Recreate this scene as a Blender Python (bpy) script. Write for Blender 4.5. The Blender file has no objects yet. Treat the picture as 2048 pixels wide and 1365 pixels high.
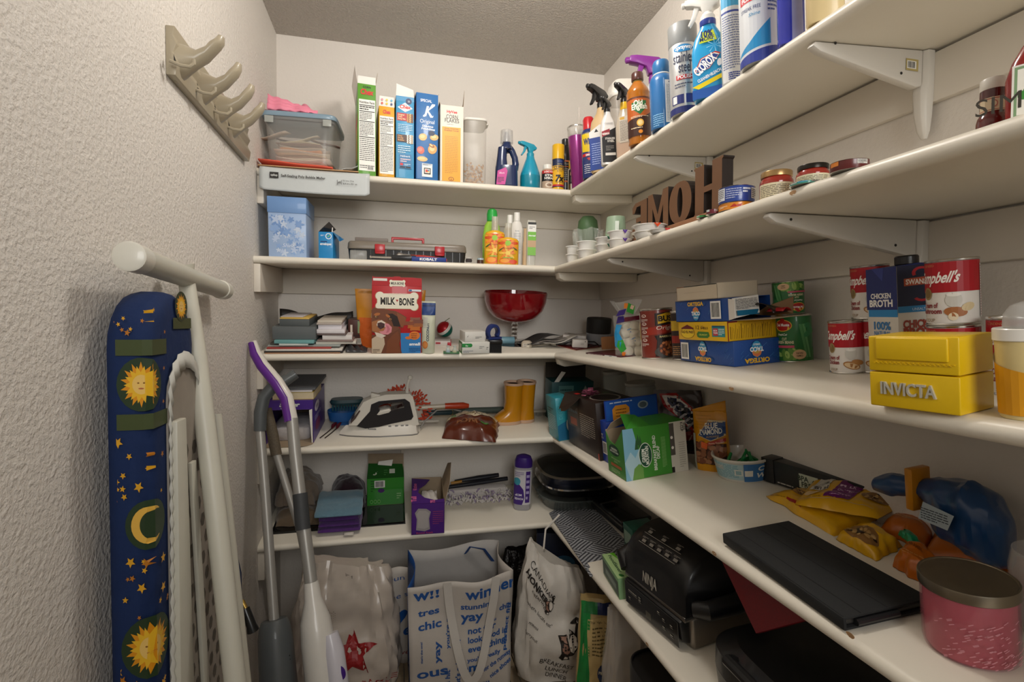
import bpy, bmesh, math, random
from math import sin, cos, pi, radians, sqrt, atan2
from mathutils import Vector, Matrix, noise
random.seed(7)
C = bpy.context.scene.collection
SC = bpy.context.scene
R = radians
# ------------------------------------------------------------------ camera
H = 1.18                      # eye height above the floor
FPX = 1020.5                  # focal length in pixels of a 2048 px wide frame
YAW, PITCH, ROLL = .2275, .0339, .0079
_f = Vector((sin(YAW)*cos(PITCH), cos(YAW)*cos(PITCH), -sin(PITCH)))
_r = Vector((cos(YAW), -sin(YAW), 0)); _u = _r.cross(_f)
CR = _r*cos(ROLL)+_u*sin(ROLL); CU = -_r*sin(ROLL)+_u*cos(ROLL); CF = _f
EYE = Vector((0, 0, H))
cd = bpy.data.cameras.new('camera'); cam = bpy.data.objects.new('camera', cd); C.objects.link(cam)
cd.sensor_width = 36; cd.lens = FPX/2048*36; cd.clip_start = .02
M = Matrix((CR, CU, -CF)).transposed().to_4x4(); M.translation = EYE
cam.matrix_world = M
SC.camera = cam
# ------------------------------------------------------------------ light
w = bpy.data.worlds.new('world'); SC.world = w; w.use_nodes = True
w.node_tree.nodes['Background'].inputs[0].default_value = (1, .97, .93, 1)
w.node_tree.nodes['Background'].inputs[1].default_value = .3
SC.view_settings.view_transform = 'Standard'; SC.view_settings.look = 'None'
SC.view_settings.gamma = 1; SC.view_settings.use_curve_mapping = False
SC.view_settings.exposure = -0.33
ld = bpy.data.lights.new('ceiling_bulb', 'POINT'); ld.shadow_soft_size = .07
ld.energy = 15.5; ld.color = (1, .95, .885)
lo = bpy.data.objects.new('ceiling_bulb', ld); C.objects.link(lo); lo.location = (.25, 1.04, H+.90)
dl = bpy.data.lights.new('doorway_fill', 'AREA'); dl.shape = 'RECTANGLE'; dl.size = .75; dl.size_y = .8  # soft fill light added behind the camera to brighten the shelf fronts
dl.energy = 9; dl.color = (1, .99, .96); dl.spread = R(100)
do = bpy.data.objects.new('doorway_fill', dl); C.objects.link(do); do.location = (.2, -1.05, 1.72)
do.rotation_euler = (R(90), 0, 0)
# ------------------------------------------------------------------ measuring
# shelf boards droop a little, so measuring and building are done in the frame of a level board
W = Matrix.Identity(4); WI = W.copy(); EF = EYE.copy(); _born = []
def ray(px, py): return WI.to_3x3() @ (CR*((px-1024)/FPX) + CU*((682.5-py)/FPX) + CF)
def hz(px, py, z):
 d = ray(px, py); return EF + d*((z-EF.z)/d.z)
def hy(px, py, y):
 d = ray(px, py); return EF + d*((y-EF.y)/d.y)
def hx(px, py, x):
 d = ray(px, py); return EF + d*((x-EF.x)/d.x)
def zat(x, y, py):
 a = WI.to_3x3() @ (CU-CF*((682.5-py)/FPX))
 return EF.z - (a.x*(x-EF.x)+a.y*(y-EF.y))/a.z
def begin(k=None, i=0):
 """enter the frame of board i ('b' back wall, 'r' right wall); whatever is built until the next begin() tips with the board"""
 global W, WI, EF
 for o in list(C.objects):
  if o.name not in _born:
   _born.append(o.name)
   if o.parent is None and W != Matrix.Identity(4): o.matrix_basis = W @ o.matrix_basis
 if k == 'b': T = Matrix.Translation((0, SY[i], SZ[i])); W = T @ Matrix.Rotation(DB[i], 4, 'X') @ T.inverted()
 elif k == 'r': T = Matrix.Translation((SX[i], 0, SZ[i])); W = T @ Matrix.Rotation(-DR[i], 4, 'Y') @ T.inverted()
 else: W = Matrix.Identity(4)
 WI = W.inverted(); EF = WI @ EYE
# ------------------------------------------------------------------ materials
_mc = {}
def lin(h):
 if isinstance(h, str):
  h = h.lstrip('#'); h = h if len(h) == 6 else ''.join(x+x for x in h); c = [int(h[i:i+2], 16)/255 for i in (0, 2, 4)]
  return tuple(x/12.92 if x < .04045 else ((x+.055)/1.055)**2.4 for x in c)
 return tuple(h)
def mat(h, rough=.5, metal=0, trans=0, ior=1.45, alpha=1, coat=0, noise_amt=.06, nscale=40, bump=0, bscale=200, bdist=.001, sheen=0, sss=0, spec=.5):
 key = (h, rough, metal, trans, ior, alpha, coat, noise_amt, nscale, bump, bscale, bdist, sheen, sss, spec)
 if key in _mc: return _mc[key]
 c = lin(h)
 m = bpy.data.materials.new('mat'); m.use_nodes = True
 nt = m.node_tree; b = nt.nodes['Principled BSDF']; b.inputs['Base Color'].default_value = (*c, 1)
 b.inputs['Roughness'].default_value = rough; b.inputs['Metallic'].default_value = metal
 b.inputs['Transmission Weight'].default_value = trans; b.inputs['IOR'].default_value = ior
 b.inputs['Alpha'].default_value = alpha; b.inputs['Coat Weight'].default_value = coat
 b.inputs['Specular IOR Level'].default_value = spec
 if sheen: b.inputs['Sheen Weight'].default_value = sheen
 if sss:
  b.inputs['Subsurface Weight'].default_value = sss; b.inputs['Subsurface Radius'].default_value = (.01, .006, .004)
 if noise_amt or bump:
  tc = nt.nodes.new('ShaderNodeTexCoord')
 if noise_amt:
  n = nt.nodes.new('ShaderNodeTexNoise'); n.inputs['Scale'].default_value = nscale; n.inputs['Detail'].default_value = 3
  nt.links.new(tc.outputs['Object'], n.inputs['Vector'])
  mr = nt.nodes.new('ShaderNodeMapRange'); mr.inputs[3].default_value = 1-noise_amt; mr.inputs[4].default_value = 1+noise_amt
  nt.links.new(n.outputs['Fac'], mr.inputs[0])
  mx = nt.nodes.new('ShaderNodeVectorMath'); mx.operation = 'SCALE'; mx.inputs[0].default_value = c
  nt.links.new(mr.outputs[0], mx.inputs['Scale']); nt.links.new(mx.outputs[0], b.inputs['Base Color'])
 if bump:
  n2 = nt.nodes.new('ShaderNodeTexNoise'); n2.inputs['Scale'].default_value = bscale; n2.inputs['Detail'].default_value = 4
  nt.links.new(tc.outputs['Object'], n2.inputs['Vector'])
  bp = nt.nodes.new('ShaderNodeBump'); bp.inputs['Strength'].default_value = bump; bp.inputs['Distance'].default_value = bdist
  nt.links.new(n2.outputs['Fac'], bp.inputs['Height']); nt.links.new(bp.outputs[0], b.inputs['Normal'])
 _mc[key] = m
 return m
def ink(h, rough=.45): return mat(h, rough, noise_amt=0)
def glass(h='#ffffff', rough=.03, ior=1.45):       # thin clear plastic or glass: lets light through
 key = ('glass', h, rough, ior)
 if key in _mc: return _mc[key]
 m = mat(h, rough, trans=1, ior=ior, noise_amt=0).copy(); _mc[key] = m
 return m
def clear(h, alpha, rough=.12):                     # thin translucent film
 return mat(h, rough, alpha=alpha, noise_amt=0)
def card(h): return mat(h, .42, coat=.15, noise_amt=.03)
def plastic(h, rough=.3): return mat(h, rough, noise_amt=.02, coat=.2)
STEEL = mat('#c9c6c0', .25, 1, noise_amt=.03)
CHROME = mat('#dcdad6', .12, 1, noise_amt=0)
# ------------------------------------------------------------------ mesh building
class MB:
 def __init__(s): s.v = []; s.f = []; s.mi = []; s.mats = []
 def m(s, mt):
  if mt not in s.mats: s.mats.append(mt)
  return s.mats.index(mt)
 def add(s, vs, fs, mt):
  o = len(s.v); k = s.m(mt); s.v += [tuple(v) for v in vs]
  for f in fs: s.f.append(tuple(i+o for i in f)); s.mi.append(k)
  return s
 def box(s, x0, x1, y0, y1, z0, z1, mt, tf=None):
  vs = [(x, y, z) for z in (z0, z1) for y in (y0, y1) for x in (x0, x1)]
  if tf: vs = [tf(Vector(v)) for v in vs]
  return s.add(vs, [(0, 2, 3, 1), (4, 5, 7, 6), (0, 1, 5, 4), (2, 6, 7, 3), (0, 4, 6, 2), (1, 3, 7, 5)], mt)
 def loft(s, rings, mt, cap0=True, cap1=True, closed=True):
  n = len(rings[0]); vs = [p for r in rings for p in r]; fs = []
  for i in range(len(rings)-1):
   for j in range(n if closed else n-1):
    k = (j+1) % n
    fs.append((i*n+j, i*n+k, (i+1)*n+k, (i+1)*n+j))
  if cap0: fs.append(tuple(reversed(range(n))))
  if cap1: fs.append(tuple(range((len(rings)-1)*n, len(rings)*n)))
  return s.add(vs, fs, mt)
 def lathe(s, prof, mt, n=28, cx=0, cy=0, cz=0, cap0=True, cap1=True):
  rings = [[(cx+max(r, 1e-5)*sin(2*pi*k/n), cy-max(r, 1e-5)*cos(2*pi*k/n), cz+z) for k in range(n)] for r, z in prof]
  return s.loft(rings, mt, cap0, cap1)
 def sup(s, secs, mt, n=36, cap0=True, cap1=True):     # (z, hx, hy, exponent[, ox, oy])
  rings = []
  for q in secs:
   z, a, b, e = q[:4]; ox, oy = (q[4], q[5]) if len(q) > 4 else (0, 0)
   ring = []
   for k in range(n):
    t = 2*pi*k/n; c_, s_ = sin(t), -cos(t)
    ring.append((ox+a*math.copysign(abs(c_)**(2/e), c_), oy+b*math.copysign(abs(s_)**(2/e), s_), z))
   rings.append(ring)
  return s.loft(rings, mt, cap0, cap1)
 def tube(s, path, rad, mt, n=10, cap=True, flat=1):
  P = [Vector(p) for p in path]; rings = []; up = None
  for i, p in enumerate(P):
   t = (P[min(i+1, len(P)-1)]-P[max(i-1, 0)]).normalized()
   if up is None:
    up = Vector((0, 0, 1)) if abs(t.z) < .9 else Vector((0, 1, 0))
   a = t.cross(up).normalized(); b = a.cross(t).normalized(); up = b
   r = rad[i] if isinstance(rad, (list, tuple)) else rad
   rings.append([p+a*(r*cos(2*pi*k/n))+b*(r*flat*sin(2*pi*k/n)) for k in range(n)])
  return s.loft(rings, mt, cap, cap)
 def prism(s, poly, d0, d1, mt, axis='y'):              # poly (a,b) extruded along axis
  def P(a, b, d): return {'y': (a, d, b), 'x': (d, a, b), 'z': (a, b, d)}[axis]
  n = len(poly); vs = [P(a, b, d0) for a, b in poly]+[P(a, b, d1) for a, b in poly]
  fs = [tuple(range(n)), tuple(reversed(range(n, 2*n)))]
  fs += [(i, i+n, (i+1) % n+n, (i+1) % n) for i in range(n)]
  return s.add(vs, fs, mt)
 def grid(s, fn, nu, nv, mt, closeu=False):
  vs = [fn(i/nu, j/nv) for j in range(nv+1) for i in range(nu+1)]
  w_ = nu+1
  fs = [(j*w_+i, j*w_+i+1, (j+1)*w_+i+1, (j+1)*w_+i) for j in range(nv) for i in range(nu)]
  return s.add(vs, fs, mt)
 def build(s, name, parent=None, bevel=0, smooth=35, solid=0, sub=0, loc=None, rz=None, seg=2):
  me = bpy.data.meshes.new(name); me.from_pydata(s.v, [], s.f)
  for mt in s.mats: me.materials.append(mt)
  me.polygons.foreach_set('material_index', s.mi); me.update()
  bm = bmesh.new(); bm.from_mesh(me)
  bmesh.ops.remove_doubles(bm, verts=bm.verts, dist=2e-6)
  bmesh.ops.recalc_face_normals(bm, faces=bm.faces)
  if bevel:
   es = [e for e in bm.edges if len(e.link_faces) == 2 and e.calc_face_angle(0) > .5]
   bmesh.ops.bevel(bm, geom=es, offset=bevel, segments=seg, profile=.5, affect='EDGES', clamp_overlap=True)
  bm.to_mesh(me); bm.free()
  if smooth:
   me.shade_smooth(); me.set_sharp_from_angle(angle=R(smooth))
  o = bpy.data.objects.new(name, me); C.objects.link(o)
  if parent: o.parent = parent
  if solid:
   q = o.modifiers.new('s', 'SOLIDIFY'); q.thickness = solid; q.offset = 0
  if sub:
   q = o.modifiers.new('u', 'SUBSURF'); q.levels = sub; q.render_levels = sub
  if loc is not None: o.location = loc
  if rz is not None: o.rotation_euler.z = rz
  return o
def tag(o, label, cat, group=None):
 o['label'] = label; o['category'] = cat
 if group: o['group'] = group
 return o
def thing(name, label, cat, loc=(0, 0, 0), rz=0, group=None):
 o = bpy.data.objects.new(name, None); o.empty_display_size = .02; C.objects.link(o)
 o.location = loc; o.rotation_euler = (0, 0, rz)
 return tag(o, label, cat, group)
def struct(o): o['kind'] = 'structure'; return o
def dup(root, loc, rz, label, group=None):
 r = root.copy(); C.objects.link(r); r.location = loc; r.rotation_euler.z = rz; r['label'] = label
 if group: r['group'] = group
 for ch in list(root.children):
  c = ch.copy(); C.objects.link(c); c.parent = r
  for g in ch.children:
   d = g.copy(); C.objects.link(d); d.parent = c
 return r
# ------------------------------------------------------------------ printing: flat shapes mapped onto a surface
_tc = {}
def text_geo(s, bold):
 k = (s, bold)
 if k in _tc: return _tc[k]
 cu = bpy.data.curves.new('t', 'FONT'); cu.body = s; cu.size = 1; cu.resolution_u = 3; cu.fill_mode = 'FRONT'
 cu.offset = .028*bold
 o = bpy.data.objects.new('t', cu); me = o.to_mesh()
 vs = [(v.co.x, v.co.y) for v in me.vertices]; fs = [tuple(p.vertices) for p in me.polygons]
 o.to_mesh_clear(); bpy.data.objects.remove(o); bpy.data.curves.remove(cu)
 if not vs: vs = [(0, 0)]
 x0 = min(v[0] for v in vs); x1 = max(v[0] for v in vs)
 _tc[k] = (vs, fs, x0, x1)
 return _tc[k]
class Print:
 def __init__(s): s.it = []
 def poly(s, pts, col):
  s.it.append(([tuple(p) for p in pts], [tuple(range(len(pts)))], col)); return s
 def rect(s, u0, v0, u1, v1, col): return s.poly([(u0, v0), (u1, v0), (u1, v1), (u0, v1)], col)
 def ell(s, u, v, a, b, col, n=22, rot=0):
  return s.poly([(u+a*cos(2*pi*k/n)*cos(rot)-b*sin(2*pi*k/n)*sin(rot), v+a*cos(2*pi*k/n)*sin(rot)+b*sin(2*pi*k/n)*cos(rot)) for k in range(n)], col)
 def text(s, t, u, v, h, col, al='c', w=None, rot=0, bold=0, shear=0):   # h = capital height
  vs, fs, x0, x1 = text_geo(t, bold); k = h/.70
  kx = k if w is None else w/max(x1-x0, 1e-6)
  off = {'c': -(x0+x1)/2, 'l': -x0, 'r': -x1}[al]
  pts = []
  for x, y in vs:
   a = (x+off)*kx+shear*y*k; b = y*k
   pts.append((u+a*cos(rot)-b*sin(rot), v+a*sin(rot)+b*cos(rot)))
  s.it.append((pts, fs, col)); return s
 def lines(s, u0, v0, u1, v1, n, col, fill=.45, seed=1):                # unreadably small print
  rg = random.Random(seed); hgt = (v1-v0)/n; vs = []; fs = []
  for i in range(n):
   v = v1-hgt*(i+.5); u = u0
   end = u1 if i < n-1 else u0+(u1-u0)*.6
   while u < end:
    L = min((u1-u0)*rg.uniform(.07, .22), end-u)
    o = len(vs); vs += [(u, v-hgt*fill/2), (u+L, v-hgt*fill/2), (u+L, v+hgt*fill/2), (u, v+hgt*fill/2)]
    fs.append((o, o+1, o+2, o+3)); u += L+(u1-u0)*.025
  s.it.append((vs, fs, col)); return s
 def barcode(s, u0, v0, u1, v1, seed=3):
  s.rect(u0, v0, u1, v1, '#f2f0ea'); rg = random.Random(seed); vs = []; fs = []
  m = (u1-u0)*.08; u = u0+m; step = (u1-u0-2*m)/30
  while u < u1-m-step*2:
   L = step*rg.choice((.6, 1, 1.6)); o = len(vs)
   vs += [(u, v0+(v1-v0)*.1), (u+L, v0+(v1-v0)*.1), (u+L, v1-(v1-v0)*.1), (u, v1-(v1-v0)*.1)]
   fs.append((o, o+1, o+2, o+3)); u += L+step*rg.choice((.6, 1))
  s.it.append((vs, fs, '#161616')); return s
 def facts(s, u0, v0, u1, v1, seed=5):                                  # a nutrition table
  s.rect(u0, v0, u1, v1, '#f1efe8'); h = v1-v0; w_ = u1-u0; k = '#1b1b1b'
  s.text('Nutrition Facts', (u0+u1)/2, v1-h*.055, h*.032, k, w=w_*.92, bold=1)
  for t in (.075, .16, .30, .52): s.rect(u0+w_*.03, v1-h*(t+.012), u1-w_*.03, v1-h*t, k)
  s.lines(u0+w_*.05, v1-h*.15, u1-w_*.05, v1-h*.09, 2, k, .5, seed)
  s.lines(u0+w_*.05, v1-h*.29, u1-w_*.2, v1-h*.18, 5, k, .4, seed+1)
  s.lines(u0+w_*.05, v1-h*.51, u1-w_*.1, v1-h*.32, 9, k, .4, seed+2)
  s.lines(u0+w_*.05, v0+h*.03, u1-w_*.05, v1-h*.54, 16, k, .35, seed+3)
  return s
 def build(s, name, parent, fn, e0=.0004, de=.00006, cut=None, rough=.42, clip=None):
  me = bpy.data.meshes.new(name); V = []; F = []; MI = []; mats = []
  for li, (pts, fs, col) in enumerate(s.it):
   mt = col if not isinstance(col, str) else ink(col, rough)
   if mt not in mats: mats.append(mt)
   k = mats.index(mt)
   if clip: pts = [(min(max(u, clip[0]), clip[1]), min(max(v, clip[2]), clip[3])) for u, v in pts]
   if cut:
    bm = bmesh.new(); bv = [bm.verts.new((u, v, 0)) for u, v in pts]
    for f in fs:
     try: bm.faces.new([bv[i] for i in f])
     except ValueError: pass
    for ax, st in ((0, cut[0]), (1, cut[1])):
     if not st: continue
     lo_ = min(p[ax] for p in pts); hi_ = max(p[ax] for p in pts)
     t = math.ceil(lo_/st+1e-6)*st; no = (1, 0, 0) if ax == 0 else (0, 1, 0)
     while t < hi_-1e-7:
      g = bm.verts[:]+bm.edges[:]+bm.faces[:]
      bmesh.ops.bisect_plane(bm, geom=g, dist=1e-7, plane_co=(t if ax == 0 else 0, t if ax == 1 else 0, 0), plane_no=no); t += st
    bm.verts.index_update()
    pts2 = [(v.co.x, v.co.y) for v in bm.verts]; fs2 = [tuple(v.index for v in f.verts) for f in bm.faces]; bm.free()
   else: pts2, fs2 = pts, fs
   o = len(V); e = e0+de*li
   V += [tuple(fn(u, v, e)) for u, v in pts2]
   for f in fs2: F.append(tuple(i+o for i in f)); MI.append(k)
  me.from_pydata(V, [], F)
  for mt in mats: me.materials.append(mt)
  me.polygons.foreach_set('material_index', MI); me.update()
  ob = bpy.data.objects.new(name, me); C.objects.link(ob); ob.parent = parent
  return ob
def on_plane(o, u, v, n):
 o, u, v, n = Vector(o), Vector(u).normalized(), Vector(v).normalized(), Vector(n).normalized()
 return lambda a, b, e: o+u*a+v*b+n*e
def on_front(y=0): return lambda a, b, e: Vector((a, y-e, b))              # facing local -Y
def on_left(x): return lambda a, b, e: Vector((x-e, -a, b))                # facing local -X, u runs towards -Y
def on_right(x): return lambda a, b, e: Vector((x+e, a, b))                # facing local +X, u runs towards +Y
def on_top(z): return lambda a, b, e: Vector((a, b, z+e))
def on_cyl(r): return lambda a, b, e: Vector(((r+e)*sin(a/r), -(r+e)*cos(a/r), b))
# ------------------------------------------------------------------ shelves: height, front line, slope
LX, RX, BY, CZ = -.409, .844, 2.0, H+1.0275
DB = [.015, .055, .125, .105, .125]                    # how far each board droops, back wall
DR = [.06, .012, .085, .11, .09]                       # and right wall
SZ = [H+.4611, H+.1862, H-.1107, H-.404, H-.7029]     # mid-thickness at the inner corner
SY = [1.708, 1.66, 1.683, 1.683, 1.677]                # front of the boards on the back wall
SX = [.5993, .5291, .5399, .5377, .5315]               # front of the boards on the right wall
SL = [-.024, -.007, .0099, .0128, .022]                # slope of the right boards towards the door
ST = .011
def zb(i): return SZ[i]+ST
def zr(i, y): return SZ[i]+ST+SL[i]*(SY[i]-y) if y < SY[i] else zb(i)
def flo(px, py, i):                                    # point on shelf top i seen at a pixel
 z = zb(i)
 for _ in range(8):
  p = hz(px, py, z); z = zr(i, p.y)
 return p
# ================================================================== room
def wallmat(col, scale, strength, dist, kind='noise'):
 m = bpy.data.materials.new('painted_plaster'); m.use_nodes = True; nt = m.node_tree
 b = nt.nodes['Principled BSDF']; b.inputs['Roughness'].default_value = .62
 tc = nt.nodes.new('ShaderNodeTexCoord')
 n = nt.nodes.new('ShaderNodeTexNoise'); n.inputs['Scale'].default_value = scale; n.inputs['Detail'].default_value = 5; n.inputs['Roughness'].default_value = .55
 n3 = nt.nodes.new('ShaderNodeTexNoise'); n3.inputs['Scale'].default_value = 2.2; n3.inputs['Detail'].default_value = 3
 nt.links.new(tc.outputs['Object'], n.inputs['Vector']); nt.links.new(tc.outputs['Object'], n3.inputs['Vector'])
 rp = nt.nodes.new('ShaderNodeValToRGB'); rp.color_ramp.elements[0].position = .38; rp.color_ramp.elements[1].position = .66
 nt.links.new(n.outputs['Fac'], rp.inputs[0])
 bp = nt.nodes.new('ShaderNodeBump'); bp.inputs['Strength'].default_value = strength; bp.inputs['Distance'].default_value = dist
 nt.links.new(rp.outputs[0], bp.inputs['Height']); nt.links.new(bp.outputs[0], b.inputs['Normal'])
 mr = nt.nodes.new('ShaderNodeMapRange'); mr.inputs[3].default_value = .96; mr.inputs[4].default_value = 1.03
 nt.links.new(n3.outputs['Fac'], mr.inputs[0])
 mx = nt.nodes.new('ShaderNodeVectorMath'); mx.operation = 'SCALE'; mx.inputs[0].default_value = lin(col)
 nt.links.new(mr.outputs[0], mx.inputs['Scale']); nt.links.new(mx.outputs[0], b.inputs['Base Color'])
 return m
WALL = wallmat("#e3ddd5", 130, .6, .002)
WALLS = wallmat('#e2dbd2', 110, .25, .0015)
CEIL = wallmat('#d8cfc4', 130, 1.0, .006)
FLOOR = mat('#a08f78', .55, noise_amt=.3, nscale=9, bump=.2, bscale=60)
PAINT = mat('#e9e2d3', .34, noise_amt=.03, nscale=6, bump=.12, bscale=45, bdist=.002)
TRIM = mat('#ddd5c8', .45, noise_amt=.03, nscale=6, bump=.1, bscale=70)
YF = -1.25
def slab(name, x0, x1, y0, y1, z0, z1, m): return struct(MB().box(x0, x1, y0, y1, z0, z1, m).build(name, smooth=0))
slab('floor', LX-.1, RX+.1, YF, BY+.1, -.08, 0, FLOOR)
slab('ceiling', LX-.1, RX+.1, YF, BY+.1, CZ, CZ+.08, CEIL)
slab('wall_left', LX-.1, LX, YF, BY, 0, CZ, WALL)
slab('wall_right', RX, RX+.1, YF, BY, 0, CZ, WALLS)
slab('wall_back', LX-.1, RX+.1, BY, BY+.1, 0, CZ, WALLS)
# tiles of the floor
tb = MB()
for i in range(5):
 for j in range(8):
  x0 = LX+.02+i*.31; y0 = -.5+j*.31
  tb.box(x0, min(x0+.302, RX), y0, min(y0+.302, BY-.005), 0, .004, mat('#b29d80', .4, noise_amt=.16, nscale=14))
struct(tb.build('floor_tiles', bevel=.0015, smooth=0))
# ---- ledger boards under the shelves
zc1 = [hy(618, 433, BY-.012).z, hy(760, 591, BY-.012).z, 0, 0, 0]
LT = .013
zbk = [SZ[i]-ST+DB[i]*(BY-SY[i]) for i in range(5)]; zrt = [SZ[i]-ST+DR[i]*(RX-SX[i]) for i in range(5)]
for i in (2, 3, 4): zc1[i] = zbk[i]-.088
k = 0
for i in range(5):
 for nm in ('back', 'right', 'left'):
  k += 1; mb = MB()
  if nm == 'right':
   f = lambda y: SL[i]*(SY[i]-y)*(y < SY[i]); z0 = min(zc1[i], zrt[i]-.06)
   vs = [(x, y, z) for x in (RX-LT, RX) for y in (-.3, BY-LT) for z in (z0+f(y), zrt[i]-.003+f(y))]
   mb.add(vs, [(0, 1, 3, 2), (4, 6, 7, 5), (0, 4, 5, 1), (2, 3, 7, 6), (0, 2, 6, 4), (1, 5, 7, 3)], TRIM)
  elif nm == 'back': mb.box(LX, RX, BY-LT, BY, zc1[i], zbk[i]-.0015, TRIM)
  else:
   y0, y1 = SY[i]+.006, BY-LT; g = lambda y: SZ[i]-ST-.0012+DB[i]*(y-SY[i])
   mb.prism([(y0, g(y0)), (y1, g(y1)), (y1, g(y1)-.085), (y0, g(y0)-.085)], LX, LX+.019, TRIM, 'x')
  struct(mb.build('trim_%d' % k, bevel=.002))
# ---- shelf boards
names = ['top', 'second', 'middle', 'fourth', 'lowest']
def bull(n=7):                                       # rounded front edge, (offset into the board, height)
 return [(ST-ST*cos(a), ST*sin(a)) for a in [(-pi/2)+pi*k/(n-1) for k in range(n)]]
CHIP = mat('#b08a62', .7); CHIP2 = mat('#cfc3ae', .6)
above = ['under the cereal boxes', 'under the toolbox', 'under the dog biscuit box', 'under the iron', 'under the folded towels']
above2 = ['under the spray bottles', 'under the wooden letters', 'under the soup cans', 'under the tablet case', 'under the black grill']
for i in range(5):
 zt = SZ[i]
 begin('b', i)
 s = thing('wall_shelf', 'white painted %s shelf board on back wall, %s' % (names[i], above[i]), 'shelf', (0, SY[i], zt), 0, 'painted pantry shelves')
 e_ = BY-SY[i]-.003; pr = [(a, z) for a, z in bull()]+[(e_, ST), (e_, -ST)]
 MB().prism(pr, LX+.0005, RX-.0005, PAINT, 'x').build('board', s)
 # right board
 begin('r', i)
 s2 = thing('wall_shelf', 'white painted %s shelf board on right wall, %s' % (names[i], above2[i]), 'shelf', (SX[i], SY[i], zt), 0, 'painted pantry shelves')
 prof = [(a, z) for a, z in bull()]+[(RX-SX[i]-.002, ST), (RX-SX[i]-.002, -ST)]
 rings = []
 L = SY[i]+.30
 for q in range(13):
  y = .002-L*q/12; rings.append([(a, y, z-SL[i]*y) for a, z in prof])
 MB().loft(rings, PAINT).build('board', s2)
 # cross cleat below the joint
 w_ = RX-SX[i]-LT-.002
 if i < 3:
  c0 = .012
  poly = [(c0, -ST-.0005), (RX-SX[i]-LT-.001, -ST-.0005), (RX-SX[i]-LT-.001, -ST-.026), (c0+.05, -ST-.026), (c0+.012, -ST-.022)]
  MB().prism([(c0, -ST-.001), (w_, -ST-.001), (w_, -ST-.028), (c0+.02, -ST-.028), (c0+.004, -ST-.02)], -.012, .03, PAINT, 'y').build('cross_cleat', s2, bevel=.0015)
 pc = Print(); rg = random.Random(i)
 spots = {1: [(1585, 386)], 3: [(1428, 1108), (1700, 1272)], 0: [], 2: [(1462, 778)], 4: [(1294, 1290)]}[i]
 for (px, py) in spots:
  p = hx(px, py, SX[i]-.0006); yy = p.y-SY[i]; zz = p.z-zt
  cb = MB(); cb.add([(-.0004+.0035*(1-cos(t))*0+ .0006*abs(sin(t)), yy+.006*cos(t)*(1+.2*sin(3*t)), zz+.0035*sin(t)) for t in [2*pi*k_/10 for k_ in range(10)]], [tuple(range(10))], CHIP); cb.build('paint_chip', s2, smooth=0)
begin()
# ---- metal brackets on the right wall
def bracket(i, y, lab, sticker=True, near=True):
 x1 = RX-LT; zz = SZ[i]-ST+SL[i]*(SY[i]-y)-.0012+DR[i]*(x1-SX[i])
 s = thing('shelf_bracket', lab, 'bracket', (x1, y, zz), 0, 'white metal shelf brackets')
 L = x1-SX[i]-.012
 WM = mat('#d9d4cb', .38, noise_amt=.02)
 # arm, tapered, folded sheet
 arm = [(-.018, 0), (-L, 0), (-L-.004, -.006), (-L+.01, -.014), (-.03, -.058), (-.018, -.056)]
 arm = [(a, b+DR[i]*a) for a, b in arm]
 MB().prism(arm, -.007, .007, WM).build('arm', s, bevel=.0025)
 leg = [(0, -.001), (-.0175, -.001), (-.0175, -.06), (-.016, -.150), (-.009, -.162), (0, -.164)]
 rings = []
 for zq, hw, d in [(-.001, .012, .017), (-.05, .012, .017), (-.064, .012, .02), (-.10, .0105, .017), (-.125, .008, .011), (-.137, .004, .005)]:
  rings.append([(0, -hw, zq), (-d*.7, -hw, zq), (-d, -hw*.5, zq), (-d, hw*.5, zq), (-d*.7, hw, zq), (0, hw, zq)])
 MB().loft(rings, WM).build('upright', s, bevel=.001)
 for (xx, zq) in [(-L+.035, -.012), (-.06, -.042)]:
  h = MB(); h.lathe([(.0022, 0), (.0022, .0005)], mat('#2a2826', .6), 10)
  o = len(h.v)-20
  h.v[o:] = [(xx+v[0], -.0072-v[2], zq+v[1]) for v in h.v[o:]]; h.build('screw_hole', s, smooth=0)
 if sticker:
  p = Print(); p.rect(-.052, -.036, -.028, -.018, '#b9a76a'); p.barcode(-.050, -.033, -.032, -.021, 9)
  p.build('barcode_sticker', s, on_front(-.0075))
bracket(0, .66, 'white metal bracket with barcode sticker under the top right shelf, nearest the door')
bracket(0, 1.235, 'white metal bracket with small sticker under the top right shelf, above the wooden letters')
bracket(1, .66, 'plain white metal bracket under the second right shelf, above the broth carton', False)
bracket(1, 1.235, 'plain white metal bracket under the second right shelf, above the taco boxes', False)
# the open doorway behind the camera and its ceiling lamp
dw = MB()
dw.box(LX-.1, -.2, YF-.1, YF, 0, CZ, WALLS).box(.62, RX+.1, YF-.1, YF, 0, CZ, WALLS).box(-.2, .62, YF-.1, YF, 2.0, CZ, WALLS)
struct(dw.build('wall_front', smooth=0))
lt = thing('ceiling_light', 'small round white ceiling lamp holder above the pantry', 'lamp', (.25, 1.04, CZ-.001))
MB().lathe([(.0, 0), (.055, 0), (.055, -.015), (.03, -.03), (0, -.03)], plastic('#e8e4da')).build('base', lt)
xs0 = hy(805, 920, BY-.01).x; st = MB(); st.box(xs0-.006, xs0+.006, BY-.026, BY-.0135, zbk[4]+.02, zbk[3]-.001, TRIM); struct(st.build('trim_16', bevel=.001))
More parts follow.
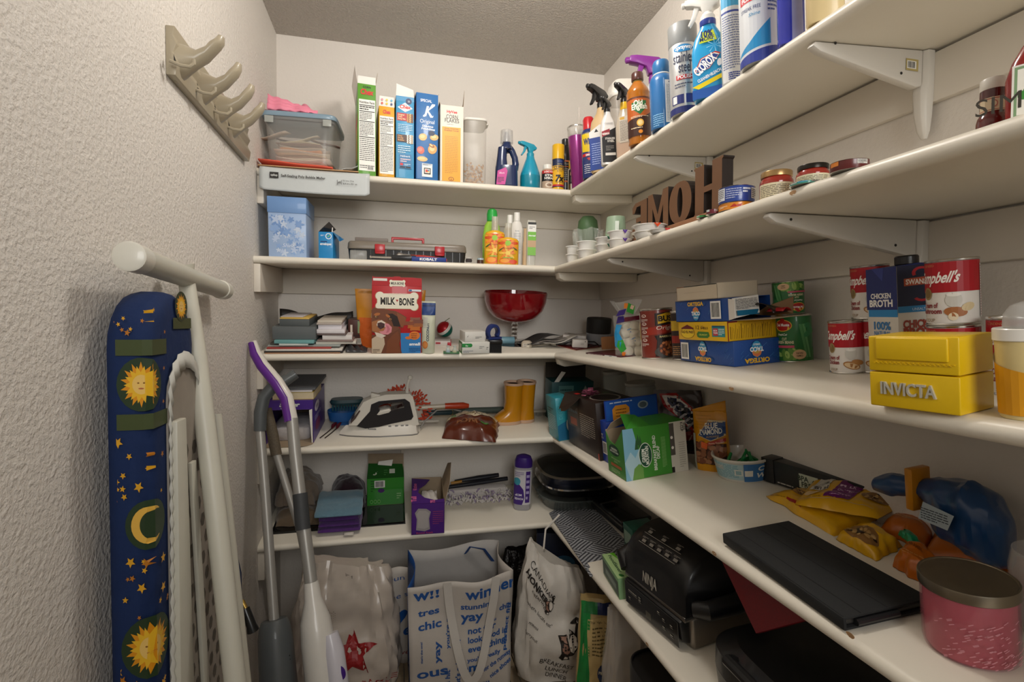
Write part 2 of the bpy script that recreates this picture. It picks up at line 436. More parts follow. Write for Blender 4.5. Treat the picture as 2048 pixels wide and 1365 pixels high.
# ================================================================== placing helpers
def bk(i, pl, pr, pt, pb=None, Y=None):
 """front face parallel to the back wall: centre x, y, base z, width, height"""
 pm = (pl+pr)/2
 if pb is not None: Y = flo(pm, pb, i).y
 z = zb(i)
 pyb = 600 if pb is None else pb
 x0 = hy(pl, (pt+pyb)/2, Y).x; x1 = hy(pr, (pt+pyb)/2, Y).x
 x = (x0+x1)/2
 return x, Y, z, x1-x0, zat(x, Y, pt)-z
def rd(i, pl, pr, pt, pb=None, Y=None, X=None, z=None, side='b'):
 """round thing: centre x, y, base z, radius, height"""
 pm = (pl+pr)/2
 if pb is not None:
  p = flo(pm, pb, i) if z is None else hz(pm, pb, z)
 elif Y is not None: p = hy(pm, 600, Y)
 else: p = hx(pm, 600, X)
 hd = Vector((p.x-EF.x, p.y-EF.y, 0)).normalized(); ff = Vector((CF.x, CF.y, 0)).normalized()
 r = 0
 for _ in range(4):
  c = Vector((p.x, p.y, 0))+hd*r
  dp = (c-Vector((EF.x, EF.y, 0))).dot(ff); r = .5*(pr-pl)*dp*hd.dot(ff)/FPX
 zz = z if z is not None else (zb(i) if c.y > SY[i] or side == 'b' else zr(i, c.y))
 return c.x, c.y, zz, r, zat(c.x, c.y, pt)-zz
def face(A, B, d):
 """box standing on front edge A-B (left, right): centre, turn, width"""
 u = Vector((B.x-A.x, B.y-A.y, 0)); w_ = u.length; u.normalize(); n = Vector((-u.y, u.x, 0))
 c = (Vector((A.x, A.y, 0))+Vector((B.x, B.y, 0)))/2+n*(d/2)
 return c, atan2(u.y, u.x), w_
def carton(t, w_, d, h, mt, name='body', z0=0, bevel=.0012):
 return MB().box(-w_/2, w_/2, -d/2, d/2, z0, z0+h, mt).build(name, t, bevel=bevel)
INNER = mat('#a8947a', .7, noise_amt=.08)
WHITEBOARD = card('#e6e2da')
def flap(t, pts, mt=None, name='flap', solid=.0008):
 return MB().add(pts, [tuple(range(len(pts)))], mt or WHITEBOARD).build(name, t, solid=solid, smooth=0)
# ================================================================== top shelf, back wall
begin('b', 0)
# ---- cereal boxes
def cereal(name, lab, i, pl, pr, pt, body, dep, rz, Y, wide=None):
 x, y, z, w_, h = bk(i, pl, pr, pt, Y=Y)
 t = thing(name, lab, 'box', (x, y+.001, z), rz, 'cereal boxes on the top shelf')
 mb = MB().box(-w_/2, w_/2, 0, dep, 0, h, body); mb.build('carton', t, bevel=.001)
 return t, w_, h, dep
Y1 = 1.716
t, w_, h, d = cereal('cereal_box', 'tall green cereal box with white nutrition table and raised flaps', 0, 716, 752, 168, card('#5f9a35'), .19, R(6), Y1)
p = Print(); p.facts(-w_*.44, h*.05, w_*.46, h*.83, 5)
p.text('CORN', 0, h*.955, .006, '#1f3d16', bold=1).text('Chex', 0, h*.885, .016, '#d32023', w=w_*.72, bold=1.5, shear=.1)
p.rect(-w_*.42, h*.115, w_*.44, h*.16, '#f1efe8').barcode(0, h*.06, w_*.4, h*.1)
p.build('printed_panel', t, on_front())
p = Print(); p.rect(.01, h*.2, .17, h*.7, '#7fb548').ell(.09, h*.42, .06, .06, '#e8c05a').rect(.02, h*.6, .16, h*.72, '#cf2a26'); p.build('wide_panel', t, lambda a, b, e: Vector((-w_/2-e, a, b)))
flap(t, [(-w_/2, .001, h), (w_/2, .001, h), (w_/2-.001, -.002, h+.022), (-w_/2+.001, -.002, h+.022)])
flap(t, [(w_/2, .003, h), (w_/2, .16, h), (w_/2+.006, .16, h+.05), (w_/2+.006, .006, h+.042)], INNER)
flap(t, [(-w_/2, .003, h), (-w_/2, .19, h), (-w_/2-.012, .19, h+.065), (-w_/2-.008, .006, h+.058)], WHITEBOARD)
t, w_, h, d = cereal('cereal_box', 'shorter yellow cereal box with nutrition table between green and blue boxes', 0, 758, 789, 213, card('#e0a62e'), .18, R(6), Y1)
p = Print(); p.facts(-w_*.45, h*.04, w_*.45, h*.86, 15).text('Chex', 0, h*.90, .011, '#d32023', w=w_*.5, bold=1.5, shear=.1)
p.build('printed_panel', t, on_front())
f = flap(t, [(-w_/2, .001, h), (w_/2, .001, h), (w_/2-.002, -.003, h+.03), (-w_/2+.002, -.003, h+.03)])
p = Print()
for q, c_ in enumerate(('#d4573c', '#e8c33a', '#3a4a7a', '#d98f9a', '#e0c44a', '#6ab0d0')): p.ell(-w_*.3+w_*.3*(q % 3), .008+.011*(q//3), .0035, .0035, c_)
p.build('printer_dots', f, lambda a, b, e: Vector((a, -.001-b*.12-e-.0006, h+b)))
flap(t, [(w_/2, .003, h), (w_/2, .15, h), (w_/2+.004, .15, h+.03), (w_/2+.004, .006, h+.03)], INNER)
t, w_, h, d = cereal('cereal_box', 'light blue rice cereal box with red and brown snack pictures', 0, 792, 828, 193, card('#4a9cc9'), .19, R(5), Y1)
p = Print(); p.rect(-w_/2, h*.94, w_/2, h, '#3f90c0').ell(w_*.2, h*.945, w_*.17, w_*.17, '#22335f').text('25', w_*.2, h*.935, .005, '#ffffff')
p.poly([(-w_*.42, h*.86), (0, h*.81), (w_*.42, h*.86), (0, h*.925)], '#f0efe9').text('RICE', 0, h*.885, .004, '#1f4f88', bold=1).text('Chex', 0, h*.852, .011, '#d32023', w=w_*.62, bold=1.5, shear=.1)
p.rect(-w_*.46, h*.70, w_*.1, h*.795, '#b3202c')
for q, s in enumerate(('Original', 'Chex', 'Party Mix')): p.text(s, -w_*.4, h*(.765-.025*q), .0045, '#f3d9a0', 'l', bold=1)
for q in range(16): p.ell(w_*(.17+.14*(q % 4)/2), h*(.70+.026*(q//4)), .005, .0042, ('#c58a3c', '#8a5524', '#e0b060', '#6d3f1c')[q % 4], 8)
p.rect(-w_*.46, h*.44, w_*.1, h*.53, '#4a2d22')
for q, s in enumerate(('Chex', 'Muddy', 'Buddies')): p.text(s, -w_*.4, h*(.505-.025*q), .0045, '#d9a36a', 'l', bold=1)
for q in range(16): p.ell(w_*(.17+.14*(q % 4)/2), h*(.44+.026*(q//4)), .005, .0042, ('#e9e4da', '#7c6a58', '#f4f0e6', '#b9a78f')[q % 4], 8)
p.lines(-w_*.4, h*.56, w_*.4, h*.66, 5, '#d8ecf5', .3, 2).lines(-w_*.4, h*.30, w_*.3, h*.40, 4, '#d8ecf5', .4, 4)
p.rect(-w_*.32, h*.115, w_*.36, h*.29, '#2f79ab').text('Hallmark', 0, h*.255, .006, '#ffffff', shear=.2).lines(-w_*.26, h*.19, w_*.3, h*.24, 2, '#f0c8c8', .5, 7)
p.rect(-w_*.28, h*.15, -w_*.12, h*.18, '#d32b33').lines(-w_*.05, h*.15, w_*.3, h*.175, 2, '#d8ecf5', .5, 9).rect(-w_*.28, h*.122, 0, h*.14, '#14181c').rect(w_*.03, h*.122, w_*.3, h*.14, '#14181c')
p.build('printed_panel', t, on_front())
flap(t, [(-w_/2, .001, h), (w_/2, .001, h), (w_/2-.003, -.004, h+.022), (-w_/2+.001, -.004, h+.036)])
flap(t, [(w_/2, .003, h), (w_/2, .17, h), (w_/2+.005, .17, h+.035), (w_/2+.005, .006, h+.02)], INNER)
t, w_, h, d = cereal('cereal_box', 'deep blue cereal box with large white letter K and floating flakes', 0, 832, 876, 187, card('#2f6fae'), .20, R(6), Y1)
p = Print(); p.text('SPECIAL', -w_*.05, h*.90, .0085, '#f4f6fa', w=w_*.52, bold=.6)
p.poly([(-w_*.14, h*.735), (-w_*.05, h*.735), (w_*.08, h*.855), (-w_*.02, h*.855)], '#fbfbf8')
p.poly([(-w_*.02, h*.79), (w_*.05, h*.80), (w_*.34, h*.865), (w_*.36, h*.885), (w_*.22, h*.885)], '#fbfbf8')
p.poly([(-w_*.0, h*.79), (w_*.06, h*.80), (w_*.24, h*.74), (w_*.28, h*.755), (w_*.26, h*.73), (w_*.14, h*.725)], '#fbfbf8')
p.ell(-w_*.12, h*.742, w_*.09, h*.012, '#fbfbf8', 14, .6)
p.text('Original', 0, h*.655, .012, '#eef4fa', w=w_*.66)
p.text('Delicious', w_*.02, h*.61, .0065, '#eef4fa', w=w_*.5, bold=1, shear=.1).text('Possibilities', w_*.04, h*.578, .0065, '#eef4fa', w=w_*.62, bold=1, shear=.1)
for (a, b, ra, rb, c_, ro) in [(-.2, .49, .19, .042, '#e2b878', .3), (.32, .50, .2, .036, '#dfb06a', .2), (.2, .545, .15, .03, '#26304e', 0), (-.3, .335, .17, .045, '#d9695a', .4), (.24, .36, .2, .06, '#d9a35c', -.6), (.2, .40, .14, .02, '#a5663a', -.5), (-.22, .235, .24, .03, '#e8c184', 0)]:
 p.ell(w_*a, h*b, w_*ra, h*rb, c_, 16, ro); p.ell(w_*(a-.02), h*(b+.006), w_*ra*.6, h*rb*.5, c_ if c_ == '#26304e' else '#f0cf95' if c_ != '#d9695a' else '#e58a78', 12, ro)
p.rect(-w_*.24, h*.03, w_*.24, h*.185, '#dfe6ee').rect(-w_*.22, h*.035, w_*.22, h*.16, '#f6f4ee').rect(-w_*.15, h*.06, w_*.16, h*.135, '#1b1e26').rect(-w_*.11, h*.075, w_*.12, h*.125, '#e8e4da').rect(-w_*.08, h*.085, w_*.02, h*.115, '#d0462f').rect(w_*.02, h*.085, w_*.09, h*.1, '#e2b93c').rect(w_*.02, h*.1, w_*.09, h*.115, '#3a7ab8').lines(-w_*.2, h*.162, w_*.2, h*.18, 2, '#333a44', .5)
p.build('printed_panel', t, on_front())
p = Print(); p.rect(.0, 0, .2, h*.45, '#2b66a2').rect(0, h*.7, .2, h*.9, '#a22a33'); p.build('wide_panel', t, lambda a, b, e: Vector((-w_/2-e, a, b)))
flap(t, [(-w_/2+.01, .02, h), (w_/2, .02, h), (w_/2-.002, .03, h+.012), (-w_/2+.02, .03, h+.006)], INNER)
flap(t, [(w_/2, .003, h), (w_/2, .17, h), (w_/2+.003, .17, h+.01), (w_/2+.003, .006, h+.006)], INNER)
t, w_, h, d = cereal('cereal_box', 'white and orange corn flakes box with torn upright flap', 0, 880, 926, 211, card('#e8e1d4'), .19, R(1), Y1)
p = Print(); p.text('HyVee', 0, h*.90, .0085, '#d3262b', w=w_*.45, bold=1.5).text('CORN', 0, h*.825, .013, '#2a2622', w=w_*.5, bold=.3).text('FLAKES', 0, h*.775, .013, '#2a2622', w=w_*.62, bold=.3).lines(-w_*.22, h*.745, w_*.25, h*.757, 1, '#77706a', .4)
p.rect(-w_*.42, 0, w_*.38, h*.715, '#e8a524').text('Great American', -w_*.02, h*.685, .005, '#a85a14', bold=1).text('Breakfast Cereal', -w_*.02, h*.66, .005, '#a85a14', bold=1)
p.lines(-w_*.3, h*.1, w_*.26, h*.6, 22, '#c27a18', .3, 3).ell(-w_*.02, h*.03, w_*.12, h*.028, '#9a4d12').ell(-w_*.02, h*.03, w_*.09, h*.02, '#e8a524').poly([(-w_*.05, h*.015), (w_*.01, h*.015), (-w_*.02, h*.045)], '#9a4d12')
p.build('printed_panel', t, on_front())
flap(t, [(w_/2, .003, h), (w_/2, .05, h), (w_/2+.005, .05, h+.03), (w_/2+.004, .012, h+.058)], INNER)
flap(t, [(-w_/2, .003, h), (-w_/2, .17, h), (-w_/2-.002, .17, h+.01), (-w_/2-.002, .01, h+.012)], INNER)
# ---- clear cereal keeper
x, y, z, w_, h = bk(0, 928, 975, 236, Y=1.717)
t = thing('cereal_keeper', 'tall clear plastic cereal keeper with white lid, a few flakes at its bottom', 'container', (x, y+.06, z), R(-3))
def shell(secs, th, mt, n=36):                        # open container with real wall thickness
 inner = [(q[0]+(th if k == 0 else 0), q[1]-th, q[2]-th, q[3]) for k, q in enumerate(secs)]
 mb = MB(); rings = []
 for q in secs+inner[::-1]:
  ring = []
  for k in range(n):
   t_ = 2*pi*k/n; c_, s_ = sin(t_), -cos(t_)
   ring.append((q[1]*math.copysign(abs(c_)**(2/q[3]), c_), q[2]*math.copysign(abs(s_)**(2/q[3]), s_), q[0]))
  rings.append(ring)
 return mb.loft(rings, mt)
FROST = mat('#dcd6cc', .25, alpha=.2, noise_amt=0)
shell([(0, w_*.47, .055, 6), (.004, w_*.485, .057, 6), (h*.97, w_*.5, .06, 6)], .0018, FROST).build('jar', t)
lid = MB(); lid.sup([(h*.965, w_*.52, .062, 6), (h*.99, w_*.53, .064, 6), (h*1.005, w_*.5, .061, 6)], plastic('#e9e5dc')).build('lid', t, bevel=.001)
MB().add([(w_*.5, -.02, h*.99), (w_*.62, -.018, h*.985), (w_*.62, .018, h*.985), (w_*.5, .02, h*.99), (w_*.5, -.02, h*.965), (w_*.55, 0, h*.965), (w_*.5, .02, h*.965)], [(0, 1, 2, 3), (0, 4, 5, 1), (3, 2, 5, 6), (1, 5, 2)], plastic('#e9e5dc')).build('pour_spout', t, smooth=0)
fb = MB(); rg = random.Random(3)
for q in range(150):
 zz = .006+.075*rg.random()**1.5; fx = rg.uniform(-.42, .42)*w_; fy = rg.uniform(-.045, .045); a = rg.uniform(0, 6); r_ = rg.uniform(.006, .01)
 T = Matrix.Rotation(a, 3, 'Z') @ Matrix.Rotation(rg.uniform(-1, 1), 3, 'X'); ff = []
 for k in range(7):
  v = T @ Vector((r_*cos(k*2*pi/7), r_*.75*sin(k*2*pi/7), .0015*(-1)**k)); ff.append((fx*.9+v.x*.6, fy+v.y*.6, zz+v.z))
 fb.add(ff, [tuple(range(7))], mat('#c4873f' if q % 3 else '#dba860', .7))
o = fb.build('corn_flakes', None, smooth=0); o.location = t.location; o.rotation_euler = t.rotation_euler
tag(o, 'golden corn flakes lying in the bottom of the clear keeper', 'cereal'); o['kind'] = 'stuff'
# ---- detergent bottle
def bottle_loc(i, pl, pr, pt, Y=None, X=None, pb=None): return rd(i, pl, pr, pt, pb=pb, Y=Y, X=X)
x, y, z, r, h = rd(0, 988, 1032, 262, Y=1.722)
t = thing('detergent_bottle', 'navy blue detergent bottle with clear cap and moulded handle', 'bottle', (x, y, z), R(-12))
NAVY = mat('#1d2d55', .22, coat=.4, noise_amt=.02)
# body with a handle hole: two side columns joined at top and bottom
MB().sup([(0, r*.98, .034, 4), (.004, r*1.03, .037, 4), (h*.30, r*1.0, .037, 3.5), (h*.36, r*.98, .036, 3.5)], NAVY).build('body', t)
MB().sup([(h*.355, r*.55, .034, 3, -r*.42, 0), (h*.5, r*.46, .033, 3, -r*.42, 0), (h*.68, r*.42, .031, 3, -r*.36, 0)], NAVY).build('front_column', t)
MB().tube([(r*.72, 0, h*.33), (r*.82, 0, h*.42), (r*.74, 0, h*.53), (r*.5, 0, h*.64), (r*.2, 0, h*.70)], [.0135, .012, .011, .0115, .014], NAVY, 14).build('handle', t)
MB().sup([(h*.655, r*.62, .031, 3, -r*.12, 0), (h*.70, r*.55, .030, 2.5, -r*.05, 0), (h*.76, r*.40, .022, 2, 0, 0), (h*.80, r*.36, .019, 2)], NAVY).build('shoulder', t)
MB().lathe([(.012, h*.8), (.012, h*.9), (.008, h*.93), (.007, h*.97), (.004, h*.975), (0, h*.975)], plastic('#33405f')).build('nozzle', t)
MB().lathe([(r*.56, h*.775), (r*.58, h*.78), (r*.55, h*.99), (r*.52, h), (0, h), (0, h-.002), (r*.5, h-.003), (r*.535, h*.79)], clear('#d8d6d2', .35), cap0=False, cap1=False).build('clear_cap', t)
p = Print(); p.poly([(-.034, .004), (-.004, .004), (.004, .05), (-.002, .062), (-.03, .05)], '#c53a8e').text('Black', -.024, .04, .006, '#f4dff0', 'l', shear=.2).lines(-.03, .01, -.008, .03, 4, '#2a1830', .5)
p.build('label', t, lambda a, b, e: Vector((a+.0, -.0375-e-.0008, b)))
# ---- spray bottle builder
def trigger_head(t, z, r, col, s=1, yaw=0, dirx=-1):
 """nozzle points along local dirx*X"""
 q = dirx; hd = MB(); pm = plastic(col, .35)
 hd.lathe([(r, z), (r*1.02, z+.012*s), (r*.8, z+.016*s), (r*.7, z+.02*s)], pm, 20).build('collar', t)
 prof = [(q*-.022*s, z+.028*s), (q*-.026*s, z+.036*s), (q*-.012*s, z+.048*s), (q*.03*s, z+.056*s), (q*.044*s, z+.056*s), (q*.045*s, z+.044*s), (q*.03*s, z+.040*s), (q*.012*s, z+.032*s), (q*.009*s, z+.018*s), (q*-.009*s, z+.018*s), (q*-.012*s, z+.026*s)]
 MB().prism(prof, -.010*s, .010*s, pm).build('spray_head', t, bevel=.003*s, rz=yaw)
 MB().prism([(q*.014*s, z+.039*s), (q*.026*s, z+.040*s), (q*.030*s, z+.022*s), (q*.040*s, z+.004*s), (q*.036*s, z+.001*s), (q*.024*s, z+.016*s)], -.005*s, .005*s, pm).build('trigger', t, bevel=.0015*s, rz=yaw)
 MB().lathe([(.006*s, 0), (.006*s, .006*s), (.003*s, .008*s)], pm, 12).build('nozzle', t).matrix_local = Matrix.Rotation(yaw, 4, 'Z') @ Matrix.Translation((q*.0445*s, 0, z+.05*s)) @ Matrix.Rotation(q*pi/2, 4, 'Y')
x, y, z, r, h = rd(0, 1037, 1077, 286, Y=1.722)
t = thing('spray_bottle', 'plain teal spray bottle with teal trigger head', 'spray bottle', (x, y, z), R(8))
TEAL = mat('#1795b4', .28, noise_amt=.01, coat=.3, sss=.1); TEALW = mat('#0f8199', .28, noise_amt=.01, coat=.3)
MB().lathe([(0, 0), (r*.9, 0), (r*.97, .004), (r*1.0, h*.15), (r*1.0, h*.28)], TEALW, 32, cap1=False).lathe([(r*1.0, h*.28), (r*.92, h*.36), (r*.6, h*.56), (r*.42, h*.66), (r*.38, h*.70), (0, h*.70)], TEAL, 32, cap0=False).build('body', t)
trigger_head(t, h*.70, r*.36, '#1a93ae', h*.30/.055)
# ---- cans and small bottles in the corner
def can(name, lab, cat, loc, r, h, prof, rz=0, group=None):
 """prof: list of (part name, material, [(r fraction, z fraction)])"""
 t = thing(name, lab, cat, loc, rz, group)
 for nm, mt, pr in prof:
  MB().lathe([(a*r, b*h) for a, b in pr], mt, 28).build(nm, t)
 return t
x, y, z, r, h = rd(0, 1079, 1104, 331, Y=1.728)
t = can('pill_bottle', 'small white bottle with red and black label left of the yellow aerosol', 'bottle', (x, y, z), r, h, [('body', mat('#b39a84', .4), [(0, 0), (.95, 0), (1, .03), (1, .72), (.8, .82), (0, .82)]), ('cap', plastic('#e8e4dc'), [(.72, .80), (.74, .82), (.74, .98), (.7, 1), (0, 1)])])
p = Print(); q = r*1.3
p.rect(-q, h*.32, q, h*.74, '#1d1a1a').rect(-q, h*.62, q, h*.74, '#c52a2a').text('LOCTITE', 0, h*.655, .005, '#f2ede4', w=q*1.3, bold=1).text('STIK', 0, h*.5, .007, '#f2ede4', w=q*1.1, bold=1).text("N'SEAL", 0, h*.39, .007, '#f2ede4', w=q*1.2, bold=1).ell(0, h*.16, q*.5, h*.1, '#d9c9b4').ell(0, h*.16, q*.3, h*.06, '#8d6f58')
p.build('label', t, on_cyl(r), cut=(r*.25, 0))
x, y, z, r, h = rd(0, 1100, 1124, 291, Y=1.716)
YEL = mat('#e3ae1f', .25, coat=.4, noise_amt=.01)
t = can('aerosol_can', 'slim yellow and navy aerosol can with 7x on it', 'spray can', (x, y, z), r, h, [('body', YEL, [(0, 0), (.98, 0), (1, .01), (1, .64), (.98, .66), (0, .66)]), ('cap', mat('#e2b01e', .3), [(.96, .66), (1, .665), (1, .985), (.94, 1), (0, 1)])])
p = Print(); q = r*1.45
p.rect(-q, h*.64, q, h*.85*.79, '#1c2748').rect(-q, h*.52, q, h*.67, '#1c2748').ell(0, h*.61, q*.3, h*.035, '#3a4a78').text('LIGHTER', 0, h*.54, .003, '#e8dcb0').rect(-q, h*.495, q, h*.503, '#1c2748').text('CLIPPER', 0, h*.445, .0095, '#1c2748', w=q*1.35, bold=.5).rect(-q, h*.425, q, h*.432, '#1c2748').text('BUTANE', 0, h*.385, .0035, '#1c2748').text('7x', 0, h*.17, .021, '#201a12', w=q*1.05, bold=2, shear=.15).text('SUPER REFINED', 0, h*.13, .003, '#1c2748').rect(-q, h*.06, q, h*.1, '#b5252b').rect(-q, h*.04, q, h*.06, '#1c2748')
p.build('label', t, on_cyl(r), cut=(r*.25, 0))
x, y, z, r, h = rd(0, 1110, 1142, 279, Y=1.775)
BLK = mat('#191717', .3, coat=.2, noise_amt=.02)
t = can('lighter_fluid_bottle', 'black bottle with black ribbed cap and orange stripes behind yellow aerosol', 'bottle', (x, y, z), r, h, [('body', BLK, [(0, 0), (.97, 0), (1, .02), (1, .68), (.9, .76), (.5, .86), (.44, .88), (0, .88)]), ('cap', plastic('#201e1e'), [(.45, .87), (.47, .88), (.47, .99), (.4, 1), (0, 1)])])
p = Print(); q = r*1.4; p.rect(-q, h*.56, q, h*.585, '#c5602c').rect(-q, h*.47, q, h*.48, '#c5602c').text('FLUID', 0, h*.51, .006, '#b9b2a6').rect(-q, h*.2, q, h*.23, '#c5602c').lines(-q*.7, h*.25, q*.7, h*.45, 6, '#8d867a', .4); p.build('label', t, on_cyl(r), cut=(r*.25, 0))
x, y, z, r, h = rd(0, 1131, 1152, 322, Y=1.735)
t = can('aerosol_can', 'small silver and black can with yellow cap in front of the purple tumbler', 'spray can', (x, y, z), r, h, [('body', STEEL, [(0, 0), (.96, 0), (1, .02), (1, .7), (.9, .73), (0, .74)]), ('cap', mat('#d9a91e', .35), [(.8, .74), (.82, .75), (.82, .99), (.78, 1), (0, 1)])])
p = Print(); q = r*1.2; p.rect(-q, h*.24, q, h*.68, '#211f20').lines(-q*.6, h*.3, q*.6, h*.45, 4, '#b9b2a6', .4).rect(q*.3, h*.3, q, h*.62, '#82868c').rect(-q*.7, h*.5, q*.1, h*.6, '#c79a7a'); p.build('label', t, on_cyl(r), cut=(r*.25, 0))
x, y, z, r, h = rd(0, 1141, 1165, 266, Y=1.80)
t = can('cleaner_bottle', 'pale blue and white bottle tucked behind the purple tumbler', 'bottle', (x, y, z), r, h, [('body', plastic('#cfdbe2'), [(0, 0), (.97, 0), (1, .02), (1, .75), (.6, .88), (.4, .9), (0, .9)]), ('cap', plastic('#b8cfdc'), [(.42, .9), (.42, 1), (0, 1)])])
p = Print(); p.rect(-r, h*.4, r, h*.6, '#3f6da8').text('ULTRA', 0, h*.47, .007, '#eef', bold=1); p.build('label', t, on_cyl(r), cut=(r*.25, 0))
# ---- bin, envelopes and tissue in the left corner
xl = LX+.012
yf = 1.712
z = zb(0)
# mailer pouch hanging over the front edge
o = MB()
def mail(u, v):
 # u across, v from back (0) to the hanging lip (1)
 x_ = xl+u*.322; s_ = v*.285
 flat = .205; arc = .022
 if s_ < flat: yy, zz = yf+.20-s_, z+.0022+.0025*sin(u*9)*sin(v*5)**2
 else:
  a = min((s_-flat)/arc, 1)*pi/2; rem = max(0, s_-flat-arc)
  yy = yf-.005-.014*sin(a)-.002*sin(u*5+1)*(rem > 0); zz = z+.0024-.014*(1-cos(a))-rem
  zz += -.004*sin(u*3)
 if v > .96 and (u < .02 or u > .97): zz += .006
 return (x_, yy, zz)
MAILER = mat('#c3c8c8', .32, noise_amt=.03, bump=.25, bscale=90)
o.grid(mail, 24, 44, MAILER)
mo = o.build('bubble_mailer', None, solid=.0014, smooth=60)
tag(mo, 'pale grey poly bubble mailer hanging over the top shelf front edge', 'envelope')
p = Print()
p.rect(.030, -.026, .055, -.008, '#2a2725').text('up&up', .0425, -.0195, .006, '#cfd2d0', w=.019, bold=1)
p.text('Self-Sealing Poly Bubble Mailer', .062, -.0205, .0075, '#3a3835', 'l', w=.128, bold=.8)
p.rect(.224, -.033, .2255, -.019, '#555').rect(.2365, -.033, .238, -.019, '#555').text('#5', .231, -.029, .006, '#4a4845', bold=1).text('10.1 in x 13 in', .241, -.0225, .005, '#4a4845', 'l', w=.033, bold=.6).text('26.4 cm x 35.1 cm', .241, -.0315, .005, '#4a4845', 'l', w=.043, bold=.6)
pr_ = p.build('printed_text', mo, lambda a, b, e: Vector((xl+a, yf-.0222-e-.0022+.0015*sin(a/.322*5+1)*0, z+b-.009)))
# envelopes below the bin
tag(MB().add([(LX+.004, yf-.002, z+.0072), (LX+.30, yf-.004, z+.0072), (LX+.30, yf+.2, z+.0072), (LX+.004, yf+.2, z+.0072)], [(0, 1, 2, 3)], mat('#b78f66', .6, noise_amt=.08)).build('manila_envelope', None, solid=.003, smooth=0), 'brown padded envelope lying on the grey mailer', 'envelope')
tag(MB().grid(lambda u, v: (LX+.006+u*.215, yf-.008+v*.2, z+.0125+.010*(1-u)+.001*sin(u*9)), 8, 2, mat('#dd5a43', .5)).build('folder', None, solid=.004, smooth=40), 'bright orange folder slanting under the clear bin', 'folder')
tag(MB().grid(lambda u, v: (LX+.245+u*.062, yf+.004+v*.07+.004*sin(u*7), z+.0112+.018*u*(1-v*.4)+.003*sin(u*8+v*3)), 8, 6, MAILER).build('envelope', None, solid=.0012, smooth=50), 'curled grey envelope corner beside the orange folder', 'envelope')
rg = random.Random(5); mb = MB()
mb.grid(lambda u, v: (-.108+u*.03+.003*sin(v*9), yf+.012+v*.05+.004*sin(u*11), z+.006+.016*sin(pi*u)*(.6+.4*sin(v*8))+.004*sin(u*17+v*7)), 12, 10, mat('#a88058', .7, noise_amt=.15))
tag(mb.build('paper_wad', None, solid=.001, smooth=30), 'crumpled scrap of brown paper left of the green cereal box', 'paper')
# bin
zb0 = z+.028
x0 = hy(526, 280, yf+.012).x; x1 = hy(672, 280, yf+.012).x
bw = (x1-x0); bd = .205; bh = zat((x0+x1)/2, yf, 232)-zb0
t = thing('storage_bin', 'clear plastic storage bin full of papers with blue grey lid', 'bin', ((x0+x1)/2, yf+.012+bd/2, zb0), R(-2.5))
BINP = mat('#c9c7c2', .12, alpha=.17, noise_amt=0)
shell([(0, bw*.44, bd*.42, 8), (.003, bw*.45, bd*.435, 8), (bh*.92, bw*.49, bd*.48, 8), (bh*.94, bw*.505, bd*.495, 8), (bh, bw*.505, bd*.495, 8)], .0016, BINP, 48).build('tub', t)
LIDM = mat('#7f97a8', .3, noise_amt=.02, coat=.2)
MB().sup([(bh+.0005, bw*.53, bd*.51, 9), (bh+.012, bw*.535, bd*.515, 9), (bh+.016, bw*.52, bd*.50, 9)], LIDM, 48).sup([(bh+.016, bw*.47, bd*.45, 9), (bh+.0185, bw*.46, bd*.44, 9)], mat('#7d7f86', .3), 48).build('lid', t, bevel=.001)
for s_ in (-1, 1):
 MB().box(s_*bw*.40-.013, s_*bw*.40+.013, -bd*.515, -bd*.50, bh-.022, bh-.001, mat('#b9bdb8', .2, alpha=.6, noise_amt=0)).build('lid_latch', t, bevel=.002)
rg = random.Random(11)
cols = ['#cdbfae', '#b87f6d', '#e3d9c7', '#d5c4ad', '#a98a73', '#c9b08c', '#d8cbb8', '#dfa06a', '#b6a596', '#ded4c4', '#8f7a6c', '#d9c9a5']
for q in range(12):
 zz = zb0+.005+q*.0058; c_ = cols[q]; a = rg.uniform(-.25, .25); ww = bw*.40*rg.uniform(.7, .98); dd = bd*.36*rg.uniform(.7, 1)
 tl = rg.uniform(-.12, .12); wv = rg.uniform(.001, .004)
 o = MB().grid(lambda u, v: ((u-.5)*2*ww, (v-.5)*2*dd, wv*sin(u*6+q)), 8, 1, mat(c_, .7, noise_amt=.1)).build('paper_sheet', None, solid=.0012, smooth=40)
 o.location = (t.location.x+rg.uniform(-.02, .02)*.5, t.location.y, zz+.003); o.rotation_euler = (0, 0, a*.35)
 tag(o, 'loose paper sheet lying flat inside the clear storage bin', 'paper', 'papers inside the clear bin')
for q, (a, b, c_) in enumerate([(-.06, .03, '#5e4a44'), (.0, -.02, '#d9cfc0'), (.06, .03, '#7c5f58'), (-.09, -.05, '#cfc2b0')]):
 o = MB().grid(lambda u, v: ((u-.5)*.10, .003*sin(u*5), (v-.5)*.05), 6, 2, mat(c_, .6, noise_amt=.1)).build('paper_card', None, solid=.0012, smooth=40)
 o.location = (t.location.x+a, t.location.y-.02+b*.4, zb0+.092); o.rotation_euler = (R(-80), R(12*(-1)**q), R(14*b*20))
 tag(o, 'card leaning on top of the papers inside the clear bin', 'card', 'cards inside the clear bin')
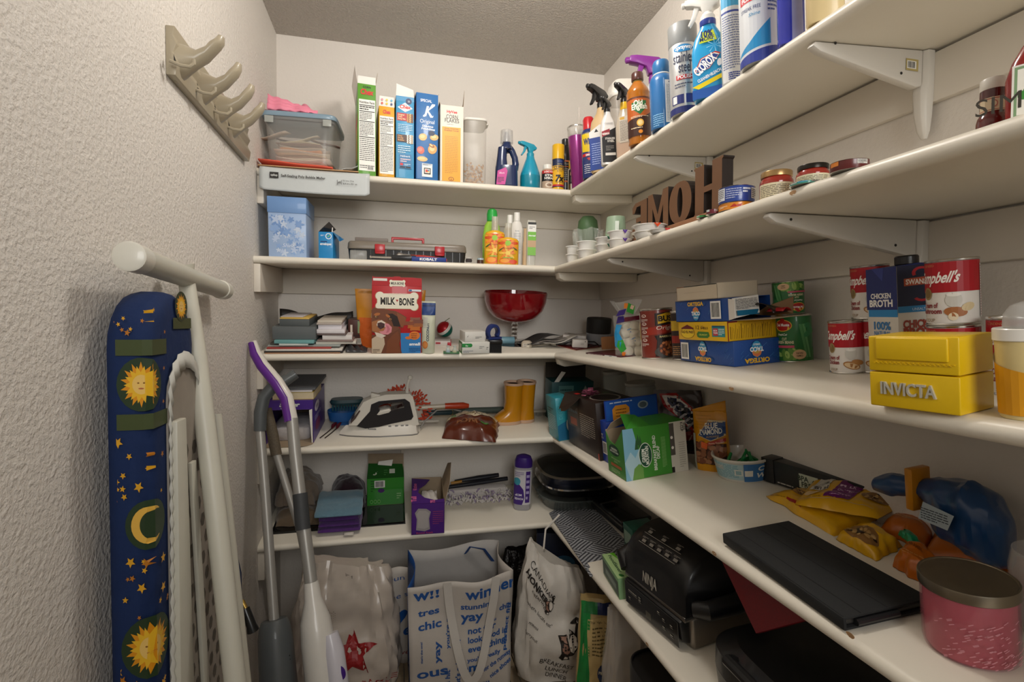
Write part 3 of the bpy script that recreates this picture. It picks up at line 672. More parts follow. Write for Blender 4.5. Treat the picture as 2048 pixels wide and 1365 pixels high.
# tissue
zt = zb0+bh+.0195
px0 = hy(533, 215, yf+.06).x; px1 = hy(638, 215, yf+.06).x
def tis(u, v):
 a = u*(px1-px0); f = (1-abs(2*u-1)**2.2)
 ridge = .052*f*(abs(sin(v*pi)))*(.75+.25*sin(u*7+2))
 return (px0+a, yf+.035+v*.12+.008*sin(u*13+v*4), zt+.004+ridge+.004*sin(u*23+v*9)*f+.003*sin(v*21+u*6)*f)
PINK = mat('#ee8fa6', .65, noise_amt=.05, sss=.1)
mb = MB(); mb.grid(tis, 34, 26, PINK)
for q in range(3):
 mb.grid(lambda u, v: (px0+.008+.15*u*(px1-px0)/.16-.0*v, yf+.03+.006*q+.004*sin(u*15), zt+.004+v*(.018+.016*q)*(1-.75*u)+.002*sin(u*31+q)), 18, 3, PINK)
tag(mb.build('tissue_paper', None, solid=.0008, smooth=20), 'crumpled pink tissue paper lying on the storage bin lid', 'tissue paper')
# ================================================================== top shelf, right wall
begin('r', 0)
def fc(x, y, off=0): return atan2(-y, -x)+pi/2+off          # turn a thing's front to the doorway
CL = (.006, 0)
def bot(name, lab, cat, i, pl, pr, pt, X=None, Y=None, pb=None, h=None, off=0, group=None, kr=1):
 x, y, z, r, hh = rd(i, pl, pr, pt, X=X, Y=Y, pb=pb, side='r' if X else 'b')
 if pb and y < SY[i]: z = zr(i, y)
 t = thing(name, lab, cat, (x, y, z+.0003), fc(x, y, off), group)
 return t, r*kr, h or hh
def lat(t, nm, prof, mt, r, h, n=28, c0=True, c1=True): return MB().lathe([(a*r, b*h) for a, b in prof], mt, n, cap0=c0, cap1=c1).build(nm, t)
t, r, h = bot('tumbler', 'purple tumbler with clear lid and drinking straw', 'cup', 0, 1150, 1186, 255, X=.62)
PUR = mat('#8c2a78', .3, .3, noise_amt=.02, coat=.3)
lat(t, 'cup', [(0, 0), (.74, 0), (.78, .01), (.98, .82), (.97, .84), (0, .84)], PUR, r, h)
lat(t, 'lid', [(.98, .835), (1.02, .86), (1.02, .985), (.98, 1), (.9, 1), (.9, .87), (0, .87)], clear('#d9d4cc', .45), r, h, c0=False)
MB().lathe([(r*1.03, h*.975), (r*1.05, h*.985), (r*1.03, h)], STEEL, cap0=False, cap1=False).build('rim', t)
MB().tube([(.008, 0, h*.88), (.012, 0, h*1.32)], .0036, clear('#e6ded6', .45), 10).build('straw', t)
t, r, h = bot('aerosol_can', 'blue and yellow WD-40 can with red cap', 'spray can', 0, 1176, 1208, 235, X=.612, off=.25)
lat(t, 'body', [(0, 0), (.98, 0), (1, .01), (1, .72), (.8, .78), (.7, .79), (0, .79)], mat('#23336e', .25, noise_amt=.01, coat=.4), r, h)
lat(t, 'cap', [(.66, .785), (.7, .79), (.7, .95), (.55, .99), (.3, 1), (0, 1)], plastic('#c8252d'), r, h)
lat(t, 'rim', [(1.01, .70), (1.03, .71), (.84, .765), (.8, .77)], STEEL, r, h, c0=False, c1=False)
q = r*1.3; p = Print(); p.poly([(-q, h*.42), (q*.2, h*.4), (q, h*.44), (q, h*.7), (-q, h*.7)], '#e9c81f').text('WD-40', -q*.08, h*.53, .018, '#23336e', w=q*1.4, bold=2).rect(-q, h*.34, q*.5, h*.385, '#c8252d').poly([(-q*.3, h*.27), (q*.5, h*.30), (q*.3, h*.33), (-q*.5, h*.31)], '#c8252d')
p.text('SMART', -q*.2, h*.345, .006, '#fff', bold=1).lines(-q*.8, h*.06, q*.7, h*.22, 5, '#d9dcea', .35); p.build('label', t, on_cyl(r), cut=CL)
def spray(t, r, h, mt, head, secs, zc=.74, rc=.3, dirx=-1, hs=None, yaw=0):
 MB().sup([(a*h, b*r, c*r, e) for a, b, c, e in secs], mt).build('body', t)
 trigger_head(t, h*zc, r*rc, head, (h*(1-zc))/.056 if hs is None else hs, yaw, dirx)
t, r, h = bot('spray_bottle', 'tan spray bottle with black trigger and blue white label', 'spray bottle', 0, 1194, 1240, 176, X=.615, off=-.3)
spray(t, r, h, plastic('#cdb083'), '#1c1b1b', [(0, .95, .6, 3.5), (.02, 1, .64, 3.5), (.48, 1, .64, 3), (.6, .86, .56, 2.6), (.7, .4, .36, 2.2), (.76, .28, .28, 2)], .76, .3, yaw=R(65))
q = r*.92; p = Print(); p.rect(-q, h*.02, q, h*.40, '#26428c').poly([(-q, h*.40), (q, h*.40), (q, h*.52), (0, h*.54), (-q, h*.47)], '#dcdad6').poly([(-q*.5, h*.46), (-q*.1, h*.46), (-q*.3, h*.50)], '#222').lines(-q*.8, h*.08, q*.4, h*.34, 10, '#9fb0dd', .35); p.build('label', t, on_front(-r*.645))
t, r, h = bot('spray_bottle', 'slim black and white stainless steel cleaner spray with black trigger', 'spray bottle', 0, 1214, 1245, 199, X=.606, off=.2)
spray(t, r, h, plastic('#d9d6d2', .2), '#1b1a1b', [(0, .95, .62, 4), (.02, 1, .66, 4), (.5, 1, .66, 4), (.66, .8, .55, 3), (.74, .5, .42, 2.2), (.80, .4, .4, 2)], .80, .42, hs=h*.2/.056, yaw=R(50))
q = r*.94; p = Print(); p.poly([(-q, h*.03), (q, h*.03), (q, h*.55), (0, h*.5), (-q, h*.4)], '#1d1c1d').poly([(-q, h*.41), (q*.1, h*.45), (q*.1, h*.53), (-q, h*.49)], '#8e2a35').text('WEIMAN', -q*.45, h*.44, .006, '#f0ece6', w=q*.95, bold=1, rot=.12).text('STAINLESS', q*.1, h*.37, .0055, '#d9d4cc', w=q*1.3, bold=1).text('STEEL', q*.2, h*.33, .0055, '#d9d4cc', bold=1).rect(-q*.6, h*.13, q*.8, h*.17, '#cfcac2').lines(-q*.5, h*.2, q*.6, h*.28, 3, '#8f8a84', .4).text('CLEANER', 0, h*.60, .004, '#555'); p.build('label', t, on_front(-r*.665))
t, r, h = bot('cereal_keeper', 'translucent container with white tapered lid behind the trigger bottles', 'container', 0, 1225, 1300, 167, X=.69, off=.3)
shell([(0, r*.75, r*.8, 5), (h*.82, r*.82, r*.86, 5)], .002, FROST).build('jar', t)
MB().sup([(h*.80, r*.86, r*.9, 5), (h*.84, r*.88, r*.92, 5), (h*.97, r*.72, r*.7, 4), (h, r*.55, r*.6, 4)], plastic('#e3dfd6')).build('lid', t, bevel=.002)
t, r, h = bot('spray_bottle', 'clear bottle of amber liquid with yellow collar and black trigger', 'spray bottle', 0, 1245, 1282, 173, X=.622, off=-.2)
MB().sup([(0, r*.95, r*.6, 3.5), (.004, r, r*.64, 3.5), (h*.42, r, r*.64, 3), (h*.6, r*.7, r*.5, 2.5), (h*.68, r*.42, r*.4, 2)], clear('#d8cbb6', .55)).build('body', t)
MB().sup([(.004, r*.94, r*.6, 3.5), (h*.22, r*.95, r*.6, 3.5)], mat('#b4571c', .2, noise_amt=0)).build('liquid', t)
MB().lathe([(r*.44, h*.67), (r*.46, h*.68), (r*.4, h*.77), (0, h*.77)], plastic('#e0b31e')).build('yellow_collar', t)
trigger_head(t, h*.765, r*.36, '#1a1919', h*.235/.056, R(70))
p = Print(); p.rect(-r*.5, h*.2, r*.7, h*.56, '#bdb3a4').lines(-r*.42, h*.22, r*.6, h*.5, 18, '#4a443c', .4).rect(-r*.4, h*.515, r*.1, h*.55, '#c59a22'); p.build('label', t, on_front(-r*.645))
t, r, h = bot('polish_bottle', 'amber furniture polish bottle with green shield label and brown cap', 'bottle', 0, 1268, 1315, 147, X=.606, off=.1)
AMB = mat('#a8620f', .12, coat=.5, noise_amt=0, alpha=.93)
lat(t, 'body', [(0, 0), (.92, 0), (.95, .02), (.9, .06), (.95, .1), (.97, .6), (1, .64), (.96, .68), (1, .70), (.9, .76), (.55, .84), (.42, .87), (.4, .88), (0, .88)], AMB, r, h, 36)
lat(t, 'neck', [(.41, .85), (.43, .87), (.43, .9), (0, .9)], mat('#6a5626', .2, noise_amt=0), r, h)
lat(t, 'cap', [(.5, .89), (.52, .9), (.5, .985), (.44, 1), (0, 1)], plastic('#4e2a24'), r, h)
q = r*1.35; p = Print(); p.rect(-q, h*.1, q, h*.625, '#3b1d12').poly([(-q, h*.32), (q*.3, h*.36), (q, h*.45), (q, h*.6), (-q, h*.6)], '#b5591c').rect(-q, h*.6, q, h*.625, '#5d2c14').poly([(-q*.52, h*.55), (q*.42, h*.57), (q*.4, h*.47), (0, h*.38), (-q*.45, h*.46)], '#2a6b38')
p.text('Old', -q*.1, h*.505, .013, '#f6efdf', w=q*.55, bold=1).text('English', -q*.02, h*.455, .013, '#f6efdf', w=q*1.0, bold=1).lines(-q*.6, h*.34, q*.6, h*.37, 2, '#f0dfbf', .4).ell(0, h*.27, q*.22, h*.05, '#e9b04a').ell(0, h*.27, q*.15, h*.032, '#f3d896').lines(-q*.6, h*.19, q*.6, h*.22, 1, '#e0cba8', .4).ell(0, h*.15, q*.13, h*.025, '#e08a25'); p.build('label', t, on_cyl(r*.975), cut=CL)
t, r, h = bot('spray_bottle', 'spray bottle with large purple trigger head behind the amber polish', 'spray bottle', 0, 1298, 1345, 117, X=.70, off=.2)
spray(t, r, h, plastic('#c9ccd0'), '#7a2c84', [(0, .95, .7, 3), (.02, 1, .74, 3), (.5, 1, .74, 3), (.66, .7, .5, 2.5), (.74, .36, .36, 2)], .74, .34, hs=h*.26/.050)
t, r, h = bot('aerosol_can', 'blue air freshener aerosol with white back label', 'spray can', 0, 1314, 1363, 123, X=.606, off=.35)
BLU = mat('#2a6aa6', .25, coat=.4, noise_amt=.02)
lat(t, 'body', [(0, 0), (.97, 0), (1, .015), (1, .68), (.92, .74), (.72, .78), (0, .78)], BLU, r, h)
lat(t, 'collar', [(.72, .77), (.76, .785), (.7, .8), (0, .8)], plastic('#d5d6d6'), r, h)
lat(t, 'cap', [(.66, .79), (.7, .80), (.7, .95), (.6, .99), (0, 1)], plastic('#2f6fa8'), r, h)
p = Print(); p.rect(-r*.1, h*.06, r*1.3, h*.66, '#d9dee4').lines(-r*.02, h*.08, r*1.2, h*.6, 30, '#7f93ad', .4).lines(r*.2, h*.615, r*1.1, h*.65, 1, '#2a3a6a', .5).lines(-r*1.2, h*.02, -r*.3, h*.2, 6, '#7fb6dd', .5); p.build('label', t, on_cyl(r), cut=CL)
SIL = mat('#cfd0d0', .3, .55, noise_amt=.02)
t, r, h = bot('aerosol_can', 'silver stainless steel cleaner aerosol with grey cap', 'spray can', 0, 1354, 1411, 55, X=.606, off=-.25)
lat(t, 'body', [(0, 0), (.97, 0), (1, .01), (1, .755), (.96, .77), (0, .77)], SIL, r, h, 36)
lat(t, 'cap', [(.98, .765), (1.01, .775), (1.01, .985), (.97, 1), (0, 1)], plastic('#8e9090', .4), r, h)
q = r*1.4; p = Print(); p.rect(-q, 0, q, h*.07, '#27306e').rect(-q*.5, h*.10, q*.15, h*.2, '#27306e').rect(-q*.44, h*.11, -q*.2, h*.19, '#e8e8e8').rect(q*.25, h*.10, q*.7, h*.2, '#2f3f8e').ell(.2*q, h*.70, q*.5, h*.04, '#2a86c0').text('Sprayway', q*.22, h*.69, .0085, '#fff', w=q*.85, bold=1, shear=.15).text('stainless', q*.24, h*.55, .022, '#3a3f57', w=q*1.15, bold=.3).text('steel', q*.24, h*.44, .022, '#3a3f57', w=q*.62, bold=.3).rect(-q*.2, h*.36, q*.75, h*.41, '#c8333a').text('POLISH', q*.25, h*.37, .007, '#fff', bold=1).lines(-q*.3, h*.27, q*.6, h*.33, 2, '#555a70', .4); p.build('label', t, on_cyl(r), cut=CL)
t, r, h = bot('spray_bottle', 'light blue bleach cleaner spray bottle with white trigger and diagonal logo', 'spray bottle', 0, 1400, 1466, -8, X=.604, off=-.15)
spray(t, r, h, plastic('#2e9ed6', .2), '#e6e4de', [(0, .94, .55, 4), (.02, 1, .6, 4), (.46, 1, .6, 4), (.58, .86, .5, 3), (.68, .5, .42, 2.2), (.76, .42, .4, 2)], .74, .44, hs=h*.26/.056)
MB().lathe([(r*.47, h*.70), (r*.49, h*.705), (r*.49, h*.755), (r*.44, h*.76)], plastic('#2a3f92'), cap0=False, cap1=False).build('collar_ring', t)
q = r*.96; p = Print(); p.rect(-q, 0, q, h*.09, '#2458a8').poly([(-q*.6, h*.09), (q, h*.16), (q, h*.2), (-q, h*.12)], '#e9d21f').poly([(-q*.5, h*.52), (q*.6, h*.52), (q*.4, h*.62), (-q*.3, h*.62)], '#c9d63a').text('10%', 0, h*.57, .012, '#23346e', w=q*.7, bold=1.5).text('MORE', 0, h*.535, .007, '#23346e', bold=1)
for q_ in range(8): p.poly([(q*.45, h*.475), (q*.45+q*.5*cos(q_*.8), h*.475+q*.45*sin(q_*.8)), (q*.45+q*.5*cos(q_*.8+.12), h*.475+q*.45*sin(q_*.8+.12))], '#8fd3f2')
def para(k, col): p.poly([(-q*.9*k, h*.30-q*.35*k), (q*.2*k-q*.1, h*.30-q*.25*k), (q*.85*k, h*.30+q*.62*k), (q*.5*k, h*.30+q*.80*k), (-q*.45*k, h*.30+q*.55*k)], col)
para(.95, '#c33b2e'); para(.86, '#f0eee8'); para(.79, '#29418f')
p.text('CLOROX', -q*.02, h*.275+q*.02, .017, '#fff', w=q*1.5, rot=.62, bold=1.5).text('CLEANER+BLEACH', q*.1, h*.185, .006, '#f3f6fa', w=q*1.5, rot=.3, bold=1).ell(q*.72, h*.3, q*.14, h*.035, '#e4e8ee'); p.build('label', t, on_front(-r*.602))
t, r, h = bot('aerosol_can', 'white aerosol with blue text block right of the bleach spray', 'spray can', 0, 1457, 1500, 0, X=.622, h=.25, off=.3)
def bigcan(t, r, h, capc):
 lat(t, 'body', [(0, 0), (.97, 0), (1, .01), (1, .80), (.95, .82), (0, .82)], SIL, r, h, 36); lat(t, 'cap', [(.98, .815), (1.01, .82), (1.01, .985), (.97, 1), (0, 1)], plastic(capc), r, h)
bigcan(t, r, h, '#3f9fd0')
q = r*1.35; p = Print(); p.rect(-q, h*.58, q, h*.79, '#4aa9d8').rect(-q, h*.03, q, h*.58, '#dfe1e4').rect(-q, h*.535, q*.6, h*.55, '#33479c').lines(-q*.9, h*.12, q*.5, h*.52, 22, '#6d7aa8', .4).lines(-q*.5, h*.04, q*.3, h*.10, 4, '#33479c', .6); p.build('label', t, on_cyl(r), cut=CL)
t, r, h = bot('aerosol_can', 'wide white and blue glass cleaner aerosol left of blue liquid', 'spray can', 0, 1494, 1570, 0, X=.604, h=.265, off=-.1)
bigcan(t, r, h, '#d5d6d6')
q = r*1.4; p = Print(); p.rect(-q, h*.02, q, h*.79, '#dde0e4').poly([(-q, 0), (q, 0), (q, h*.1), (-q, h*.04)], '#34439a').poly([(-q, h*.06), (q*.5, h*.1), (q*.5, h*.26), (-q*.3, h*.13)], '#2b93cc').text('glass', -q*.25, h*.60, .026, '#3a3f57', w=q*.95, bold=.3).text('cleaner', -q*.2, h*.46, .026, '#3a3f57', w=q*1.25, bold=.3).rect(-q*.7, h*.385, q*.1, h*.435, '#d0303a').text('FOAM', -q*.3, h*.395, .007, '#fff', bold=1).text('STREAK FREE', -q*.25, h*.33, .006, '#3a4a80', w=q*.8).text('Shine', -q*.1, h*.29, .006, '#4a9cc8', shear=.2).lines(q*.4, h*.3, q*.95, h*.7, 16, '#4a5f9c', .4); p.build('label', t, on_cyl(r), cut=CL)
t, r, h = bot('cleaner_bottle', 'bottle of bright blue liquid on the top right shelf', 'bottle', 0, 1568, 1622, 0, X=.606, h=.25, off=.1)
MB().sup([(0, r*.95, r*.6, 4), (.004, r, r*.64, 4), (h*.6, r, r*.64, 4), (h*.72, r*.6, r*.45, 3), (h*.82, r*.3, r*.3, 2)], mat('#2433b8', .08, alpha=.85, noise_amt=0, coat=.5)).build('body', t)
MB().sup([(.002, r*.5, r*.2, 2, r*.35, -r*.5), (h*.58, r*.4, r*.2, 2, r*.35, -r*.5)], mat('#8e93c9', .15, noise_amt=.3, nscale=20)).build('label', t)
trigger_head(t, h*.82, r*.3, '#e4e2dc', .8)
t, r, h = bot('cleaner_bottle', 'cream coloured bottle with blue label nearest on top right shelf', 'bottle', 0, 1624, 1700, 0, X=.606, h=.24, off=.1)
MB().sup([(0, r*.95, r*.66, 3), (.004, r, r*.7, 3), (h*.55, r, r*.7, 3), (h*.75, r*.6, r*.5, 2.5), (h*.85, r*.3, r*.3, 2), (h, r*.3, r*.3, 2)], plastic('#dcc592')).build('body', t)
p = Print(); p.ell(r*.62, h*.42, r*.5, h*.22, '#2b4a8e').ell(r*.62, h*.42, r*.4, h*.17, '#3f67b0'); p.build('label', t, on_front(-r*.705))
t, r, h = bot('cleaner_bottle', 'small dark green bottle just showing behind the bleach spray', 'bottle', 0, 1404, 1426, 92, X=.70)
lat(t, 'body', [(0, 0), (1, 0), (1, .7), (.5, .85), (.5, 1), (0, 1)], plastic('#2a8a78'), r, h)
begin('b', 1)
# ================================================================== second shelf, back wall
x, y, z, w_, h = bk(1, 536, 614, 394, Y=1.70)
t = thing('keepsake_box', 'pale blue floral keepsake box with plain blue lid', 'box', (x, y+.08, z))
PB = card('#6f95c8'); carton(t, w_*.97, .16, h*.75, card('#9db6da'), 'base'); MB().box(-w_/2, w_/2, -.082, .082, h*.735, h, PB).build('lid', t, bevel=.0015)
p = Print(); rg = random.Random(4)
for q in range(64):
 u = rg.uniform(-.44, .44)*w_; v = rg.uniform(.05, .70)*h; c_ = rg.choice(('#7ea0d2', '#89a9d8', '#6f93c9', '#c3d0e4', '#b5c6e2'))
 a = rg.uniform(0, 6); s_ = rg.uniform(.005, .011)
 if abs(u)+s_*1.4 > w_*.485 or v+s_*1.5 > h*.73 or v < s_*1.5: continue
 p.poly([(u+s_*(1+.45*cos(5*b))*cos(b+a), v+s_*(1+.45*cos(5*b))*sin(b+a)) for b in [2*pi*k/20 for k in range(20)]], c_)
p.text('Shine', w_*.02, h*.17, .011, '#d9e2f0', w=w_*.3, shear=.3); p.build('floral_print', t, on_front(-.08), de=.00001)
x, y, z, w_, h = bk(1, 640, 669, 464, Y=1.705)
t = thing('envelope_box', 'narrow bright blue box of envelopes with torn open top', 'box', (x, y+.055, z), R(-4))
EB = card('#1c86c4'); carton(t, w_, .11, h, EB)
flap(t, [(-w_/2, -.05, h), (-w_/2+.002, .05, h), (w_*.3, .05, h+.02), (w_*.1, -.02, h+.036), (-w_*.2, -.05, h+.014)], mat('#4d4540', .7))
flap(t, [(w_/2, -.055, h), (w_/2, .05, h), (w_/2+.018, .04, h-.012), (w_/2+.03, -.045, h-.022), (w_/2+.02, -.05, h-.028)], EB); flap(t, [(w_*.42, -.055, h), (w_*.5, -.055, h), (w_*.52, -.056, h+.014), (w_*.46, -.056, h+.014)])
p = Print(); p.ell(w_*.2, h*.84, w_*.22, w_*.22, '#e8f0f4').ell(w_*.2, h*.84, w_*.16, w_*.16, '#1c86c4').poly([(w_*.1, h*.84), (w_*.18, h*.80), (w_*.32, h*.89), (w_*.29, h*.905), (w_*.18, h*.835), (w_*.12, h*.86)], '#8fd05a').lines(-w_*.35, h*.84, -w_*.08, h*.89, 2, '#e8f0f4', .5).rect(-w_*.36, h*.62, w_*.1, h*.66, '#17407a').text('envelopes', 0, h*.51, .0075, '#eef4f8', w=w_*.78, bold=1.2); p.build('label', t, on_front(-.055))
# toolbox
x, y, z, w_, h = bk(1, 694, 934, 486, Y=1.735)
t = thing('toolbox', 'low black toolbox with grey clear lid and red latches', 'toolbox', (x, y+.09, z))
TB = plastic('#232323', .45); MB().sup([(0, w_*.485, .085, 14), (h*.62, w_*.495, .09, 14)], TB, 60).build('base', t)
rb = MB()
for q in range(15):
 u = (q-7)*w_*.062
 if q in (3, 11): continue
 rb.box(u-.0015, u+.0015, -.0915, -.085, .004, h*.58, TB)
rb.build('ribs', t)
MB().sup([(h*.60, w_*.50, .094, 14), (h*.9, w_*.495, .092, 14), (h, w_*.485, .088, 14)], mat('#7d7468', .3, noise_amt=.1, nscale=20), 60).build('lid', t, bevel=.002)
for u in (-w_*.235, w_*.26): MB().box(u-.016, u+.016, -.102, -.092, h*.38, h*.86, plastic('#b01f27')).box(u-.014, u+.014, -.106, -.1, h*.36, h*.44, plastic('#b01f27')).build('latch', t, bevel=.002)
MB().prism([(-.056, h), (-.056, h+.026), (.056, h+.026), (.056, h), (.048, h), (.048, h+.018), (-.048, h+.018), (-.048, h)], -.006, .006, plastic('#b01f27')).build('handle', t, bevel=.002)
x, y, z, w_, h = bk(1, 709, 776, 474, Y=1.745)
tag(MB().box(x-w_/2, x+w_/2, 1.775, 1.81, t.location.z+zat(t.location.x, 1.73, 486)-z+.001, t.location.z+h, mat('#7a7068', .5)).build('organizer_case', None, bevel=.002), 'flat grey case lying on the toolbox lid left of its red handle', 'case')
zz = zb(1)
def onb(px, Y): return hy(px, 520, Y).x
# hand tools lying along the front edge
xa, xb = onb(738, 1.69), onb(832, 1.69)
t = thing('screwdriver', 'dark handled tool lying left of the red pliers', 'tool', ((xa+xb)/2, 1.685, zz))
L = xb-xa; MB().lathe([(.008, 0), (.0095, .006), (.0085, L*.5), (.006, L*.53)], plastic('#26282b'), 14).build('handle', t).matrix_local = Matrix.Translation((L*.5, 0, .0100)) @ Matrix.Rotation(-pi/2, 4, 'Y')
MB().lathe([(.003, 0), (.003, L*.45), (.0045, L*.46), (.004, L*.48)], CHROME, 10).build('shaft', t).matrix_local = Matrix.Translation((0, 0, .0100)) @ Matrix.Rotation(-pi/2, 4, 'Y')
xa, xb = onb(790, 1.712), onb(893, 1.712)
t = thing('pliers', 'pliers with steel jaws and red handles in front of toolbox', 'tool', (xa, 1.712, zz))
L = xb-xa; k = MB(); k.tube([(.0, 0, .012), (.012, .004, .02), (.03, .0, .017), (.05, -.002, .016)], [.004, .010, .008, .007], CHROME, 10).build('jaws', t)
for s_ in (-1, 1): MB().tube([(.048, 0, .017), (L*.55, s_*.008, .016), (L*.8, s_*.010, .012), (L, s_*.008, .008)], [.006, .0068, .0065, .005], plastic('#b5322a'), 10).build('red_handle', t)
xa, xb = onb(823, 1.68), onb(892, 1.68)
t = thing('tool_packet', 'blue packaged tool with white lettering at shelf edge', 'tool', ((xa+xb)/2, 1.668, zz))
w_ = xb-xa; MB().box(-w_/2, w_/2, 0, .02, 0, .0145, card('#27408a')).build('card', t, bevel=.002); Print().text('KOBALT', -w_*.02, .0035, .0075, '#e8ecf2', w=w_*.5, bold=1.5).build('lettering', t, on_front(0))
xa, xb = onb(700, 1.70), onb(734, 1.70)
tag(MB().box(xa, xb, 1.69, 1.715, zz, zz+.03, clear('#bfc0bd', .35)).build('blister_pack', None, bevel=.004), 'small clear plastic pack leaning at the left end of the toolbox', 'packet')
t, r, h = bot('spool', 'small clear spool of dark thread at right end of toolbox', 'spool', 1, 929, 944, 516, Y=1.685)
lat(t, 'body', [(0, 0), (1, 0), (1, .15), (.7, .2), (.7, .8), (1, .85), (1, 1), (0, 1)], clear('#c9c6c0', .6), r, h)
lat(t, 'thread', [(.72, .22), (.85, .3), (.85, .7), (.72, .78)], mat('#3a3434', .8), r, h)
t, r, h = bot('jar', 'tiny dark jar with pale blue lid left of the orange bottles', 'jar', 1, 953, 966, 517, Y=1.70)
lat(t, 'body', [(0, 0), (1, 0), (1, .7), (0, .7)], mat('#4a3126', .3), r, h); lat(t, 'lid', [(1, .7), (1, 1), (0, 1)], plastic('#a9bcc4'), r, h)
# toiletries
t, r, h = bot('lotion_bottle', 'bright green lotion bottle with green ball cap', 'bottle', 1, 963, 1000, 418, Y=1.775)
GR = plastic('#58bd3a', .25); MB().sup([(0, r*.9, r*.55, 2.6), (h*.02, r*.95, r*.6, 2.6), (h*.5, r, r*.62, 2.6), (h*.7, r*.8, r*.52, 2.4), (h*.79, r*.5, r*.42, 2)], plastic('#9fd34a', .25)).build('body', t)
lat(t, 'cap', [(.54, .78), (.56, .80), (.57, .9), (.48, .97), (.25, 1), (0, 1)], plastic('#2eb04a'), r, h)
def floral(lab, pl, pr, pt, Y, capw, pt2):
 t, r, h = bot('body_spray', lab, 'bottle', 1, pl, pr, pt2, Y=Y)
 MB().sup([(0, r*.95, r*.5, 3), (.003, r, r*.55, 3), (h*.86, r, r*.55, 3), (h*.95, r*.85, r*.45, 2.5), (h, r*.4, r*.35, 2)], plastic('#e3ac22', .22)).build('body', t)
 hc = zat(t.location.x, t.location.y, pt)-t.location.z
 MB().lathe([(r*.3, h*.99), (r*.34, h), (r*.32, hc), (0, hc)], clear('#d8d4c6', .6)).build('clear_cap', t)
 MB().lathe([(r*.2, h*.99), (r*.2, h+(hc-h)*.7), (0, h+(hc-h)*.7)], plastic('#c9a860')).build('pump', t)
 p = Print()
 def fl(u, v, s_, n, c1, c2):
  for k in range(n): p.ell(u+s_*.62*cos(2*pi*k/n), v+s_*.62*sin(2*pi*k/n), s_*.5, s_*.16, (c1, c2)[k % 2], 10, 2*pi*k/n)
 q = r*.93
 fl(0, h*.78, q*1.0, 12, '#d8541f', '#ef8a2a'); p.poly([(q*.32*cos(2*pi*k/6), h*.78+q*.3*sin(2*pi*k/6)) for k in range(6)], '#9ccb3a')
 fl(-q*.05, h*.42, q*.78, 10, '#e9882c', '#f2bd45'); p.ell(0, h*.42, q*.25, q*.2, '#f6d35e'); p.ell(-q*.3, h*.13, q*.6, h*.1, '#e5762a').ell(-q*.3, h*.14, q*.45, h*.07, '#f0a23c').ell(q*.55, h*.10, q*.4, h*.08, '#dd4f2a')
 p.ell(-q*.7, h*.55, q*.3, h*.02, '#3f5a2a', 10, .6).ell(q*.7, h*.58, q*.3, h*.02, '#3f5a2a', 10, -.6).text('Tropical', 0, h*.57, .0055, '#a3481a', w=q*1.1, shear=.2).rect(-q*.5, h*.235, q*.5, h*.265, '#8fc04a')
 p.build('floral_label', t, lambda a, b, e: Vector((a, -r*.55*(1-min(abs(a)/r, .99)**3)**(1/3)-e, b)), cut=(.004, 0), clip=(-q, q, .002, h*.9))
floral('taller yellow body spray with orange flower label and clear cap', 967, 1008, 434, 1.70, .3, 462)
floral('shorter yellow body spray with orange flower label beside taller one', 993, 1035, 447, 1.667, .3, 476)
for lab, pl, pr, pt, Y in (('shorter white shampoo bottle behind the yellow body sprays', 1004, 1030, 431, 1.76), ('taller white shampoo bottle right of the yellow body sprays', 1017, 1044, 426, 1.725)):
 t, r, h = bot('shampoo_bottle', lab, 'bottle', 1, pl, pr, pt, Y=Y)
 MB().sup([(0, r*.95, r*.6, 2.6), (.003, r, r*.64, 2.6), (h*.66, r, r*.64, 2.4), (h*.8, r*.7, r*.5, 2.2), (h*.84, r*.45, r*.42, 2)], plastic('#e4e1da')).build('body', t)
 MB().lathe([(r*.45, h*.835), (r*.48, h*.84), (r*.44, h), (0, h)], plastic('#f0eee8')).build('cap', t)
 p = Print(); p.lines(-r*.4, h*.2, r*.6, h*.62, 14, '#9aa0aa', .3).text('body', r*.1, h*.64, .005, '#6a7280'); p.build('label', t, on_front(-r*.645))
t, r, h = bot('tube', 'slim clear tube of peach cream between white bottle and toothbrush pack', 'tube', 1, 1043, 1056, 458, Y=1.69)
lat(t, 'body', [(0, 0), (.9, 0), (1, .03), (1, .6), (.8, .66), (.78, 1), (0, 1)], mat('#dcbf98', .2, alpha=.85, noise_amt=.05), r, h)
x, y, z, w_, h = bk(1, 1052, 1071, 441, Y=1.68)
t = thing('toothbrush_pack', 'toothbrush in a narrow green and white pack', 'packet', (x, y, z), R(-2))
MB().sup([(0, w_*.45, .007, 3), (h*.5, w_*.48, .009, 3), (h*.93, w_*.5, .006, 3), (h, w_*.4, .003, 3)], clear('#d6d4ca', .7)).build('blister', t)
p = Print(); p.rect(-w_*.42, h*.72, w_*.42, h*.9, '#f0efea').rect(-w_*.42, h*.55, w_*.42, h*.74, '#7cbf4a').rect(-w_*.42, h*.22, w_*.42, h*.42, '#86c456').rect(-w_*.42, h*.4, w_*.42, h*.55, '#c9a883').text('dental', 0, h*.64, .005, '#fff', w=w_*.7, bold=1).lines(-w_*.3, h*.8, w_*.3, h*.86, 2, '#555', .4).rect(-w_*.42, h*.9, w_*.42, h*.95, '#2b2b2b'); p.build('label', t, on_front(-.0092))
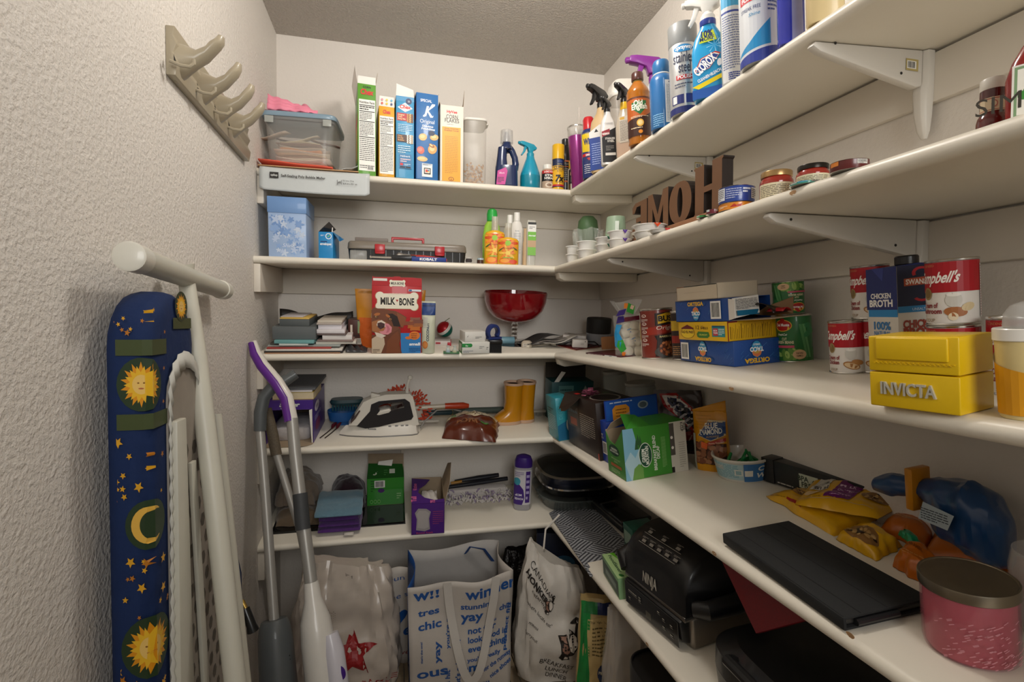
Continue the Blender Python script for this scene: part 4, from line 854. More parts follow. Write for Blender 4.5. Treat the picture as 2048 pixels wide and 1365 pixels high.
# ================================================================== second shelf, right wall
begin('r', 1)
CUP = plastic('#e3e1dc', .35)
def cup(px0, px1, pt, lab, tab, stack, X=.545):
 x, y, z, r, h = rd(1, px0, px1, pt, X=X, side='r')
 if y > SY[1]: z = zb(1)
 for k in range(stack):
  zq = z+.0002+k*(h/stack); hh = h/stack-.0006
  t = thing('dip_cup', lab[k], 'cup', (x, y, zq), fc(x, y, .2), 'sealed dip cups on the second shelf')
  MB().lathe([(0, 0), (r*.72, 0), (r*.74, hh*.04), (r*.86, hh*.86), (r*.99, hh*.9), (r, hh*.95), (r*.99, hh), (0, hh)], CUP, 30).build('tub', t)
  if tab:
   a0 = .25
   MB().add([(r*1.005*sin(a0-.22), -r*1.005*cos(a0-.22), hh+.0004), (r*1.005*sin(a0+.22), -r*1.005*cos(a0+.22), hh+.0004), (r*1.01*sin(a0), -r*1.01*cos(a0), hh-.009)], [(0, 1, 2)], plastic(tab)).build('lid_tab', t, solid=.0006, smooth=0)
   g = MB()
   for q in range(9):
    a = .5+q*.09; g.box(-.0004, .0004, -.0006, 0, hh*.12, hh*.8, mat('#b9bcc6', .5), lambda v, a=a: Vector(((r*(.75+.12*v.z/hh)+.0008)*sin(a+v.x/r), -(r*(.75+.12*v.z/hh)+.0008)*cos(a+v.x/r)-v.y*0, v.z)))
   g.build('ribbing', t, smooth=0)
for px0, px1, pt, nm, tab, st in [(1131, 1158, 493, 'farthest plain white', None, 2), (1152, 1194, 484, 'second farthest plain white', None, 2), (1189, 1229, 476, 'green tabbed white', '#245a48', 2), (1213, 1264, 464, 'purple tabbed white', '#5a3a94', 2), (1262, 1334, 452, 'orange tabbed white', '#d8502c', 2)]:
 cup(px0, px1, pt, ['lower %s dip cup under another' % nm, 'upper %s dip cup on top of its stack' % nm][:st], tab, st)
cup(1294, 1350, 461, ['single red tabbed white dip cup right of the orange tabbed stack'], '#c03a3a', 1, .535)
t, r, h = bot('wrapped_candle', 'dark green ball ornament wrapped in clear cellophane', 'candle', 1, 1147, 1204, 432, X=.66, off=0)
lat(t, 'globe', [(0, .38), (.4, .42), (.62, .55), (.74, .72), (.66, .9), (.4, .98), (0, 1)], mat('#4c6a45', .5, noise_amt=.06), r, h)
mb = MB(); mb.grid(lambda u, v: ((r*(.62+.38*min(1, v*1.3))+.004*sin(u*2*pi*13+v*5)*(.3+v))*sin(u*2*pi), -(r*(.62+.38*min(1, v*1.3))+.004*sin(u*2*pi*13+v*5)*(.3+v))*cos(u*2*pi), h*(.0+v*.72)+.004*sin(u*2*pi*5)*v), 60, 10, clear('#dfe3dc', .30, .08)); mb.build('cellophane', t, smooth=25)
lat(t, 'base', [(0, 0), (.5, 0), (.42, .2), (.3, .38), (0, .38)], mat('#7d8f74', .4), r, h)
t, r, h = bot('flower_pot', 'pale sage green cup standing upside down', 'cup', 1, 1206, 1256, 435, X=.62)
lat(t, 'body', [(0, 0), (1, 0), (1, .06), (.95, .08), (.74, .97), (.7, 1), (0, 1)], mat('#8ea38a', .4, noise_amt=.03), r, h)
p = Print(); p.rect(-r*.05, h*.5, r*.25, h*.86, '#b7c2b0'); p.build('painted_sheen', t, on_cyl(r*.86), rough=.2)  # highlight on the cup, painted as a lighter patch
pa = hx(1252, 440, .66); pb_ = hx(1282, 432, .66)
# lettered sign
xs = .612; zs = zr(1, 1.0)
t = thing('home_sign', 'brown wooden letters spelling HOME seen from behind on a base', 'sign', (xs, 0, zs), 0)
WF = mat('#6b4a31', .55, noise_amt=.12, nscale=30); WD = mat('#241a15', .6, noise_amt=.1)
ya = hx(1455, 420, xs).y; yb_ = hx(1272, 460, xs).y
bs = MB(); bs.box(-.022, .028, ya-.06, yb_+.012, .0005, .026, mat('#8a5f40', .5, noise_amt=.12, nscale=30)); bs.build('base', t, bevel=.002)
def letter(nm, pl, pr, pt, polyf):
 y1 = hx(pl, 430, xs).y; y0 = hx(pr, 430, xs).y; yc = (y0+y1)/2; hh = zat(xs, yc, pt)-zs-.0265
 w_ = y1-y0; mb = MB(); 
 for poly in polyf(w_, hh):
  n = len(poly); vs = [(-.011, yc-a, .0265+b) for a, b in poly]+[(.013, yc-a, .0265+b) for a, b in poly]
  mb.add(vs, [tuple(range(n))], WF); mb.add(vs, [tuple(reversed(range(n, 2*n)))]+[(i, i+n, (i+1) % n+n, (i+1) % n) for i in range(n)], WD)
 mb.build(nm, t, smooth=0)
# polygons are drawn as seen from the aisle: u to the right
def serifH(w_, h):
 s_ = w_*.36; a = w_/2
 return [[(-a, 0), (-a+s_, 0), (-a+s_, h*.44), (a-s_, h*.44), (a-s_, 0), (a, 0), (a, h*.03), (a-.004, h*.06), (a-.004, h*.94), (a, h*.97), (a, h), (a-s_, h), (a-s_, h*.56), (-a+s_, h*.56), (-a+s_, h), (-a, h), (-a, h*.97), (-a+.004, h*.94), (-a+.004, h*.06), (-a, h*.03)]]
def ringO(w_, h):
 n = 28; o = [(w_/2*math.copysign(abs(sin(t))**.8, sin(t)), h/2-h/2*cos(t)) for t in [2*pi*k/n for k in range(n)]]
 i = [(w_*.12*sin(t), h/2-h*.36*cos(t)) for t in [2*pi*k/n for k in range(n)]]
 k = n//2
 return [o[:k+1]+i[:k+1][::-1], o[k:]+[o[0]]+[i[0]]+i[k:][::-1]]
def polyM(w_, h):
 a = w_/2; s_ = w_*.24
 return [[(-a, 0), (-a+s_, 0), (-a+s_, h*.62), (-.002, h*.08), (.002, h*.08), (a-s_, h*.62), (a-s_, 0), (a, 0), (a, h), (a-s_, h), (0, h*.42), (-a+s_, h), (-a, h)]]
def polyE(w_, h):                                            # mirrored
 a = w_/2; s_ = w_*.42
 return [[(a, 0), (a, h), (-a*.6, h), (-a, h*.9), (-a, h*.72), (-a*.7, h*.72), (-a*.4, h*.88), (a-s_, h*.88), (a-s_, h*.56), (-a*.5, h*.56), (-a*.5, h*.44), (a-s_, h*.44), (a-s_, h*.12), (-a*.4, h*.12), (-a*.7, h*.28), (-a, h*.28), (-a, h*.1), (-a*.6, 0)]]
letter('letter_H', 1397, 1456, 326, serifH); letter('letter_O', 1347, 1392, 364, ringO); letter('letter_M', 1304, 1345, 384, polyM); letter('letter_E', 1273, 1302, 404, polyE)
# cans and jars
def lidcan(t, r, h, mt, n=30):
 lat(t, 'body', [(0, .01), (.95, .01), (.96, .04), (.96, .95), (.95, .97), (0, .97)], mt, r, h, n)
 lat(t, 'rim', [(.95, .955), (.99, .965), (1, .985), (.97, 1), (.93, .985), (.93, .965), (0, .965)], STEEL, r, h, n, c0=False, c1=True)
 lat(t, 'base_rim', [(.93, .0), (.97, 0), (1, .015), (.98, .03), (.95, .035)], STEEL, r, h, n, True, False)
x, y, z, r, h = rd(1, 1433, 1508, 378, X=.545, side='r')
h2 = .027
t = thing('food_can', 'flat orange can with a red hen under the blue tuna can', 'can', (x, y, z), fc(x, y), 'flat tins on the second shelf'); lidcan(t, r, h-h2, mat('#dd8a26', .3, coat=.3))
q = r*1.2; hh = h-h2; p = Print(); p.poly([(-q*.3, hh*.3), (-q*.1, hh*.75), (0, hh*.55), (q*.25, hh*.7), (q*.2, hh*.35)], '#b5352a').lines(-q*.9, hh*.3, -q*.4, hh*.6, 2, '#f5e6c8', .5); p.build('label', t, on_cyl(r*.965), cut=CL)
t = thing('food_can', 'flat blue tuna can standing on the orange hen can', 'can', (x, y, z+hh+.0003), fc(x, y), 'flat tins on the second shelf'); lidcan(t, r, h2, mat('#2a4596', .3, coat=.3))
q = r*1.3; p = Print(); p.rect(-q*1.1, h2*.15, -q*.5, h2*.9, '#dfe1e6').lines(-q*1.05, h2*.2, -q*.55, h2*.85, 6, '#40444e', .4).lines(-q*.45, h2*.2, q*.2, h2*.85, 5, '#c5cde6', .35).rect(q*.65, h2*.2, q*1.1, h2*.85, '#dfe1e6').lines(q*.68, h2*.25, q*1.05, h2*.8, 5, '#333', .5).lines(q*.25, h2*.5, q*.6, h2*.85, 2, '#dfe6f4', .6); p.build('label', t, on_cyl(r*.965), cut=CL)
for pl, pr, pt, c_, lab in ((1410, 1440, 421, '#6e2130', 'small maroon tin left of the blue tuna can'), (1391, 1418, 433, '#2c9a4a', 'small green tin left of the maroon tin'), (1574, 1640, 368, '#3f9a86', 'low tin with green and blue label in front of the red jars'), (1652, 1735, 327, '#5c1d1c', 'low tin with dark red label right of the red jars')):
 t, r, h = bot('food_can', lab, 'can', 1, pl, pr, pt, X=.532)
 lidcan(t, r, h, mat(c_, .3, coat=.3)); p = Print(); q = r*1.2
 p.rect(-q*.9, h*.5, -q*.45, h*.95, '#d9802c' if pl > 1640 else '#cfd8d6'); p.rect(q*.3, h*.45, q*.8, h*.92, '#d8d4cc').lines(q*.33, h*.5, q*.75, h*.88, 4, '#333', .5)
 if pl == 1574: p.rect(-q*.4, h*.6, q*.1, h*.92, '#63b0d8')
 p.build('label', t, on_cyl(r*.965), cut=CL)
SAUCE = mat('#97281a', .15, coat=.6, noise_amt=.15, nscale=60)
for pl, pr, pt, lc, lab in ((1515, 1584, 346, '#a8885a', 'salsa jar with gold lid and cream label'), (1587, 1656, 333, '#2c2824', 'salsa jar with black lid right of the gold lidded jar')):
 t, r, h = bot('salsa_jar', lab, 'jar', 1, pl, pr, pt, X=.56)
 lat(t, 'glass', [(0, 0), (.94, 0), (.98, .03), (1, .6), (.98, .68), (.86, .78), (.84, .82), (0, .82)], SAUCE, r, h)
 lat(t, 'lid', [(.88, .80), (.92, .81), (.93, .97), (.9, 1), (0, 1)], mat(lc, .3, .7), r, h)
 p = Print(); q = r*1.2; p.rect(-q, h*.05, q, h*.56, '#d9ceae').lines(-q*.9, h*.1, q*.8, h*.5, 7, '#4a4234', .35); p.build('label', t, on_cyl(r*1.0), cut=CL)
t, r, h = bot('jam_jar', 'dark red jam jar with white lid and cream band label', 'jar', 1, 1940, 2008, 160, X=.575)
lat(t, 'glass', [(0, 0), (.96, 0), (1, .04), (1, .28), (.92, .36), (.80, .4), (.78, .62), (.8, .66), (0, .66)], mat('#5d1410', .12, coat=.6, noise_amt=.08), r, h)
lat(t, 'neck', [(.8, .5), (.82, .62), (.8, .82), (0, .82)], mat('#4a1210', .2, coat=.5), r, h)
lat(t, 'lid', [(.8, .81), (.82, .82), (.82, .985), (.78, 1), (0, 1)], plastic('#d9d4ca'), r, h)
p = Print(); q = r*.9; p.rect(-q, h*.43, q, h*.66, '#d3c2a2').rect(-q, h*.63, q, h*.645, '#a5453a').rect(-q, h*.445, q, h*.455, '#a5453a').ell(q*.1, h*.545, q*.2, h*.06, '#b5655a').ell(q*.1, h*.545, q*.14, h*.042, '#d3c2a2'); p.build('label', t, on_cyl(r*.825), cut=CL)
t, r, h = bot('ketchup_bottle', 'large red ketchup bottle with white bordered label at photo edge', 'bottle', 1, 1995, 2120, 62, X=.556, off=-.1)
MB().sup([(0, r*.9, r*.6, 3.5), (.004, r*.95, r*.64, 3.5), (h*.5, r, r*.66, 3), (h*.68, r*.82, r*.58, 2.6), (h*.85, r*.5, r*.45, 2.2), (h*.9, r*.35, r*.35, 2)], mat('#8c1712', .2, coat=.4, noise_amt=.02)).build('body', t)
MB().lathe([(r*.38, h*.89), (r*.42, h*.9), (r*.36, h), (0, h)], plastic('#e9e5dc')).build('cap', t)
p = Print(); p.rect(-r*.7, h*.03, r*.8, h*.62, '#e2ded4').rect(-r*.62, h*.05, r*.7, h*.6, '#7d9a72').rect(-r*.52, h*.07, r*.62, h*.57, '#e9e5da').ell(-r*.3, h*.28, r*.2, h*.05, '#3f8a3a').ell(-r*.1, h*.33, r*.22, h*.04, '#4f9a45').ell(r*.1, h*.42, r*.3, h*.1, '#b5251c').text('SIMPLY', -r*.2, h*.15, .016, '#3a352e'); p.build('label', t, on_front(-r*.665))
begin('b', 2)
# ================================================================== middle shelf, back wall
z3 = zb(2)
GP = 'papers stacked at the left of the middle shelf'
def slabpx(nm, lab, cat, pl, pr, Y, z, th, dep, col, rz=0, group=GP, m=None, wav=0):
 x0 = hy(pl, 690, Y).x; x1 = hy(pr, 690, Y).x; w_ = x1-x0
 mb = MB()
 if wav: mb.grid(lambda u, v: ((u-.5)*w_, v*dep, th/2+wav*(sin(u*9)+sin(u*4+2))), 20, 2, m or mat(col, .6, noise_amt=.06))
 else: mb.box(-w_/2, w_/2, 0, dep, 0, th, m or mat(col, .6, noise_amt=.06))
 o = mb.build(nm, None, bevel=0 if wav else min(.0008, th*.3), solid=th if wav else 0); o.location = ((x0+x1)/2, Y, z); o.rotation_euler.z = rz
 return tag(o, lab, cat, group)
Z = z3+.0004
for q, (pl, pr, Y, th, col, rz, nm, lab, cat) in enumerate([
 (529, 680, 1.692, .003, '#b98b68', 0, 'magazine', 'tan edged magazine at the very bottom of the left stack', 'magazine'),
 (527, 686, 1.694, .004, '#2c2826', 0, 'magazine', 'dark edged magazine second from the bottom of the stack', 'magazine'),
 (530, 684, 1.696, .0055, '#ddd8cf', -.01, 'magazine', 'white magazine with red flecks on its edge near the bottom', 'magazine'),
 (533, 662, 1.70, .005, '#a5423c', .01, 'magazine', 'magazine with a red upper edge under the folded papers', 'magazine'),
 (535, 680, 1.71, .005, '#9aa19c', -.01, 'magazine', 'grey green magazine under the folded papers', 'magazine'),
 (558, 616, 1.70, .006, '#cdd2cc', .03, 'folded_paper', 'folded pale paper under the teal notebook', 'paper'),
 (540, 600, 1.715, .006, '#4b4640', .0, 'folded_paper', 'dark folded paper at the left under the teal notebook', 'paper')]):
 slabpx(nm, lab, cat, pl, pr, Y, Z, th, .2 if q < 5 else .16, col, rz)
 if q != 5: Z += th+.0003
slabpx('notebook', 'teal covered notebook under the flat grey box', 'notebook', 548, 628, 1.70, Z, .010, .17, '#6fa3a3', -.02); Z += .0105
zt_ = Z
slabpx('stationery_box', 'flat dark grey box above the teal notebook', 'box', 545, 632, 1.715, Z, .040, .16, '#5f6465', -.04); Z += .0405
slabpx('stationery_box', 'smaller grey box with yellow topped lid on the flat grey box', 'box', 560, 620, 1.735, Z, .021, .14, '#575c5c', -.04); Z += .0215
slabpx('notepad', 'thin yellow notepad lying on the smaller grey box', 'notepad', 561, 620, 1.735, Z, .004, .13, '#d9b45c', -.04); Z += .0045
slabpx('folded_paper', 'loose white leaflet on top of the yellow notepad', 'paper', 562, 608, 1.75, Z, .002, .12, '#c5bfc0', -.08)
Z = z3+.024
for q, (pl, pr, Y, th, col) in enumerate([(632, 712, 1.73, .008, '#d8d2c6'), (634, 706, 1.725, .006, '#8d7a74'), (645, 704, 1.728, .014, '#dfdad6'), (634, 692, 1.725, .006, '#6d5e5a'), (634, 690, 1.725, .012, '#ddd8da'), (637, 684, 1.735, .014, '#e3dfe4'), (634, 684, 1.73, .006, '#b9ada4'), (636, 685, 1.732, .007, '#cfc5b6')]):
 slabpx('envelope', 'pile of envelopes, %s from the bottom, right of the grey boxes' % ('first', 'second', 'third', 'fourth', 'fifth', 'sixth', 'seventh', 'eighth')[q], 'envelope', pl, pr, Y, Z, th, .15, col, .02*(-1)**q, 'white envelopes in a pile'); Z += th+.0004
# wavy black folder standing behind
x0 = hy(560, 650, 1.91).x; x1 = hy(706, 650, 1.91).x
MBk = mat('#26221f', .5)
zc_ = z3+.115
mb = MB(); mb.grid(lambda u, v: (x0+u*(x1-x0), 1.918+.008*sin(u*8)-.006*v, z3+.001+v*(.095+.022*(2*u-1)**2+.006*sin(u*11))), 24, 4, MBk)
tag(mb.build('folder', None, solid=.003), 'wavy black folder standing against the wall behind the papers', 'folder')
x, y, z, w_, h = bk(2, 696, 738, 640, Y=1.80)
t = thing('carton', 'dark brown and green carton behind the envelopes', 'box', (x, y+.04, z)); carton(t, w_, .08, h, card('#4a2218'))
p = Print(); p.rect(-w_*.05, h*.52, w_*.5, h*.95, '#8fa77a').rect(-w_*.4, h*.48, -w_*.3, h*.82, '#d8cdbd').rect(-w_*.5, h*.4, w_*.5, h*.46, '#35150f').rect(-w_*.3, h*.12, w_*.12, h*.34, '#cdc6ba').lines(-w_*.28, h*.14, w_*.1, h*.32, 5, '#555', .4); p.build('label', t, on_front(-.04))
mb = MB(); xa = hy(694, 690, 1.74).x; xb = hy(735, 690, 1.74).x
mb.grid(lambda u, v: (xa+u*(xb-xa), 1.70+v*.07, z3+.004+.02*sin(pi*v)*(1-.5*u)*(.7+.3*sin(u*19+v*8))), 16, 8, mat('#3a3a3c', .3, noise_amt=.1))
tag(mb.build('plastic_bag', None, solid=.001, smooth=25), 'crumpled dark plastic bag on the shelf beside the orange pouch', 'bag')
# ---- pouches
def pouch(t, w_, h, th, mt, name='body', e=2.4, wr=.0025, n=44, top=.0015, seed=0, tw=1, bot=.75):
 """stuffed bag standing on its base; returns a map onto its front"""
 def hyv(v): return th*(bot+(1-bot)*min(1, v/.25)) if v < .3 else max(top, th*(1-((v-.3)/.7)**1.6))
 def hxv(v): return w_/2*(.96 if v < .02 else 1)*(1+(tw-1)*v)
 def pt(u, v, s_):
  hx_, hy_ = hxv(v), hyv(v); a = min(abs(u)/hx_, 1)
  nz = wr*noise.noise(Vector((u*28+seed, v*h*28, s_*3+seed*1.7)))*(hy_/th)+wr*.5*noise.noise(Vector((u*70, v*h*70, seed)))
  return Vector((u, s_*(hy_*(1-a**e)**(1/e)+.0004)+nz, v*h))
 mb = MB(); rings = []
 for k in range(23):
  v = k/22; hx_ = hxv(v); ring = []
  for j in range(n):
   c_ = cos(2*pi*j/n); u = hx_*math.copysign(abs(c_)**.8, c_)
   ring.append(pt(u, v, -1 if j < n/2 else 1))
  rings.append(ring)
 mb.loft(rings, mt).build(name, t, smooth=50)
 return lambda a, b, ee: pt(max(-hxv(b/h)*.985, min(hxv(b/h)*.985, a)), min(max(b/h, 0), 1), -1)+Vector((0, -ee-.0006, 0))
FOIL = lambda c_: mat(c_, .28, coat=.3, noise_amt=.03)
x, y, z, w_, h = bk(2, 714, 847, 582, pb=702)
t = thing('treat_pouch', 'orange and yellow treat pouch standing behind the red biscuit box', 'bag', (x, y+.075, z))
fm = pouch(t, w_, h, .028, FOIL('#d9901f'), tw=1.1)
p = Print(); p.rect(-w_*.49, .002, w_*.49, h*.52, '#dd6a26').rect(-w_*.5, h*.93, w_*.5, h*.97, '#b87a1c'); p.rect(-w_*.30, h*.52, w_*.3, h*.6, '#e9d9b0'); p.build('label', t, fm, cut=(.006, .006))
# ---- dog biscuit box
x, y, z, w_, h = bk(2, 744, 843, 572, pb=707)
t = thing('dog_biscuit_box', 'red dog biscuit box with white bone logo and a brown dog', 'box', (x, y+.026, z), R(.5))
RED = card('#b3141c'); carton(t, w_, .052, h, RED)
lidp = [(-w_*.5, h), (w_*.5, h), (w_*.495, h*1.115), (w_*.3, h*1.125), (w_*.07, h*1.122), (w_*.06, h*1.135), (-w_*.06, h*1.135), (-w_*.08, h*1.125), (-w_*.46, h*1.12), (-w_*.485, h*1.135)]
MB().prism(lidp, -.0262, -.0252, RED).build('raised_lid', t)
def bone(p, cx, cy, s_, col):
 pts = []
 for k in range(60):
  a = 2*pi*k/60
  X = 1.0*cos(a); Yb = sin(a)
  pts.append((X, Yb))
 # outline by hand
 def arc(ox, oy, r, a0, a1, n=8): return [(ox+r*cos(a0+(a1-a0)*i/n), oy+r*sin(a0+(a1-a0)*i/n)) for i in range(n+1)]
 L, r, o_ = .78, .20, .235
 pts = arc(L, o_, r, 2.5, -.9)+arc(L, -o_, r, .9, -2.5)+arc(-L, -o_, r, -.64, -4.05)+arc(-L, o_, r, 4.05, .64)
 p.poly([(cx+s_*a, cy+s_*b) for a, b in pts], col)
k = w_/795.0; c = lambda px_, py_: ((px_-507)*k, (1305-py_)*k)      # label layout measured on the box
def cp(p, pts, col): p.poly([c(*q) for q in pts], col)
p = Print()
cp(p, [(560, 965), (893, 965), (893, 1303), (575, 1303)], '#2f7fc2')
bone(p, *c(507, 440), 355*k, '#c9b48c'); bone(p, *c(507, 436), 345*k, '#f0ead6')
p.text('MILK', c(362, 0)[0], c(0, 492)[1], 112*k, '#231c18', w=235*k, bold=1.2).text('BONE', c(662, 0)[0], c(0, 500)[1], 112*k, '#231c18', w=240*k, bold=1.2)
cp(p, [(487, 418), (497, 408), (507, 418), (517, 408), (528, 418), (507, 450)], '#b3141c')
p.text('LOVED SINCE 1908', c(508, 0)[0], c(0, 327)[1], 18*k, '#e9c9b8', w=290*k, bold=1)
cp(p, [(690, 238), (893, 242), (893, 275), (690, 272)], '#dfe0e6'); cp(p, [(697, 243), (742, 243), (742, 270), (697, 270)], '#3a5f9c')
# biscuits
for a, b, col in ((800, 735, '#8f5a48'), (790, 790, '#a87a4a'), (760, 850, '#b5652a'), (845, 830, '#9c5a30'), (800, 890, '#c06a26'), (700, 800, '#8a4a30'), (850, 770, '#7d4a3a')):
 bone(p, *c(a, b), 85*k, col)
p.ell(*c(790, 1005), 88*k, 72*k, '#dd7a2c').ell(*c(690, 1045), 50*k, 26*k, '#d9742a')
for q, s in enumerate(('peanut', 'butter', 'flavor')): p.text(s, *c(785, 982+q*34), 17*k, '#4a1f10', w=90*k, bold=1)
p.text('small', *c(795, 1172), 46*k, '#f2f5f8', w=180*k, bold=1.5).lines(*c(700, 1290), *c(888, 1205), 4, '#1a4a80', .4)
# dog
cp(p, [(103, 1303), (103, 1000), (200, 980), (420, 960), (560, 870), (568, 1060), (545, 1140), (585, 1303)], '#6b3a22')
cp(p, [(103, 1303), (103, 1060), (180, 1010), (300, 1050), (310, 1150), (250, 1303)], '#c9b59c')
cp(p, [(330, 1303), (350, 1100), (430, 1000), (520, 930), (550, 1060), (530, 1150), (570, 1303)], '#7a4223')
cp(p, [(103, 590), (140, 540), (200, 560), (300, 560), (400, 590), (480, 600), (560, 640), (660, 700), (650, 740), (600, 870), (560, 870), (540, 820), (530, 900), (430, 960), (200, 1000), (103, 940)], '#74432a')
cp(p, [(340, 650), (430, 640), (560, 720), (560, 860), (450, 850), (420, 760)], '#2a1a14')
cp(p, [(500, 620), (640, 700), (650, 740), (600, 880), (560, 840), (520, 720)], '#8a5030')
cp(p, [(103, 780), (220, 740), (340, 790), (420, 860), (400, 960), (240, 980), (110, 930)], '#a86c40')
cp(p, [(200, 770), (260, 750), (320, 790), (330, 860), (210, 880), (180, 830)], '#e2d3c2')
cp(p, [(150, 950), (240, 970), (330, 1010), (260, 1050), (180, 1020)], '#d9cbbb')
cp(p, [(195, 800), (250, 785), (310, 810), (305, 870), (240, 905), (195, 865)], '#4a2c2a')
p.ell(*c(225, 855), 12*k, 9*k, '#1c100f').ell(*c(280, 865), 12*k, 9*k, '#1c100f')
cp(p, [(310, 800), (370, 810), (425, 870), (415, 950), (360, 990), (270, 985), (215, 940), (290, 930), (320, 880)], '#d98a92')
cp(p, [(330, 830), (370, 850), (395, 900), (370, 950), (330, 965), (350, 900)], '#c26e7a')
for ex, ey in ((172, 698), (395, 735)):
 p.ell(*c(ex, ey), 34*k, 24*k, '#3a2015').ell(*c(ex, ey), 22*k, 17*k, '#a8743a').ell(*c(ex, ey), 10*k, 10*k, '#120a08').ell(*c(ex-5, ey-5), 3.5*k, 3.5*k, '#fff')
p.ell(*c(190, 655), 50*k, 24*k, '#b26a34', 12, .2).ell(*c(360, 680), 40*k, 22*k, '#b26a34', 12, -.6)
p.lines(*c(120, 1295), *c(230, 1225), 3, '#5d4a3c', .35)
p.build('front_print', t, on_front(-.0262), e0=.0005, de=.00004)
p = Print(); bone(p, *c(512, 147), 130*k, '#f0ead6'); p.text('MILK-BONE', *c(512, 168), 42*k, '#231c18', w=205*k, bold=1); cp(p, [(130, 70), (350, 72), (350, 112), (130, 110)], '#e8e4dc'); p.build('lid_print', t, on_front(-.0263), de=.00004)
# ---- coconut bag
x, y, z, w_, h = bk(2, 846, 872, 604, pb=708)
t = thing('snack_bag', 'slim cream snack bag with folded blue top beside the red biscuit box', 'bag', (x-.002, y+.02, z), R(-8))
fm = pouch(t, w_*1.0, h, .019, mat('#c9cbb4', .4, noise_amt=.05), wr=.003, tw=1.1, seed=4)
q = w_/2; p = Print(); p.rect(-q, h*.74, q*1.1, h*.97, '#24417c').rect(-q, h*.9, q*1.1, h*.93, '#1a315f').text('COCONUT', q*.15, h*.42, .008, '#2a3a52', w=.06, rot=pi/2, bold=1).ell(-q*.45, h*.17, q*.45, h*.075, '#c9783a').ell(-q*.45, h*.17, q*.35, h*.055, '#d98c4c').rect(-q*.8, h*.5, -q*.1, h*.7, '#b9b8ac'); p.build('label', t, fm, cut=(.004, .006))
# ---- ornament and small things
t, r, h = bot('christmas_ornament', 'red and green glittery christmas ball with white band', 'ornament', 2, 873, 905, 661, pb=686)
ORN = bpy.data.materials.new('glitter'); ORN.use_nodes = True
def glit(h_): return mat(h_, .35, .2, noise_amt=.5, nscale=900)
z0_ = t.location.z+.018
mb = MB()
for a, b, m_ in ((0, 8, glit('#0f6a5a')), (8, 10, glit('#e3ddd6')), (10, 16, glit('#a3131f'))):
 mb.lathe([(r*sin(pi*k/16), -r*cos(pi*k/16)) for k in range(a, b+1)], m_, 28, cap0=False, cap1=False)
o = mb.build('ball', t); o.location = (0, 0, r+.017); o.rotation_euler = (R(25), R(-42), 0)
MB().tube([(-.006, 0, 2*r+.012), (.004, 0, 2*r+.02), (.018, 0, 2*r+.030)], .0012, mat('#57622f', .5)).build('hanger', t)
x, y, z, w_, h = bk(2, 862, 900, 684, pb=692)
t = thing('small_box', 'flat white box with red print under the christmas ball', 'box', (x+.002, y+.055, z), R(-6)); carton(t, w_*1.15, .10, .0155, card('#cfc6c0')); Print().rect(-w_*.2, .005, w_*.05, .012, '#a8343c').build('print', t, on_front(-.05))
MB().box(w_*.42, w_*.62, -.055, .03, .0002, .012, card('#b02733')).build('red_sleeve', t, bevel=.001)
x, y, z, w_, h = bk(2, 888, 920, 690, pb=708)
t = thing('push_pin_pack', 'small clear blister pack with blue and yellow pieces on green card', 'packet', (x, y+.018, z), R(-5))
MB().box(-w_/2, w_/2, -.018, .025, .0003, .002, card('#3f7a4c')).build('card', t, bevel=.0005)
for u, c_ in ((-.011, '#6aa6c9'), (.011, '#d9c53a')):
 MB().lathe([(.008, 0), (.0085, .006), (.004, .016), (.006, .022), (0, .022)], clear('#d9e2e0', .45), 16, cx=u, cz=.002).build('blister', t); MB().lathe([(.0065, 0), (.0055, .006), (0, .006)], plastic(c_), 14, cx=u, cz=.0022).build('coloured_piece', t)
Ab, Bb = flo(924, 708, 2), flo(979, 707, 2)
cc, rz_, w_ = face(Ab, Bb, .055); h = zat(cc.x, Ab.y, 685)-z3
t = thing('pill_box', 'white and green medicine box lying under another white box', 'box', (cc.x, cc.y, z3), rz_); carton(t, w_, .055, h, card('#dcdad2'))
p = Print(); p.rect(-w_/2+.0, h*.55, -w_*.2, h*.88, '#2c8a42').ell(-w_*.2, h*.715, h*.165, h*.165, '#2c8a42').text('Rx', -w_*.33, h*.62, h*.14, '#e8f0e8', bold=1).lines(w_*.12, h*.4, w_*.3, h*.66, 2, '#444', .3).lines(w_*.38, h*.3, w_*.45, h*.6, 2, '#555', .35).lines(-w_*.46, h*.08, -w_*.1, h*.28, 2, '#3a5070', .35); p.build('print', t, on_front(-.0275))
p = Print(); p.rect(-.0275, 0, .0275, h, '#2c7a3e').rect(-.018, h*.15, .016, h*.8, '#c9d2c4'); p.build('end_print', t, on_left(-w_/2))
h1 = h
x, y, zq, w_, h = bk(2, 935, 969, 665, Y=cc.y-.02); h = zat(cc.x, cc.y-.02, 664)-z3-h1
t = thing('pill_box', 'plain white medicine box on top of the white and green box', 'box', (cc.x-.006, cc.y+.004, z3+h1+.0003), rz_+.1); carton(t, w_*1.25, .06, h, card('#e0ddd6'))
p = Print(); p.lines(w_*.0, h*.3, w_*.4, h*.55, 2, '#555', .35).poly([(-w_*.5, h*.5), (-w_*.42, h*.7), (-w_*.46, h*.5)], '#222'); p.build('print', t, on_front(-.03))
x, y, z, w_, h = bk(2, 979, 1005, 681, pb=707)
t = thing('scrub_brush', 'small black scrub brush under the blue tape dispenser', 'brush', (x, y+.02, z), R(-4))
mb = MB(); BK = mat('#151414', .6)
for q in range(12):
 for s_ in range(3): mb.box((q-5.5)*w_*.082-.0011, (q-5.5)*w_*.082+.0011, -.016+s_*.012, -.009+s_*.012, 0, h*.72, BK)
o = mb.build('bristles', t, smooth=0); o['kind'] = 'stuff'
MB().box(-w_*.52, w_*.52, -.02, .02, h*.7, h, plastic('#191818')).build('block', t, bevel=.002)
hz_ = z3+h
